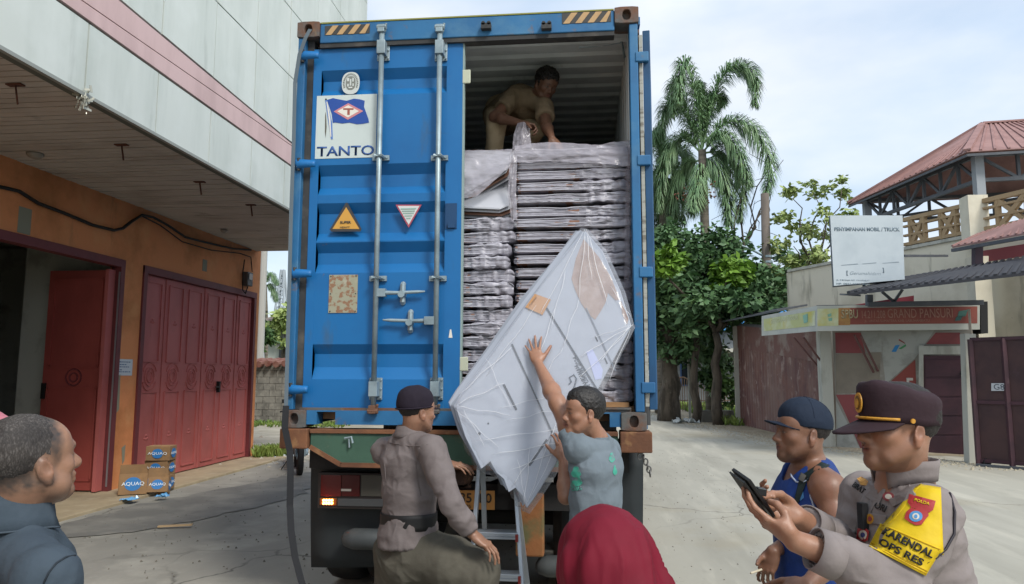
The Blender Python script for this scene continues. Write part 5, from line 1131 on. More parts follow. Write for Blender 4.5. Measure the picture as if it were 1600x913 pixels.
# painted front wall
sh2 = empty('painted_guardhouse', frnt(1400, 700), 'low guardhouse with peeling grey and red painted front behind the banner', 'building')
ztop = 3.05
W0, W1 = S0 + frnt.d * .16, F1
MB().prism([W0 + (0, 0, -.2), W1 + (0, 0, -.2), W1 + (0, 0, ztop), W0 + (0, 0, ztop)], frnt.n * -.15).build('wall', m_wall, sh2)
def paint(pts, mat, name='paint_panel', off=.004): return MB().prism([frnt(x, y, off) for x, y in pts], frnt.n * .003).build(name, mat, sh2)
paint([(1305, 520), (1345, 520), (1352, 552), (1306, 552)], m_red3)
paint([(1345, 518), (1378, 518), (1378, 550), (1356, 550)], M('pale_paint', 'a8a8a0', .8, layers=[('8a8a82', 3, .5, .65, .7)]))
paint([(1306, 553), (1376, 551), (1374, 614), (1306, 615)], M('grey_brown_paint', '8a8072', .85, layers=[('7a7064', 2, .45, .65, .7)]))
paint([(1306, 617), (1374, 616), (1372, 706), (1346, 704), (1318, 640)], m_red3)
paint([(1306, 625), (1346, 705), (1307, 698)], MATS['pale_paint'])
paint([(1378, 516), (1460, 516), (1430, 560), (1384, 600), (1379, 560)], MATS['pale_paint'])
paint([(1384, 603), (1430, 562), (1432, 612), (1388, 618)], M('brick_red_paint', '8a443c', .8, layers=[('70403a', 2.5, .5, .65, .6)]))
paint([(1462, 520), (1500, 520), (1502, 538), (1447, 538)], m_red3)
paint([(1388, 619), (1432, 613), (1434, 712), (1376, 708)], MATS['pale_paint'])
# emblem: two slanted strokes and a chevron
for pts, c_ in (([(1393, 550), (1399, 540), (1406, 539), (1400, 550)], '2f7fb8'), ([(1404, 545), (1415, 538), (1416, 541), (1408, 546)], '4a8a5a'), ([(1405, 530), (1413, 535), (1415, 538), (1404, 532)], '8a3a34')):
    paint(pts, M('emblem_' + c_, c_, .6), 'emblem', .009)
a = frnt(1416, 612, .008); txt('5', a, frnt.d if frnt.d[0] > 0 else -frnt.d, (0, 0, 1), .16, .3, M('number_white', 'c9c2b8', .7), sh2, 'painted_number', bold=.03)
# door set in the wall
dr = MB().prism([frnt(x, y, .03) for x, y in ((1443, 713), (1506, 716), (1504, 556), (1442, 556))], frnt.n * -.04).build('door', m_mard, sh2)
for k in range(5):
    y0 = 562 + k * 30; MB().prism([frnt(x, y, .034) for x, y in ((1446, y0 + 27), (1503, y0 + 27), (1502, y0), (1446, y0))], frnt.n * .008).build('door_panel', m_mard, dr, bevel=.004)
MB().prism([frnt(x, y, .04) for x, y in ((1436, 716), (1443, 716), (1443, 540), (1436, 540))], frnt.n * .03).build('door_jamb', m_wht, sh2)
MB().prism([frnt(x, y, .04) for x, y in ((1436, 554), (1506, 554), (1506, 541), (1436, 541))], frnt.n * .035).build('lintel', m_wht, sh2)
MB().cyl(frnt(1503, 580, .05), frnt(1503, 586, .05), .03).build('latch', m_blk, dr)
# braces under the canopy
for (p, q) in (((1345, 525), (1372, 580)), ((1335, 524), (1365, 582)), ((1240, 527), (1284, 580)), ((1255, 527), (1288, 572))):
    pl_ = frnt if p[0] > 1300 else side
    MB().bar(pl_(*p, .7), pl_(*q, .04), .035).build('canopy_brace', M('brace_rust', '6a4a48', .8), sh2)
# banner round the canopy
C0 = P(1277, 478, Y=16.6); Bn = empty('fuel_station_banner', C0, 'faded yellow and red fuel station banner wrapped round the canopy corner', 'banner')
cl, crn, cr2 = P(1190, 494, Y=19.6), P(1277, 478, Y=16.6), P(1531, 475, Y=16.15)
bl, bc, br = P(1190, 525, Y=19.6), P(1277, 517.5, Y=16.6), P(1531, 515, Y=16.15)
m_by = M('banner_yellow', 'b9bd84', .7, layers=[('cdd0b4', 1.2, .45, .62, .9), ('c2b455', 2.0, .52, .68, .8)])
m_br = M('banner_red', '8a4a3e', .7, layers=[('7a3d38', 1.5, .45, .6, .8), ('a06a58', 3.5, .6, .72, .5)])
m_bo = M('banner_orange', 'a8804a', .7, layers=[('96663e', 2, .45, .6, .8)])
m_bw = M('banner_pale', 'b8bab2', .7, layers=[('a2a49c', 2, .5, .65, .5)])
def lerp(a, b, t): return a + (b - a) * t
def bq(ta, tb, va, vb, mat, name, right=True, off=0.):
    T0, T1, B0, B1 = (crn, cr2, bc, br) if right else (cl, crn, bl, bc)
    n_ = nrm(np.cross(T1 - T0, B0 - T0)); n_ = n_ if np.dot(EYE - T0, n_) > 0 else -n_
    pt = lambda t, v: lerp(lerp(T0, T1, t), lerp(B0, B1, t), v) + n_ * off
    return MB().prism([pt(ta, va), pt(tb, va), pt(tb, vb), pt(ta, vb)], n_ * -.02 if off == 0 else n_ * .002).build(name, mat, Bn), pt, n_
bq(0, 1, 0, 1, m_bw, 'banner_cloth', False); bq(0, 1, 0, 1, m_bw, 'banner_cloth', True)
bq(.05, .97, .18, .78, m_by, 'colour_field', False, .004); bq(.0, .135, .12, .8, m_by, 'colour_field', True, .004)
bq(.135, .21, .1, .78, m_bo, 'colour_field', True, .004)
_, pt, bn_ = bq(.21, .985, .1, .76, m_br, 'colour_field', True, .004)
m_fade = M('faded_lettering', '9c7566', .7); d_r = nrm(cr2 - crn)
txt('SPBU', pt(.155, .52) + bn_ * .009, d_r, (0, 0, 1), np.linalg.norm(pt(.26, .5) - pt(.155, .5)), .20, M('pale_lettering', 'a09272', .7), Bn, bold=.02)
txt('14.211.208', pt(.285, .52) + bn_ * .009, d_r, (0, 0, 1), np.linalg.norm(pt(.43, .5) - pt(.285, .5)), .17, m_fade, Bn)
txt('GRAND PANSURI', pt(.445, .52) + bn_ * .009, d_r, (0, 0, 1), np.linalg.norm(pt(.84, .5) - pt(.445, .5)), .20, m_fade, Bn)
txt('JL. LINTAS SUMATERA KAB. LABUHANBATU', pt(.3, .7) + bn_ * .009, d_r, (0, 0, 1), np.linalg.norm(pt(.7, .5) - pt(.3, .5)), .07, m_fade, Bn)
for q, c_ in (([(.875, .28), (.93, .22), (.915, .48), (.865, .52)], '3f6a62'), ([(.86, .5), (.9, .46), (.885, .64), (.85, .66)], '35605c')): MB().prism([pt(*p) + bn_ * .007 for p in q], bn_ * .002).build('emblem', M('emblem_' + c_, c_, .6), Bn)
for q in ([(.065, .35), (.09, .3), (.09, .42), (.07, .45)], [(.07, .5), (.095, .48), (.095, .6), (.075, .62)]): MB().prism([pt(*p) + bn_ * .007 for p in q], bn_ * .002).build('emblem', M('emblem_teal', '7fae9a', .6), Bn)
_, ptl, bl_ = bq(.06, .07, .2, .21, m_by, 'colour_field', False, .005)
txt('SPBU GRAND PANSURI', ptl(.2, .45) + bl_ * .009, nrm(crn - cl), (0, 0, 1), np.linalg.norm(ptl(.7, .5) - ptl(.2, .5)), .12, M('faint_lettering', 'd2d4b4', .7), Bn)
MB().prism([ptl(*p) + bl_ * .009 for p in ((.78, .3), (.86, .26), (.86, .6), (.8, .64))], bl_ * .002).build('emblem', MATS['emblem_teal'], Bn)
# canopy slab behind banner and dark end
MB().prism([lerp(bc, crn, .96) + (0, .05, 0), lerp(br, cr2, .96) + (0, .05, 0), lerp(br, cr2, .96) + (.2, 2.2, 0), lerp(bc, crn, .96) + (.6, 2.2, 0)], (0, 0, .04)).build('canopy_top', m_steel, Bn)
MB().prism([cr2 + (.02, 0, .05), cr2 + (.16, 0, .05), br + (.16, 0, -.08), br + (.02, 0, -.08)], (0, .6, 0)).build('end_board', m_blk, Bn)
# red sloped board above the banner
rb = P(1340, 478, Y=17.5); MB_ = MB().prism([P(1318, 479, Y=17.3), P(1428, 477, Y=17.0), P(1428, 462, Y=17.0)], (0, .05, 0)); tag(MB_.build('red_board', M('board_red', '8a3440', .6)), 'narrow red triangular board standing on top of the banner canopy', 'board')

# upper cream storey with pavilion
up = empty('cream_upper_storey', P(1400, 560, Y=19) * (1, 1, 0), 'cream two-storey building with rooftop terrace behind the guardhouse', 'building')
Q1, Q2 = P(1232, 432, Y=23.4), P(1530, 372, Y=17.6)
zQ = 4.88; Q1[2] = Q2[2] = 0
tl = Pln(Q1, Q2)
Q3 = Q2 + (Q2 - Q1) * .35
MB().prism([Q1, Q3, Q3 + (0, 0, zQ), Q1 + (0, 0, zQ)], tl.n * -.2).build('wall', m_cream, up)
MB().prism([Q1 + tl.n * .05 + (0, 0, zQ), Q3 + tl.n * .05 + (0, 0, zQ), Q3 + tl.n * .05 + (0, 0, zQ + .08), Q1 + tl.n * .05 + (0, 0, zQ + .08)], tl.n * -.3).build('coping', m_wht, up)
MB().prism([Q1 + (0, .02, 0), Q1 + (5, .5, 0), Q1 + (5, .5, zQ), Q1 + (0, .02, zQ)], (0, .2, 0)).build('end_wall', m_cream, up)
MB().prism([Q1 - tl.n * .2 + (0, 0, zQ - .25), Q3 - tl.n * .2 + (0, 0, zQ - .25), Q3 - tl.n * 7 + (0, 0, zQ - .25), Q1 - tl.n * 7 + (0, 0, zQ - .25)], (0, 0, .1)).build('terrace_floor', m_wht, up)
# ground-floor pier and bay right of the banner
a = P(1537, 600, Y=16.9); MB().box((a[0] - .03, 16.9, 0), (a[0] + .32, 17.25, 4.3)).build('pier', m_cream, up)
MB().box((a[0] + .3, 18.4, 0), (a[0] + 3, 18.6, 4.3)).build('bay_wall', M('bay_wall', '8a8478', .85, layers=[('6f6a60', 1.5, .45, .6, .7)]), up)
g0 = P(1575, 520, Y=18.3)
for k in range(4): MB().box((g0[0] + k * .09, 18.3, 1.9), (g0[0] + k * .09 + .03, 18.35, 2.7)).build('window_bar', M('bar_maroon', '6b3a3c', .6), up)
# balustrade with X motifs (concrete, sand-coloured)
m_bal = M('sand_balustrade', 'a8906f', .85, layers=[('8d785c', 2, .45, .65, .6)])
bal = empty('terrace_balustrade', P(1465, 400, Y=17.5), 'sand coloured concrete balustrade with crossed bars on the terrace edge', 'balustrade')
zb0, zb1 = 4.97, 5.72
def bseg(pxa, pxb, nm, base=tl):
    a, b = tl(pxa, 380, .0), tl(pxb, 380, .0); a, b = a * (1, 1, 0), b * (1, 1, 0)
    for z, h_ in ((zb1 - .05, .1), (zb0 + .52, .05), (zb0 + .28, .05), (zb0 + .05, .08)): MB().bar(a + (0, 0, z), b + (0, 0, z), .12, h_).build('rail', m_bal, bal)
    L_ = np.linalg.norm(b - a); n = max(1, int(round(L_ / 1.15)))
    for k in range(n):
        c0, c1 = lerp(a, b, (k + .25) / n), lerp(a, b, (k + .72) / n)
        MB().bar(c0 + (0, 0, zb0), c0 + (0, 0, zb1 - .08), .1).build('baluster', m_bal, bal); MB().bar(c1 + (0, 0, zb0), c1 + (0, 0, zb1 - .08), .1).build('baluster', m_bal, bal)
        MB().bar(c0 + (0, 0, zb0), c1 + (0, 0, zb1 - .08), .1).build('cross_bar', m_bal, bal); MB().bar(c0 + (0, 0, zb1 - .08), c1 + (0, 0, zb0), .098).build('cross_bar', m_bal, bal)
    return a, b
bseg(1413, 1512, 'a'); bseg(1540, 1640, 'b')
mb = tl(1525, 372, .05); MB().box((mb[0] - .22, mb[1] - .2, zb0 - .25), (mb[0] + .22, mb[1] + .2, zb1 + .1)).build('corner_pier', m_cream, bal)
# pavilion roof
pv = empty('rooftop_pavilion', P(1530, 345, Y=17.5), 'open rooftop pavilion with pink metal hip roof on steel trusses', 'pavilion')
zE = 6.95
def atz(px, py, z): return P(px, py, Z=z)
E2, E1, E3 = atz(1511, 238, zE), atz(1325, 320, zE), None
E3 = E2 + nrm((E2 - E1)[[1, 0, 2]] * (1, -1, 0)) * 0; ex = np.array([1.0, -.12, 0]); ex = nrm(ex)
E3 = E2 + ex * 6.0; E4 = E1 + ex * 6.0
rz = 8.75; R1 = P(1535, 196, Z=rz); R2 = R1 + ex * 2.2
def ribbed(a, b, c, d, n, name, mat):
    "roof plane between eave a-b and ridge d-c, with raised ribs"
    pr_ = MB().prism([a, b, c, d], (0, 0, .02)).build(name, mat, pv)
    mbb = MB()
    for k in range(n + 1):
        t = k / n; p, q = lerp(a, b, t), lerp(d, c, t); mbb.bar(p + (0, 0, .035), q + (0, 0, .035), .05, .035)
    o = mbb.build('ribs', mat, pr_); o['kind'] = 'stuff'
ribbed(E1, E2, R1 + (0, 0, .001), R1 + (0, 0, 0.0), 22, 'roof_sheet', m_roof); ribbed(E2 + (0, 0, .0005), E3, R2, R1, 20, 'roof_sheet', m_roof); ribbed(E3, E4, R2, R2 + (.001, 0, 0), 16, 'roof_sheet', m_roof); ribbed(E4, E1, R1, R2, 20, 'roof_sheet', m_roof)
for (p, q) in ((E1, R1), (E2, R1), (E3, R2), (E4, R2), (R1, R2)): MB().bar(p + (0, 0, .06), q + (0, 0, .06), .16, .05).build('ridge_cap', m_roof, pv)
MB().prism([E1 + (0, 0, -.1), E2 + (0, 0, -.1), E2 + (0, 0, -.04), E1 + (0, 0, -.04)], (.02, .02, 0)).build('fascia', m_steel, pv); MB().prism([E2 + (0, 0, -.1), E3 + (0, 0, -.1), E3 + (0, 0, -.04), E2 + (0, 0, -.04)], (.0, .03, 0)).build('fascia', m_steel, pv)
def truss(a, b, h_, n, taper=False):
    MB().bar(a, b, .09).build('truss_chord', m_steel, pv); MB().bar(a - (0, 0, h_), b - (0, 0, h_), .09).build('truss_chord', m_steel, pv)
    for k in range(n + 1):
        p = lerp(a, b, k / n); MB().bar(p, p - (0, 0, h_), .07).build('truss_post', m_steel, pv)
        if k < n: q = lerp(a, b, (k + 1) / n); MB().bar(p - (0, 0, h_) if k % 2 else p, q if k % 2 else q - (0, 0, h_), .065).build('truss_brace', m_steel, pv)
ins = .35
i1, i2, i3, i4 = [p + (nrm((E1 + E3) / 2 - p) * (1, 1, 0)) * ins * 1.6 for p in (E1, E2, E3, E4)]
for (a, b, n) in ((i1, i2, 7), (i2, i3, 6), (i4, i1, 6), (i3, i4, 7)): truss(a + (0, 0, .02), b + (0, 0, .02), .62, n)
for c, z0 in ((i2, 5.6), (i1, 4.9), (i3, 4.9), (i4, 4.9)): MB().box((c[0] - .1, c[1] - .1, z0), (c[0] + .1, c[1] + .1, zE)).build('column', M('column_grey', '8f959b', .6), pv)
MB().bar(i1 + (0, 0, -.6), i3 + (0, 0, -.6), .07).build('tie', m_steel, pv)
# lower pink awning and dark awning
aw = empty('pink_awning', P(1560, 370, Y=15.5), 'pink ribbed awning with dark underside below the terrace rail', 'awning')
a, b, c_, d_ = P(1488, 388, Y=16.4), P(1640, 360, Y=14.2), P(1640, 332, Y=15.2), P(1530, 368, Y=17.2)
MB().prism([a, b, c_, d_], (0, 0, .04)).build('sheet', m_roof, aw)
mbb = MB()
for k in range(14): mbb.bar(lerp(a, b, k / 13) + (0, 0, .05), lerp(d_, c_, k / 13) + (0, 0, .05), .04, .03)
mbb.build('ribs', m_roof, aw)['kind'] = 'stuff'
MB().bar(a - (0, 0, .05), b - (0, 0, .05), .07).build('edge_beam', m_steel, aw)
MB().bar(P(1527, 385, Y=16.4), P(1527, 425, Y=16.4), .16).build('support', M('support_maroon', '4a3a4a', .6), aw)
MB().prism([P(1535, 410, Y=17), P(1640, 395, Y=16), P(1640, 375, Y=16), P(1535, 392, Y=17)], (0, .05, 0)).build('valance', M('valance_red', '8a4a50', .7), aw)
aw2 = empty('dark_awning', P(1450, 460, Y=15), 'large dark sloping sheet awning over the guardhouse banner', 'awning')
a, b, c_, d_ = P(1326, 462, Y=14.6), P(1660, 424, Y=12.8), P(1660, 396, Y=14.8), P(1400, 440, Y=17)
MB().prism([a, b, c_, d_], (0, 0, .05)).build('sheet', M('dark_sheet', '33343a', .7, layers=[('4a4848', 2, .5, .7, .5)]), aw2)
mbb = MB()
for k in range(26): mbb.bar(lerp(a, b, k / 25) + (0, 0, .06), lerp(d_, c_, k / 25) + (0, 0, .06), .06, .05)
mbb.build('ribs', MATS['dark_sheet'], aw2)['kind'] = 'stuff'
MB().bar(P(1312, 460, Y=14.7), P(1345, 462, Y=14.6), .05, .03).build('gutter', m_steel, aw2)
p0, p1 = P(1358, 461, Y=16.3), P(1358, 478, Y=16.3)
MB().bar(p0, p1, .12).build('post', m_steel, aw2); MB().bar(P(1356, 476, Y=16.2), P(1536, 473, Y=15.9), .1).build('beam', m_steel, aw2)
for (p, q) in (((1378, 456), (1398, 473)), ((1410, 453), (1396, 473))): MB().bar(P(*p, Y=16.2), P(*q, Y=16.2), .05).build('brace', m_steel, aw2)
a = P(1520, 470, Y=15.9)
# signboard
m_sb = M('signboard_white', 'c3ccd0', .5, layers=[('a0adb4', 1, .45, .65, .5)])
sgn = empty('storage_signboard', P(1355, 447, Y=15.6), 'white square hanging signboard about car and truck storage', 'sign')
a, b, c_, d_ = P(1297, 337, Y=15.6), P(1410, 337, Y=15.3), P(1413.5, 437, Y=15.3), P(1303, 447, Y=15.6)
sn = nrm(np.cross(b - a, d_ - a)); sn = sn if np.dot(EYE - a, sn) > 0 else -sn
MB().prism([a, b, c_, d_], sn * -.28).build('box', M('sign_box_side', '4c5560', .6), sgn)
MB().prism([a + sn * .002, b + sn * .002, c_ + sn * .002, d_ + sn * .002], sn * .01).build('face', m_sb, sgn)
sp = lambda u, v, o=.016: lerp(lerp(a, b, u), lerp(d_, c_, u), v) + sn * o
rt = nrm(b - a); Wd = np.linalg.norm(b - a); Hd = np.linalg.norm(a - d_)
m_sl = M('sign_lettering', '6a7a84', .6); m_sl2 = M('faint_sign_lettering', '8f9ca4', .6)
txt('PENYIMPANAN MOBIL / TRUCK', sp(.05, .225), rt, (0, 0, 1), Wd * .9, Hd * .055, m_sl, sgn, bold=.03)
txt('[', sp(.19, .87), rt, (0, 0, 1), Wd * .02, Hd * .07, m_sl, sgn, bold=.04); txt(']', sp(.7, .87), rt, (0, 0, 1), Wd * .02, Hd * .07, m_sl, sgn, bold=.04)
txt('Gerumahidam', sp(.24, .86), rt, (0, 0, 1), Wd * .42, Hd * .045, m_sl2, sgn, shear=.3)
txt('JL. S M RAJA NO 170 STABAT', sp(.04, .935), rt, (0, 0, 1), Wd * .46, Hd * .026, m_sl, sgn, bold=.01); txt('HP. 0852 0870 4042', sp(.04, .985), rt, (0, 0, 1), Wd * .46, Hd * .026, m_sl, sgn, bold=.01)
for (u0, v0, u1, v1) in ((.42, .67, .62, .72), (.7, .66, .93, .73), (.12, .69, .36, .72)): MB().prism([sp(u0, v1), sp(u1, v1), sp(u1 - .005, v1 - .012), sp(u0, v1 - .006)], sn * .001).build('faded_print', m_sl2, sgn)
MB().bar(P(1350, 446, Y=15.7), P(1352, 458, Y=15.9), .06).build('bracket', m_steel, sgn); MB().bar(P(1412, 400, Y=15.6), P(1480, 400, Y=17.5), .05).build('bracket', m_steel, sgn)
# gate leaf and posts in front
gp = empty('metal_gate', P(1560, 728, Z=0), 'dark maroon sheet metal gate leaf standing open at the right edge', 'gate')
G0, G1 = P(1530, 728, Z=0), P(1640, 738, Z=0); gpl = Pln(G0, G1); zG = gpl(1535, 530)[2]
GH = zG
ng = 3
for k in range(ng):
    p, q = lerp(G0, G1, k / ng), lerp(G0, G1, (k + 1) / ng)
    MB().prism([p + (0, 0, .12), q + (0, 0, .12), q + (0, 0, GH), p + (0, 0, GH)], gpl.n * -.02).build('gate_panel', M('gate_maroon', '48302f', .6, layers=[('3a2628', 2, .45, .6, .8), ('5a4650', 3, .62, .75, .5)]), gp)
for z in (.1, GH, GH * .5): MB().bar(G0 + (0, 0, z), G1 + (0, 0, z), .06).build('gate_rail', m_mard, gp)
for t in (0, .5, 1): MB().bar(lerp(G0, G1, t) + gpl.n * .015, lerp(G0, G1, t) + gpl.n * .015 + (0, 0, GH), .07).build('gate_stile', m_mard, gp)
a = gpl(1549, 599, .03); b = gpl(1569, 611, .03); MB().prism([a, gpl(1569, 599, .03), b, gpl(1549, 611, .03)], gpl.n * .004).build('gate_sticker', M('gate_sticker', 'b9bcc0', .6), gp)
a = gpl(1553, 609, .035); txt('G8', a, gpl.d if gpl.d[0] > 0 else -gpl.d, (0, 0, 1), .17, .1, m_slot, gp)
MB().bar(G0 + (-.1, -.1, .03), G1 + (.2, -.2, .03), .08, .04).build('gate_track', m_steel, gp)
MB().cyl(G0 + (.1, -.1, .08), G0 + (.1, .05, .08), .07).build('roller', m_blk, gp)
ptp = empty('gate_post', P(1512, 722, Z=0), 'leaning pale concrete gate post between the door and the gate leaf', 'post')
a, b = P(1519, 724, Z=0), P(1512, 522, Y=P(1519, 724, Z=0)[1]); MB().bar(a, b, .2, .2).build('shaft', m_wht, ptp, bevel=.01)
# concrete street pole with lamp arm
pb = P(1200, 560, Y=27); sl = empty('street_pole', pb * (1, 1, 0), 'tall brown concrete pole with street lamp arm behind the shed', 'pole')
t_ = P(1195, 303, Y=27); MB().tube([(pb[0], 27, 0), (t_[0], 27, t_[2])], [.2, .15], 12).build('shaft', M('pole_brown', '6f665e', .85, layers=[('5a524a', (3, 3, .6), .45, .6, .7)]), sl, smooth=True)
p, q, r_ = P(1196, 402, Y=27), P(1170, 388, Y=26.8), P(1140, 378, Y=26.6)
MB().tube([p, q, r_], .04, 8).build('arm', m_galv, sl); MB().tube([r_ + (.25, 0, -.0), r_, r_ + (-.28, 0, .06)], [.06, .12, .04], 10).build('lamp_head', M('lamp_head_grey', 'a9aeb0', .4), sl, smooth=True)
for z in (.8, 1.0): MB().tube([(t_[0] + .0, 27, t_[2] - 1.6 - z), (t_[0], 27, t_[2] - 1.52 - z)], .185, 12).build('pole_band', m_galv, sl)
for k, (p, q) in enumerate((((1196, 420), (1395, 445)), ((1560, 340), (1320, 440)))):
    pass
# blue-roofed house, gate and wall glimpsed under the trees
hs = empty('blue_roofed_house', (12.5, 44, 0), 'house with bright blue roof glimpsed under the trees', 'building')
x0, x1 = P(1040, 520, Y=44)[0], P(1240, 520, Y=44)[0]
MB().box((x0, 44, 0), (x1 + 4, 50, 4.2)).build('wall', M('house_wall', '8a8f92', .85, layers=[('6a7078', 1, .45, .6, .7)]), hs)
MB().prism([(x0 - .5, 43.3, 4.2), (x1 + 4, 43.3, 4.2), (x1 + 4, 47, 6.5), (x0 - .5, 47, 6.5)], (0, 0, .08)).build('roof', M('bright_blue_roof', '2f7ab8', .5, layers=[('4a94c8', (8, .5, 1), .45, .6, .6)]), hs)
for k in range(6):
    xw = x0 + .8 + k * 1.6; wn = MB().box((xw, 43.93, 1.0), (xw + .8, 44.0, 2.6)).build('window', M('blue_frame', '3a5a8a', .5), hs); MB().box((xw + .08, 43.9, 1.08), (xw + .72, 43.93, 2.52)).build('pane', M('dark_pane', '1c2630', .1), wn)
MB().box((x0, 42, 2.95), (x1, 43.9, 3.15)).build('porch_beam', m_wht, hs)
for px in (1082, 1106, 1150): x = P(px, 560, Y=42)[0]; MB().box((x, 42, 0), (x + .25, 42.3, 2.95)).build('porch_column', m_wht, hs)
gt = empty('ornamental_gate', P(1100, 640, Y=34) * (1, 1, 0), 'rusty ornamental gate with arched top behind the tree trunks', 'gate')
ga, gb = P(1052, 640, Y=34) * (1, 1, 0), P(1145, 640, Y=34) * (1, 1, 0); m_gr = M('gate_rust', '6f5a48', .8)
for k in range(26): p = lerp(ga, gb, k / 25); MB().bar(p, p + (0, 0, 1.25 + .3 * abs(math.sin(k * .38))), .03).build('bar', m_gr, gt)
MB().tube([lerp(ga, gb, k / 25) + (0, 0, 1.25 + .3 * abs(math.sin(k * .38))) for k in range(26)], .035, 6).build('top_rail', m_gr, gt); MB().bar(ga + (0, 0, .5), gb + (0, 0, .5), .04).build('rail', m_gr, gt)
lw = empty('low_parapet', P(1120, 650, Y=26.5) * (1, 1, 0), 'low mossy grey concrete kerb wall among the weeds', 'wall')
a, b = P(1094, 652, Y=26.5), P(1150, 652, Y=26.0); MB().box((a[0], 26.3, 0), (b[0], 26.55, .42)).build('body', m_block, lw, bevel=.02)
for px, Y in ((1078, 27.5),):
    q = P(px, 640, Y=Y) * (1, 1, 0); o = empty('bollard_pipe', q, 'thin bent white pipe standing on the verge by the big trunk', 'pipe'); MB().tube([q, q + (0, 0, 2.4), q + (-.12, 0, 2.6)], .05, 8).build('pipe', m_wht, o)
for k in range(7):
    q = P(1070 + rng.uniform(-12, 16), 652, Y=25.6 + rng.uniform(0, 1)) * (1, 1, 0); g = [[q + (i * .09 - .2, j * .09 - .2, abs(rng.normal(0, .07))) for j in range(5)] for i in range(5)]
    MBR = MBR if k else MB(); MBR.grid(g)
tag(MBR.build('rubbish', M('pale_rubbish', 'b4bab8', .6)), 'pale crumpled rubbish dumped on the verge beneath the big tree', 'rubbish', kind='stuff')
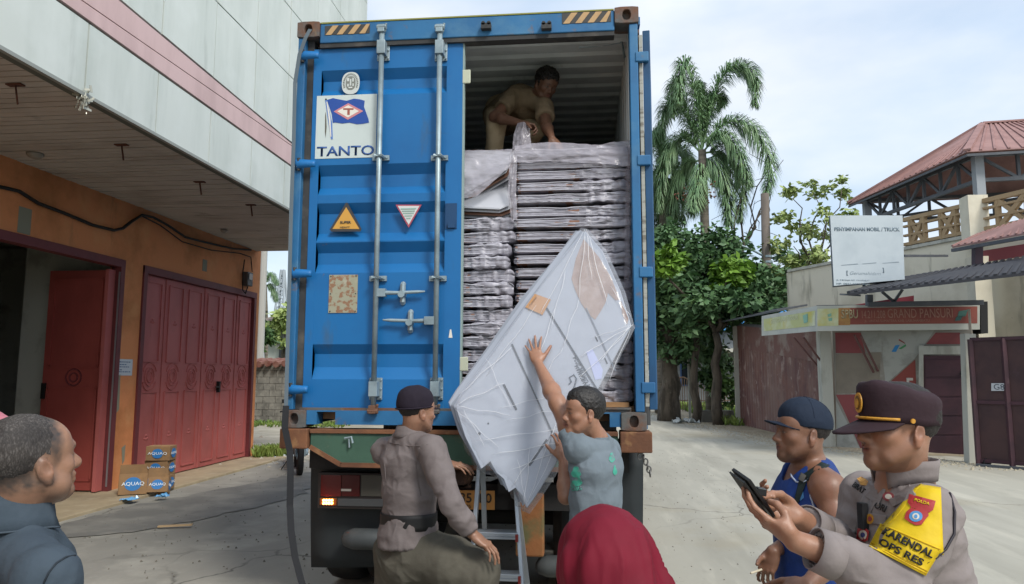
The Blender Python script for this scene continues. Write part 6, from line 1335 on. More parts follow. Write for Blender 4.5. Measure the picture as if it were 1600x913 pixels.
# ================= PEOPLE: implicit-surface bodies meshed with surface nets =================
def basis(fwd, up=(0, 0, 1)):
    f = nrm(fwd); u = V3(up); r = nrm(np.cross(f, u)); u = nrm(np.cross(r, f)); return np.stack([r, f, u], 1)     # columns: right, forward, up
class Vol:
    def __init__(s, h): s.h = h; s.p = []
    def _add(s, fn, lo, hi, k, mode): s.p.append((fn, np.minimum(lo, hi), np.maximum(lo, hi), k, mode)); return s
    def cone(s, a, b, ra, rb, k=.01, mode='u', flat=False):
        a, b = V3(a), V3(b); ab = b - a; L2 = max(1e-9, ab @ ab); L_ = math.sqrt(L2); m = max(ra, rb)
        def fn(x, y, z):
            px, py, pz = x - a[0], y - a[1], z - a[2]; t0 = (px * ab[0] + py * ab[1] + pz * ab[2]) / L2; t = np.clip(t0, 0, 1)
            d = np.sqrt((px - t * ab[0]) ** 2 + (py - t * ab[1]) ** 2 + (pz - t * ab[2]) ** 2) - (ra + (rb - ra) * t)
            return np.maximum(d, (t0 - 1) * L_) if flat else d
        return s._add(fn, np.minimum(a, b) - m, np.maximum(a, b) + m, k, mode)
    def chain(s, pts, rs, k=.01, **kw):
        for i in range(len(pts) - 1): s.cone(pts[i], pts[i + 1], rs[i], rs[i + 1], k, **kw)
        return s
    def ell(s, c, r, A=None, k=.01, mode='u'):
        c, r = V3(c), V3(r); A = np.eye(3) if A is None else A; m = np.abs(A) @ r
        def fn(x, y, z):
            px, py, pz = x - c[0], y - c[1], z - c[2]
            q = [px * A[0, i] + py * A[1, i] + pz * A[2, i] for i in range(3)]
            k0 = np.sqrt(sum((q[i] / r[i]) ** 2 for i in range(3))); k1 = np.sqrt(sum((q[i] / r[i] ** 2) ** 2 for i in range(3)))
            return k0 * (k0 - 1) / np.maximum(k1, 1e-6)
        return s._add(fn, c - m, c + m, k, mode)
    def ec(s, a, b, ra, rb, side, k=.03, mode='u'):
        "elliptical tube a->b; ra, rb = (half width, half depth); side = width axis"
        a, b = V3(a), V3(b); ab = b - a; L2 = ab @ ab; d = nrm(ab); sx = nrm(V3(side) - d * np.dot(side, d)); fy = np.cross(d, sx); m = max(*ra, *rb)
        def fn(x, y, z):
            px, py, pz = x - a[0], y - a[1], z - a[2]; t0 = (px * ab[0] + py * ab[1] + pz * ab[2]) / L2; t = np.clip(t0, 0, 1)
            px, py, pz = px - t * ab[0], py - t * ab[1], pz - t * ab[2]
            rx = ra[0] + (rb[0] - ra[0]) * t; ry = ra[1] + (rb[1] - ra[1]) * t
            u = px * sx[0] + py * sx[1] + pz * sx[2]; v = px * fy[0] + py * fy[1] + pz * fy[2]; w_ = px * d[0] + py * d[1] + pz * d[2]
            k0 = np.sqrt((u / rx) ** 2 + (v / ry) ** 2 + (w_ / ry) ** 2); k1 = np.sqrt((u / rx ** 2) ** 2 + (v / ry ** 2) ** 2 + (w_ / ry ** 2) ** 2)
            return k0 * (k0 - 1) / np.maximum(k1, 1e-6)
        return s._add(fn, np.minimum(a, b) - m, np.maximum(a, b) + m, k, mode)
    def plane(s, p, n, c=None, r=None):
        "cut away everything on the n side (inside radius r of c when given)"
        p, n = V3(p), nrm(n)
        s.p.append((lambda x, y, z: (x - p[0]) * n[0] + (y - p[1]) * n[1] + (z - p[2]) * n[2], None if c is None else V3(c) - r, None if c is None else V3(c) + r, 0, 'c')); return s
    def build(s):
        h = s.h; us = [q for q in s.p if q[4] == 'u']; lo = np.min([q[1] for q in us], 0) - 4 * h - .02; hi = np.max([q[2] for q in us], 0) + 4 * h + .02
        n = np.ceil((hi - lo) / h).astype(int) + 1; F = np.full(n, 1.0, np.float32); ax = [(lo[i] + h * np.arange(n[i])).astype(np.float32) for i in range(3)]
        for fn, a, b, k, mode in s.p:
            if a is None: i0, i1 = np.zeros(3, int), n
            else:
                mg = k + 3 * h if mode != 'c' else 0; i0 = np.clip(np.floor((a - mg - lo) / h).astype(int), 0, n); i1 = np.clip(np.ceil((b + mg - lo) / h).astype(int) + 1, 0, n)
            if (i1 <= i0).any(): continue
            sl = tuple(slice(i0[i], i1[i]) for i in range(3)); X, Y_, Z = ax[0][sl[0]][:, None, None], ax[1][sl[1]][None, :, None], ax[2][sl[2]][None, None, :]
            d = fn(X, Y_, Z); g = F[sl]
            if mode == 'u': hh = np.maximum(k - np.abs(g - d), 0) / k if k else 0; F[sl] = np.minimum(g, d) - hh * hh * k * .25
            elif mode == 's': hh = np.maximum(k - np.abs(g + d), 0) / k if k else 0; F[sl] = np.maximum(g, -d) + hh * hh * k * .25
            else: F[sl] = np.maximum(g, d)
        F[0], F[-1] = 1, 1; F[:, 0], F[:, -1] = 1, 1; F[:, :, 0], F[:, :, -1] = 1, 1
        return nets(F, h, lo)
def nets(F, h, lo):
    ins = F < 0
    c = np.zeros(tuple(np.array(F.shape) - 1), np.int8)
    for dx in (0, 1):
        for dy in (0, 1):
            for dz in (0, 1): c += ins[dx:F.shape[0] - 1 + dx, dy:F.shape[1] - 1 + dy, dz:F.shape[2] - 1 + dz]
    act = np.argwhere((c > 0) & (c < 8)); idx = np.full(c.shape, -1, np.int32); idx[tuple(act.T)] = np.arange(len(act))
    acc = np.zeros((len(act), 3)); cnt = np.zeros(len(act))
    for axis in range(3):
        o1, o2 = [i for i in range(3) if i != axis]
        for u in (0, 1):
            for v in (0, 1):
                p = act.copy(); p[:, o1] += u; p[:, o2] += v; q = p.copy(); q[:, axis] += 1
                a, b = F[tuple(p.T)], F[tuple(q.T)]; m = (a < 0) != (b < 0); t = np.where(m, a / np.where(m, a - b, 1), 0)
                e = (p - act).astype(float); e[:, axis] += t; acc[m] += e[m]; cnt[m] += 1
    V = (act + acc / cnt[:, None]) * h + lo; faces = []
    for axis in range(3):
        o1, o2 = [(1, 2), (2, 0), (0, 1)][axis]
        sl0 = [slice(1, -1)] * 3; sl1 = list(sl0); sl0[axis] = slice(0, -1); sl1[axis] = slice(1, None)
        A, B_ = ins[tuple(sl0)], ins[tuple(sl1)]
        for flip, mm in ((False, A & ~B_), (True, ~A & B_)):
            e = np.argwhere(mm); off = np.ones(3, int); off[axis] = 0; e = e + off
            cs = []
            for (u, v) in ((-1, -1), (0, -1), (0, 0), (-1, 0)): p = e.copy(); p[:, o1] += u; p[:, o2] += v; cs.append(idx[tuple(p.T)])
            f = np.stack(cs, 1); faces.append(f[:, ::-1] if flip else f)
    f = np.concatenate(faces); return V, f[(f >= 0).all(1)]
def vnormals(V, F):
    n = np.cross(V[F[:, 2]] - V[F[:, 0]], V[F[:, 3]] - V[F[:, 1]]); o = np.zeros_like(V)
    for i in range(4): np.add.at(o, F[:, i], n)
    return o / np.maximum(1e-9, np.linalg.norm(o, axis=1))[:, None]
def relax(V, F, it=1):
    for _ in range(it):
        a = np.zeros_like(V); c = np.zeros(len(V))
        for i in range(4): np.add.at(a, F[:, i], V[F[:, (i + 1) % 4]] + V[F[:, (i - 1) % 4]]); np.add.at(c, F[:, i], 2)
        V = V * .4 + .6 * a / np.maximum(c, 1)[:, None]
    return V
def vobj(name, V, F, mat, parent, colf=None):
    me = bpy.data.meshes.new(name); me.vertices.add(len(V)); me.vertices.foreach_set('co', V.astype(np.float32).ravel())
    me.loops.add(F.size); me.loops.foreach_set('vertex_index', F.astype(np.int32).ravel()); me.polygons.add(len(F)); me.polygons.foreach_set('loop_start', np.arange(0, F.size, 4, dtype=np.int32))
    me.polygons.foreach_set('loop_total', np.full(len(F), 4, np.int32)); me.polygons.foreach_set('use_smooth', np.ones(len(F), bool)); me.update(calc_edges=True)
    if colf is not None:
        c = colf(V); a = me.color_attributes.new('Col', 'FLOAT_COLOR', 'POINT'); a.data.foreach_set('color', np.concatenate([c, np.ones((len(V), 1))], 1).astype(np.float32).ravel())
    o = mesh_obj(name, me, mat, parent); return o
def folds(V, N, amp, scale, seed=0, sharp=2.0, mask=None, warp=.8):
    q = V * np.array(scale) + seed * 3.7; wv = np.stack([fbm(q * .7 + 11, 2), fbm(q * .7 + 23, 2), fbm(q * .7 + 37, 2)], 1) - .5
    n = fbm(q + wv * warp * 2, 2); r = 1 - np.minimum(1, np.abs(2 * n - 1) * sharp); d = amp * (r - .35)
    if mask is not None: d = d * mask
    return V + N * d[:, None]
def garment(name, vol, mat, parent, amp=.008, scale=(7, 7, 7), seed=0, it=1, colf=None, sharp=2.0, mask=None):
    V, F = vol.build(); V = relax(V, F, it); N = vnormals(V, F)
    if amp: V = folds(V, N, amp, scale, seed, sharp, mask=None if mask is None else mask(V)); V = folds(V, N, amp * .4, np.array(scale) * 2.3, seed + 5, 2)
    o = vobj(name, V, F, mat, parent, colf); o['_'] = 0; del o['_']; return o
L3c = lambda s: np.array(lin(s)[:3])
class Head:
    def __init__(s, c, fwd, up=(0, 0, 1), sc_=1.0): s.c = V3(c); s.A = basis(fwd, up); s.k = sc_
    def w(s, x, y=None, z=None): q = V3((x, y, z)) if y is not None else V3(x); return s.c + s.A @ (q * s.k)
    def loc(s, V): return ((V - s.c) @ s.A) / s.k
    def e(s, v, c, r, k=.01, mode='u', rot=None): A = s.A if rot is None else s.A @ rot; v.ell(s.w(c), V3(r) * s.k, A, k * s.k, mode)
    def cn(s, v, a, b, ra, rb, k=.01, mode='u'): v.cone(s.w(a), s.w(b), ra * s.k, rb * s.k, k * s.k, mode)
    def shape(s, v, neck_to, old=False, fat=0, beardless=True):
        s.e(v, (0, -.018, .038), (.076, .093, .083), .01); s.e(v, (0, .022, -.02), (.064 + fat, .066, .088), .03)
        s.cn(v, (0, .0, -.062), (0, .066, -.092), .05 + fat, .026 + fat * .5, .03); s.e(v, (0, .045, .038), (.062, .042, .05), .03)
        for g in (-1, 1):
            s.e(v, (g * .043, .052, -.02), (.024 + fat * .5, .026, .022), .02); s.cn(v, (g * .056, .0, -.045), (g * .04, .045, -.078), .022 + fat, .018 + fat, .025)
            s.cn(v, (g * .012, .083, .021), (g * .04, .07, .02), .0085, .007, .015)
            s.e(v, (g * .031, .092, .002), (.017, .014, .0125), .012, 's'); s.e(v, (g * .031, .0725, .0015), (.0138, .0125, .0115), .003)
            s.e(v, (g * .031, .0745, .0075), (.0165, .0115, .0065), .005); s.e(v, (g * .031, .074, -.0075), (.0155, .0095, .005), .006)
            s.e(v, (g * .0125, .092, -.032), (.0095, .0115, .0085), .006); s.e(v, (g * .0075, .1, -.041), (.004, .005, .003), .003, 's')
            r_ = np.array(Matrix.Rotation(g * -.35, 3, 'Z') @ Matrix.Rotation(.18, 3, 'X'))
            s.e(v, (g * .079, -.012, -.013), (.0085, .0185, .031), .008, rot=r_); s.e(v, (g * .0895, -.009, -.005), (.0075, .011, .017), .005, 's', rot=r_)
            s.e(v, (g * .079, -.006, -.04), (.007, .009, .009), .006)
        s.cn(v, (0, .078, .014), (0, .1, -.022), .0085, .0105, .014); s.e(v, (0, .101, -.028), (.0125, .0135, .0115), .008)
        s.e(v, (0, .08, -.054), (.026, .016, .02), .014)
        s.cn(v, (-.018, .0865, -.0515), (.018, .0865, -.0515), .0055, .0055, .006); s.cn(v, (0, .0915, -.0505), (0, .0915, -.0515), .0065, .0065, .008); s.cn(v, (-.015, .086, -.0645), (.015, .086, -.0645), .0065, .0065, .006)
        s.cn(v, (-.023, .093, -.0578), (.023, .093, -.0578), .0022, .0022, .003, 's'); s.e(v, (0, .076, -.089), (.02, .016, .014), .015)
        s.cn(v, (0, .104, -.04), (0, .094, -.05), .002, .003, .004, 's')
        n = V3(neck_to); a = s.w(0, -.022, -.045); v.cone(a, n, .0525 * s.k, .058 * s.k, .03)
    def colour(s, base, lip='7a4038', brow=.6, stubble=.25, hairc='16120f', hairline=None):
        B_, Lp, H_ = L3c(base), L3c(lip), L3c(hairc)
        def f(V):
            q = s.loc(V); c = np.tile(B_, (len(V), 1)); n = fbm(V * 60, 2)[:, None]; c = c * (.86 + .28 * n)
            def mixm(m, col_): nonlocal c; m = np.clip(m, 0, 1)[:, None]; c = c * (1 - m) + col_ * m
            front = q[:, 1] > .03
            mixm(np.clip(np.exp(-((np.abs(q[:, 0]) - .043) ** 2 / .02 ** 2 + (q[:, 2] + .022) ** 2 / .018 ** 2)) * (q[:, 1] > .04) + np.exp(-(q[:, 0] ** 2 + (q[:, 2] + .028) ** 2) / .014 ** 2) * (q[:, 1] > .09) + (np.abs(q[:, 0]) > .078) * (np.abs(q[:, 1]) < .03) * .8, 0, 1) * .3, B_ * np.array([1.1, .78, .72])); mixm(np.clip((q[:, 2] - .04) / .03, 0, 1) * front * .35, B_ * 1.25)
            mixm(np.exp(-((q[:, 0] / .022) ** 2 + ((q[:, 2] + .058) / .0095) ** 2) ** 2) * (q[:, 1] > .07) * .75, Lp)
            mixm(np.exp(-((q[:, 0] / .026) ** 2 + ((q[:, 2] + .0578) / .0018) ** 2) ** 2) * (q[:, 1] > .07) * .7, B_ * .2)
            ax_ = np.abs(q[:, 0])
            mixm(np.exp(-(((ax_ - .031) / .02) ** 2 + ((q[:, 2] - .0245 + (ax_ - .03) * .12) / .0048) ** 2) ** 2) * (q[:, 1] > .05) * brow, H_)
            mixm(np.exp(-(((ax_ - .031) / .0145) ** 2 + ((q[:, 2] - .001) / .0042) ** 2) ** 2) * (q[:, 1] > .055), H_ * .8); mixm(np.exp(-(((ax_ - .031) / .0115) ** 2 + ((q[:, 2] - .0005) / .0026) ** 2) ** 3) * (q[:, 1] > .055) * .8, np.array([.35, .32, .29])); mixm(np.exp(-(((ax_ - .031) / .0042) ** 2 + ((q[:, 2] - .001) / .004) ** 2) ** 2) * (q[:, 1] > .055), H_ * .5)
            mixm(np.exp(-((ax_ - .0075) ** 2 + (q[:, 2] + .042) ** 2) / .004 ** 2) * (q[:, 1] > .08) * .8, B_ * .15)
            mixm(np.exp(-((ax_ - .031) ** 2 / .018 ** 2 + (q[:, 2] - .002) ** 2 / .014 ** 2)) * front * .22, B_ * .45)
            st = np.clip((-.05 - q[:, 2]) / .03, 0, 1) * (q[:, 1] > .0) * np.clip((-.13 - q[:, 2]) * -40, 0, 1) * stubble; mixm(st, H_ * 1.4)
            mixm(np.exp(-((q[:, 0] / .022) ** 2 + ((q[:, 2] + .046) / .005) ** 2)) * (q[:, 1] > .08) * stubble * 1.4, H_)
            cr_ = (ax_ > .074) & (np.abs(q[:, 1] + .01) < .016) & (np.abs(q[:, 2]) < .02); mixm(cr_ * np.clip((.088 - ax_) * 200, 0, 1) * .35, B_ * .3)
            if hairline: mixm(hairline(q, V), H_)
            return c
        return f
    def hair(s, name, mat, parent, thick=.012, front=.075, low=-.03, seed=0, h=.003, amp=.006, top=1.0, recede=0, sf=75):
        v = Vol(h); s.e(v, (0, -.02, .04), (.077 + thick * .6, .094 + thick * .8, .083 + thick * top), .01)
        s.e(v, (0, .02, .075), (.055, .06, .045 + thick * .6), .02)
        s.e(v, (0, .13 - recede, -.04), (.15, .1, .085 + front * .4), .008, 's')
        for g in (-1, 1): s.e(v, (g * .09, .06 - recede, -.0), (.04, .055, .045), .008, 's'); s.e(v, (g * .088, -.008, -.01), (.022, .024, .036), .006, 's')
        v.plane(s.w(0, 0, low), -s.A[:, 2] * 1.0 + s.A[:, 1] * .35)
        V, F = v.build(); V = relax(V, F, 1); N_ = vnormals(V, F); q = s.loc(V)
        V = V + N_ * (amp * (fbm(V * sf + seed, 2) - .5) * 2 + amp * .7 * (fbm(V * sf * 2.2 + 5, 2) - .5) * 2)[:, None]
        return vobj(name, V, F, mat, parent)
m_skinA = M('skin', '8a5a3e', .43, attr='Col', bump=[(520, .35, .0012), (90, .25, .002)], sss=.06, spec=.5)
def skincol(base):
    B_ = L3c(base)
    return lambda V: B_ * (.84 + .32 * fbm(V * 45, 2))[:, None]
def hand(v, wr, d, n, th, curl=(.5, .5, .5, .5), thumb=(.5, .4), s=1.0, spread=.12, tgt=None):
    """hand at wrist wr; d = towards the fingers, n = palm side, th = thumb side"""
    d = nrm(d); n = nrm(V3(n) - d * np.dot(n, d)); t = np.cross(d, n); t = t if np.dot(t, th) > 0 else -t; wr = V3(wr)
    W = lambda a, b, c=0: wr + (d * a + t * b + n * c) * s
    v.ec(W(.0, 0), W(.035, .002), (.027 * s, .019 * s), (.036 * s, .016 * s), t, .012); v.ec(W(.03, .0), W(.08, 0), (.036 * s, .016 * s), (.040 * s, .0125 * s), t, .012)
    v.cone(W(.02, .02, .006), W(.05, .03, .01), .017 * s, .015 * s, .012); v.cone(W(.02, -.022, .006), W(.06, -.028, .006), .013 * s, .011 * s, .012)
    fl_ = [(.030, .088, (.040, .025, .021), .0092), (.0105, .093, (.045, .029, .022), .0096), (-.0095, .089, (.042, .027, .022), .009), (-.0285, .080, (.033, .02, .019), .0078)]
    out_ = []
    for i, (b, a, L_, r) in enumerate(fl_):
        c = curl[i] if hasattr(curl[i], '__len__') else (curl[i] * .9, curl[i] * 1.2, curl[i] * .8)
        p = W(a, b); ang = 0; dirb = nrm(d + t * spread * (1.5 - i) * .8); r *= s * .9; v.ell(p - n * .004 * s, (r * 1.12,) * 3, None, .006)
        for j in range(3):
            ang += c[j]; dd = dirb * math.cos(ang) + n * math.sin(ang); q = p + dd * L_[j] * s; v.cone(p, q, r, r * .9, .004 if j else .006); p, r = q, r * .9
        out_.append(p)
    if tgt is not None:
        p = W(.026, .03, .008); tg = V3(tgt); bl = n * .012 + t * .012; q = lerp(p, tg, .45) + bl * s; q2 = lerp(p, tg, .76) + bl * .8 * s
        v.cone(p, q, .0145 * s, .0112 * s, .008); v.cone(q, q2, .0112 * s, .0102 * s, .004); v.cone(q2, tg, .0102 * s, .0085 * s, .004); return out_ + [tg]
    a0, a1 = thumb; p = W(.022, .03, .006); dd = nrm(d * .65 + t * (.75 - a0 * .5) + n * a0); q = p + dd * .045 * s; v.cone(p, q, .0145 * s, .0115 * s, .008)
    d2 = nrm(dd + n * a1 * .5 + d * a1 * .6 - t * a1 * .3); q2 = q + d2 * .032 * s; v.cone(q, q2, .0112 * s, .0098 * s, .004); d3 = nrm(d2 + n * a1 * .25 + d * a1 * .3); q3 = q2 + d3 * .023 * s; v.cone(q2, q3, .0098 * s, .0085 * s, .004)
    return out_ + [q3]
def arm(v, sh, el, wr, s=1.0, r=(.052, .043, .041, .026), k=.02):
    sh, el, wr = V3(sh), V3(el), V3(wr); m = lerp(sh, el, .45); f = lerp(el, wr, .28)
    v.cone(sh, m, r[0] * s, r[0] * .95 * s, k); v.cone(m, el, r[0] * .95 * s, r[1] * s, k); v.cone(el, f, r[1] * s, (r[2] + .004) * s, k); v.cone(f, wr, (r[2] + .004) * s, r[3] * s, k)
def sleeve(v, pts, rs, k=.02, flat=True):
    for i in range(len(pts) - 1): v.cone(pts[i], pts[i + 1], rs[i], rs[i + 1], k, flat=(flat and i == len(pts) - 2))
def torso(v, hip, nk, right, s=1.0, prof=None, shl=None, shr=None, k=.03, lean=(0, 0, 0), shr_r=.055):
    hip, nk = V3(hip), V3(nk); prof = prof or [(-.12, .165, .115), (.15, .155, .112), (.45, .15, .115), (.75, .17, .118), (.93, .13, .085)]
    mid = V3(lean)
    pt = lambda t: lerp(hip, nk, t) + mid * math.sin(math.pi * min(1, max(0, t)))
    for a, b in zip(prof[:-1], prof[1:]): v.ec(pt(a[0]), pt(b[0]), (a[1] * s, a[2] * s), (b[1] * s, b[2] * s), right, k)
    for sh in (shl, shr):
        if sh is not None: v.cone(lerp(nk, V3(sh), .25) - (0, 0, .03), sh, (shr_r + .005) * s, shr_r * s, k)
def legs(v, hips, knees, ankles, r=(.095, .075, .06), k=.03, flat=True):
    for hp, kn, an in zip(hips, knees, ankles): v.cone(hp, kn, r[0], r[1], k); v.cone(kn, an, r[1], r[2], k, flat=flat)
def shoe(name, an, fwd, mat, parent):
    f = nrm(V3(fwd) * (1, 1, 0)); v = Vol(.008); a = V3(an) * (1, 1, 0); v.cone(a + (0, 0, .05) - f * .04, a + f * .1 + (0, 0, .04), .045, .036, .02); v.cone(a + f * .08 + (0, 0, .035), a + f * .17 + (0, 0, .03), .042, .032, .02); v.plane(a + (0, 0, 0), (0, 0, -1))
    V, F = v.build(); return vobj(name, V, F, mat, parent)
def cuff(a, b, r0, r1, mat, par): return MB().tube([a, lerp(V3(a), V3(b), .5), b], [r0, (r0 + r1) / 2, r1], 22, cap=False).build('cuff', mat, par, smooth=True, solid=.004)
def skinobj(vol, parent, colf, it=1, name='body'):
    V, F = vol.build(); V = relax(V, F, it); return vobj(name, V, F, m_skinA, parent, colf)
def bvh_of(o):
    me = o.data; M_ = wloc(o); return BVHTree.FromPolygons([Vector(v.co) + Vector(M_) for v in me.vertices], [tuple(p.vertices) for p in me.polygons])
def drape(bvh, px, py, off=.003, frm=None, maxd=9):
    d = _f + (px - 800) / F_PX * CR - (py - 456.5) / F_PX * CU; d = nrm(d)
    h = bvh.ray_cast(Vector(EYE), Vector(d), maxd)
    if h[0] is None: return None
    return np.array(h[0]) - d * off
def patch(bvh, poly_px, mat, name, parent, off=.003, n=10, th=.0015):
    "4-corner image quad laid over a surface as a fine grid"
    q = [np.array(p, float) for p in poly_px]; rows = []; last = None
    for i in range(n + 1):
        row = []
        for j in range(n + 1):
            p = lerp(lerp(q[0], q[1], j / n), lerp(q[3], q[2], j / n), i / n); w_ = drape(bvh, p[0], p[1], off)
            if w_ is None: w_ = last if last is not None else P(p[0], p[1], Y=2)
            last = w_; row.append(w_)
        rows.append(row)
    return MB().grid(rows).build(name, mat, parent, smooth=True, solid=th)
def polypatch(bvh, pts, mat, name, parent, off=.004):
    q = np.array(pts, float); f = []
    for i in range(len(q)): f += [q[i], (q[i] + q[(i + 1) % len(q)]) / 2]
    c = q.mean(0); rows = []; ref = drape(bvh, *c, off)
    for t in (.02, .25, .5, .75, 1):
        row = []
        for p in f:
            z = c + (p - c) * t; w_ = drape(bvh, z[0], z[1], off)
            if w_ is None or (ref is not None and np.linalg.norm(w_ - ref) > .16): w_ = row[-1] if row else (ref if ref is not None else P(z[0], z[1], Y=2))
            row.append(w_)
        rows.append(row)
    return MB().grid(rows, close=True).build(name, mat, parent, solid=.001)
def disc(cx, cy, rx, ry, n=18): return [(cx + rx * math.cos(6.2832 * k / n), cy + ry * math.sin(6.2832 * k / n)) for k in range(n)]
def ptext(bvh, s, p0, p1, h, mat, parent, off=.005, bold=.02):
    a, b = np.array(p0, float), np.array(p1, float); d = b - a; up = nrm([d[1], -d[0]]) * h
    def cv(u, v):
        q = a + d * u + up * v; w_ = drape(bvh, q[0], q[1], off); return w_ if w_ is not None else P(q[0], q[1], Y=2)
    return txt(s, None, None, None, 1, 1, mat, parent, bold=bold, thick=.0008, curve=cv)
def cap(head, name, parent, mat, mat2, low=.02, th=.016, brim=.075, brimw=.07, tilt=.0, droop=.012, h=.003, button=True, back=.0):
    v = Vol(h); head.e(v, (0, -.018, .04), (.079 + th * .55, .097 + th * .6, .086 + th), .01); head.e(v, (0, .02, .075), (.058, .06, .05), .03)
    nn = -head.A[:, 2] + head.A[:, 1] * tilt; v.plane(head.w(0, 0, low), nn)
    V, F = v.build(); V = relax(V, F, 1); N_ = vnormals(V, F); V = folds(V, N_, .0015, (16, 16, 16), 3); o = vobj(name, V, F, mat, parent)
    rows = []
    for i in range(7):
        t = i / 6; row = []
        for j in range(15):
            a = (j / 14 - .5) * 2; x = a * brimw * (1 - .12 * t * t); y0 = .094 * math.sqrt(max(0, 1 - (a * .86) ** 2)) - .012
            y = y0 + t * brim * math.sqrt(max(.0, 1 - (a * .93) ** 2)); z = low + .006 + y0 * tilt - droop * t - .02 * a * a + .0 * t; row.append(head.w(x, y, z))
        rows.append(row)
    MB().grid(rows).build('brim', mat2, o, smooth=True, solid=.004)
    if button: MB().tube([head.w(0, -.015, .04 + .086 + th - .002), head.w(0, -.015, .04 + .086 + th + .004)], .008, 8).build('top_button', mat2, o)
    # panel seams
    mb = MB(); b = bvh_of(o)
    for k in range(3):
        a = k * math.pi / 3; pts = []
        for i in range(13):
            t = -1.35 + 2.7 * i / 12; dirv = head.A @ np.array([math.cos(a) * math.sin(t), math.sin(a) * math.sin(t), math.cos(t)]); o_ = head.w(0, -.015, .045)
            hh = b.ray_cast(Vector(o_), Vector(dirv), .3)
            if hh[0] is not None: pts.append(np.array(hh[0]) + dirv * .0005)
        if len(pts) > 3: mb.tube(pts, .0013, 4)
    if mb.v: mb.build('seams', mat2, o)
    return o
def band_ring(c, A, rx, ry, z0, z1, flare, mat, name, parent, gap=0, lean=0, th=.003, n=28, front=0):
    "collar-like strip round a neck: c centre, A basis, gap = half opening angle at the front"
    rows = []
    for i in range(4):
        t = i / 3; row = []
        for k in range(n + 1):
            a = math.pi / 2 + gap + (2 * math.pi - 2 * gap) * k / n; rr_ = 1 + flare * t; p = V3(c) + A[:, 0] * rx * rr_ * math.cos(a) + A[:, 1] * (ry * rr_ * math.sin(a) + lean * t) + A[:, 2] * (z0 + (z1 - z0) * t - front * max(0, math.sin(a)) ** 2)
            row.append(p)
        rows.append(row)
    return MB().grid(rows).build(name, mat, parent, smooth=True, solid=th)
def fab(name, a, b=None, rough=.85, sc_=9): return M(name, a, rough, layers=[(b or a, sc_, .45, .65, .6)], bump=[(500, .15, .0006), (24, .5, .005), (9, .55, .014)], spec=.25)
m_pshirt = fab('police_shirt', '867e7c', '78706e'); m_yel = fab('armband_yellow', 'd2b41e', 'c4a413', .6); m_hair = M('black_hair', '14110f', .55, layers=[('241e1a', 60, .5, .7, .6)], bump=[((160, 160, 160), .6, .003)])
m_kepi = fab('cap_brown', '33242a', '2a1d22', .8, 5); m_gold = M('gold_thread', 'c08a2c', .45, layers=[('8a5c18', 90, .5, .7, .8)]); m_bk = M('black_cloth', '131317', .8)
W2 = lambda a, b, t: lerp(V3(a), V3(b), t)
# ---------- police officer with phone ----------
po = empty('person', P(1425, 1100, Y=2.1) * (1, 1, 0), 'police officer in peaked cap and yellow armband looking at his phone', 'person')
hd = Head(P(1402, 669, Y=1.99), (-.965, -.16, .03), (-.0, 0, 1), .94)
nb = P(1414, 752, Y=2.04); shl, shr = P(1456, 798, Y=1.92), P(1352, 775, Y=2.28)
ell_, wrl = P(1402, 908, Y=1.86), P(1243, 846, Y=1.83); elr, wrr = P(1340, 875, Y=2.2), P(1244, 806, Y=2.0)
hip = P(1436, 1030, Y=2.1); rv = nrm(shr - shl)
v = Vol(.003); hd.shape(v, nb, fat=-.002); v.cone(nb, nb - (0, 0, .08), .07, .09, .02)
[v.cone(nb - (0, 0, .06), s_, .05, .03, .02) for s_ in (shl, shr)]; arm(v, shl, ell_, wrl, .76, (.045, .045, .045, .034)); arm(v, shr, elr, wrr, .76, (.045, .045, .045, .034))
ph_c = P(1177, 770, Y=1.88)
hand(v, wrl, P(1170, 796, Y=1.86) - wrl, (.40, .35, .85), (0, -1, .35), ((.08, .35, .35), (.12, .4, .35), (.18, .45, .4), (.25, .5, .4)), (.42, .15), .90, tgt=P(1203, 784, Y=1.865))
hand(v, wrr, P(1185, 782, Y=1.95) - wrr, (.1, -.75, .55), (.1, .1, 1), ((.2, .6, .5), (.25, .7, .5), (.3, .8, .6), (.35, .8, .6)), (.2, .7), .9, tgt=P(1194, 777, Y=1.90))
bf = hd.colour('966e58', stubble=.25)
sk = skinobj(v, po, lambda V: bf(V))
m_khair = M('hair_fade', '1d1815', .7, bump=[((200, 200, 200), .5, .002)])
hd.hair('hair', m_khair, po, .004, front=.03, low=-.05, amp=.0015)
v = Vol(.0055); torso(v, hip, nb - (0, 0, .015), rv, 1.0, [(-.15, .155, .12), (.2, .152, .122), (.5, .152, .118), (.78, .145, .098), (.95, .08, .065)], shl, shr, shr_r=.052)
sleeve(v, [shl, W2(shl, ell_, .5), ell_, W2(ell_, wrl, .45), W2(ell_, wrl, .80)], [.060, .059, .053, .047, .041]); sleeve(v, [shr, W2(shr, elr, .5), elr, W2(elr, wrr, .5), W2(elr, wrr, .84)], [.06, .057, .051, .045, .039])
v.cone(hd.w(0, -.02, -.06), nb + (0, 0, .0), .064, .064, .004, 's')
v.cone(W2(ell_, wrl, .79), wrl, .039, .036, .002, 's'); v.cone(W2(elr, wrr, .9), wrr, .034, .034, .002, 's')
shirt = garment('shirt', v, m_pshirt, po, .014, (6, 6, 8), 3, sharp=1.7); bs = bvh_of(shirt)
cuff(W2(ell_, wrl, .60), W2(ell_, wrl, .825), .054, .0485, m_pshirt, shirt); cuff(W2(elr, wrr, .68), W2(elr, wrr, .865), .050, .0455, m_pshirt, shirt)
band_ring(nb + (0, 0, .012) , basis((rv[1], -rv[0], 0) if False else np.cross((0, 0, 1), rv)), .076, .074, -.005, .048, .10, m_pshirt, 'collar', shirt, gap=.55, front=.03, th=.004)
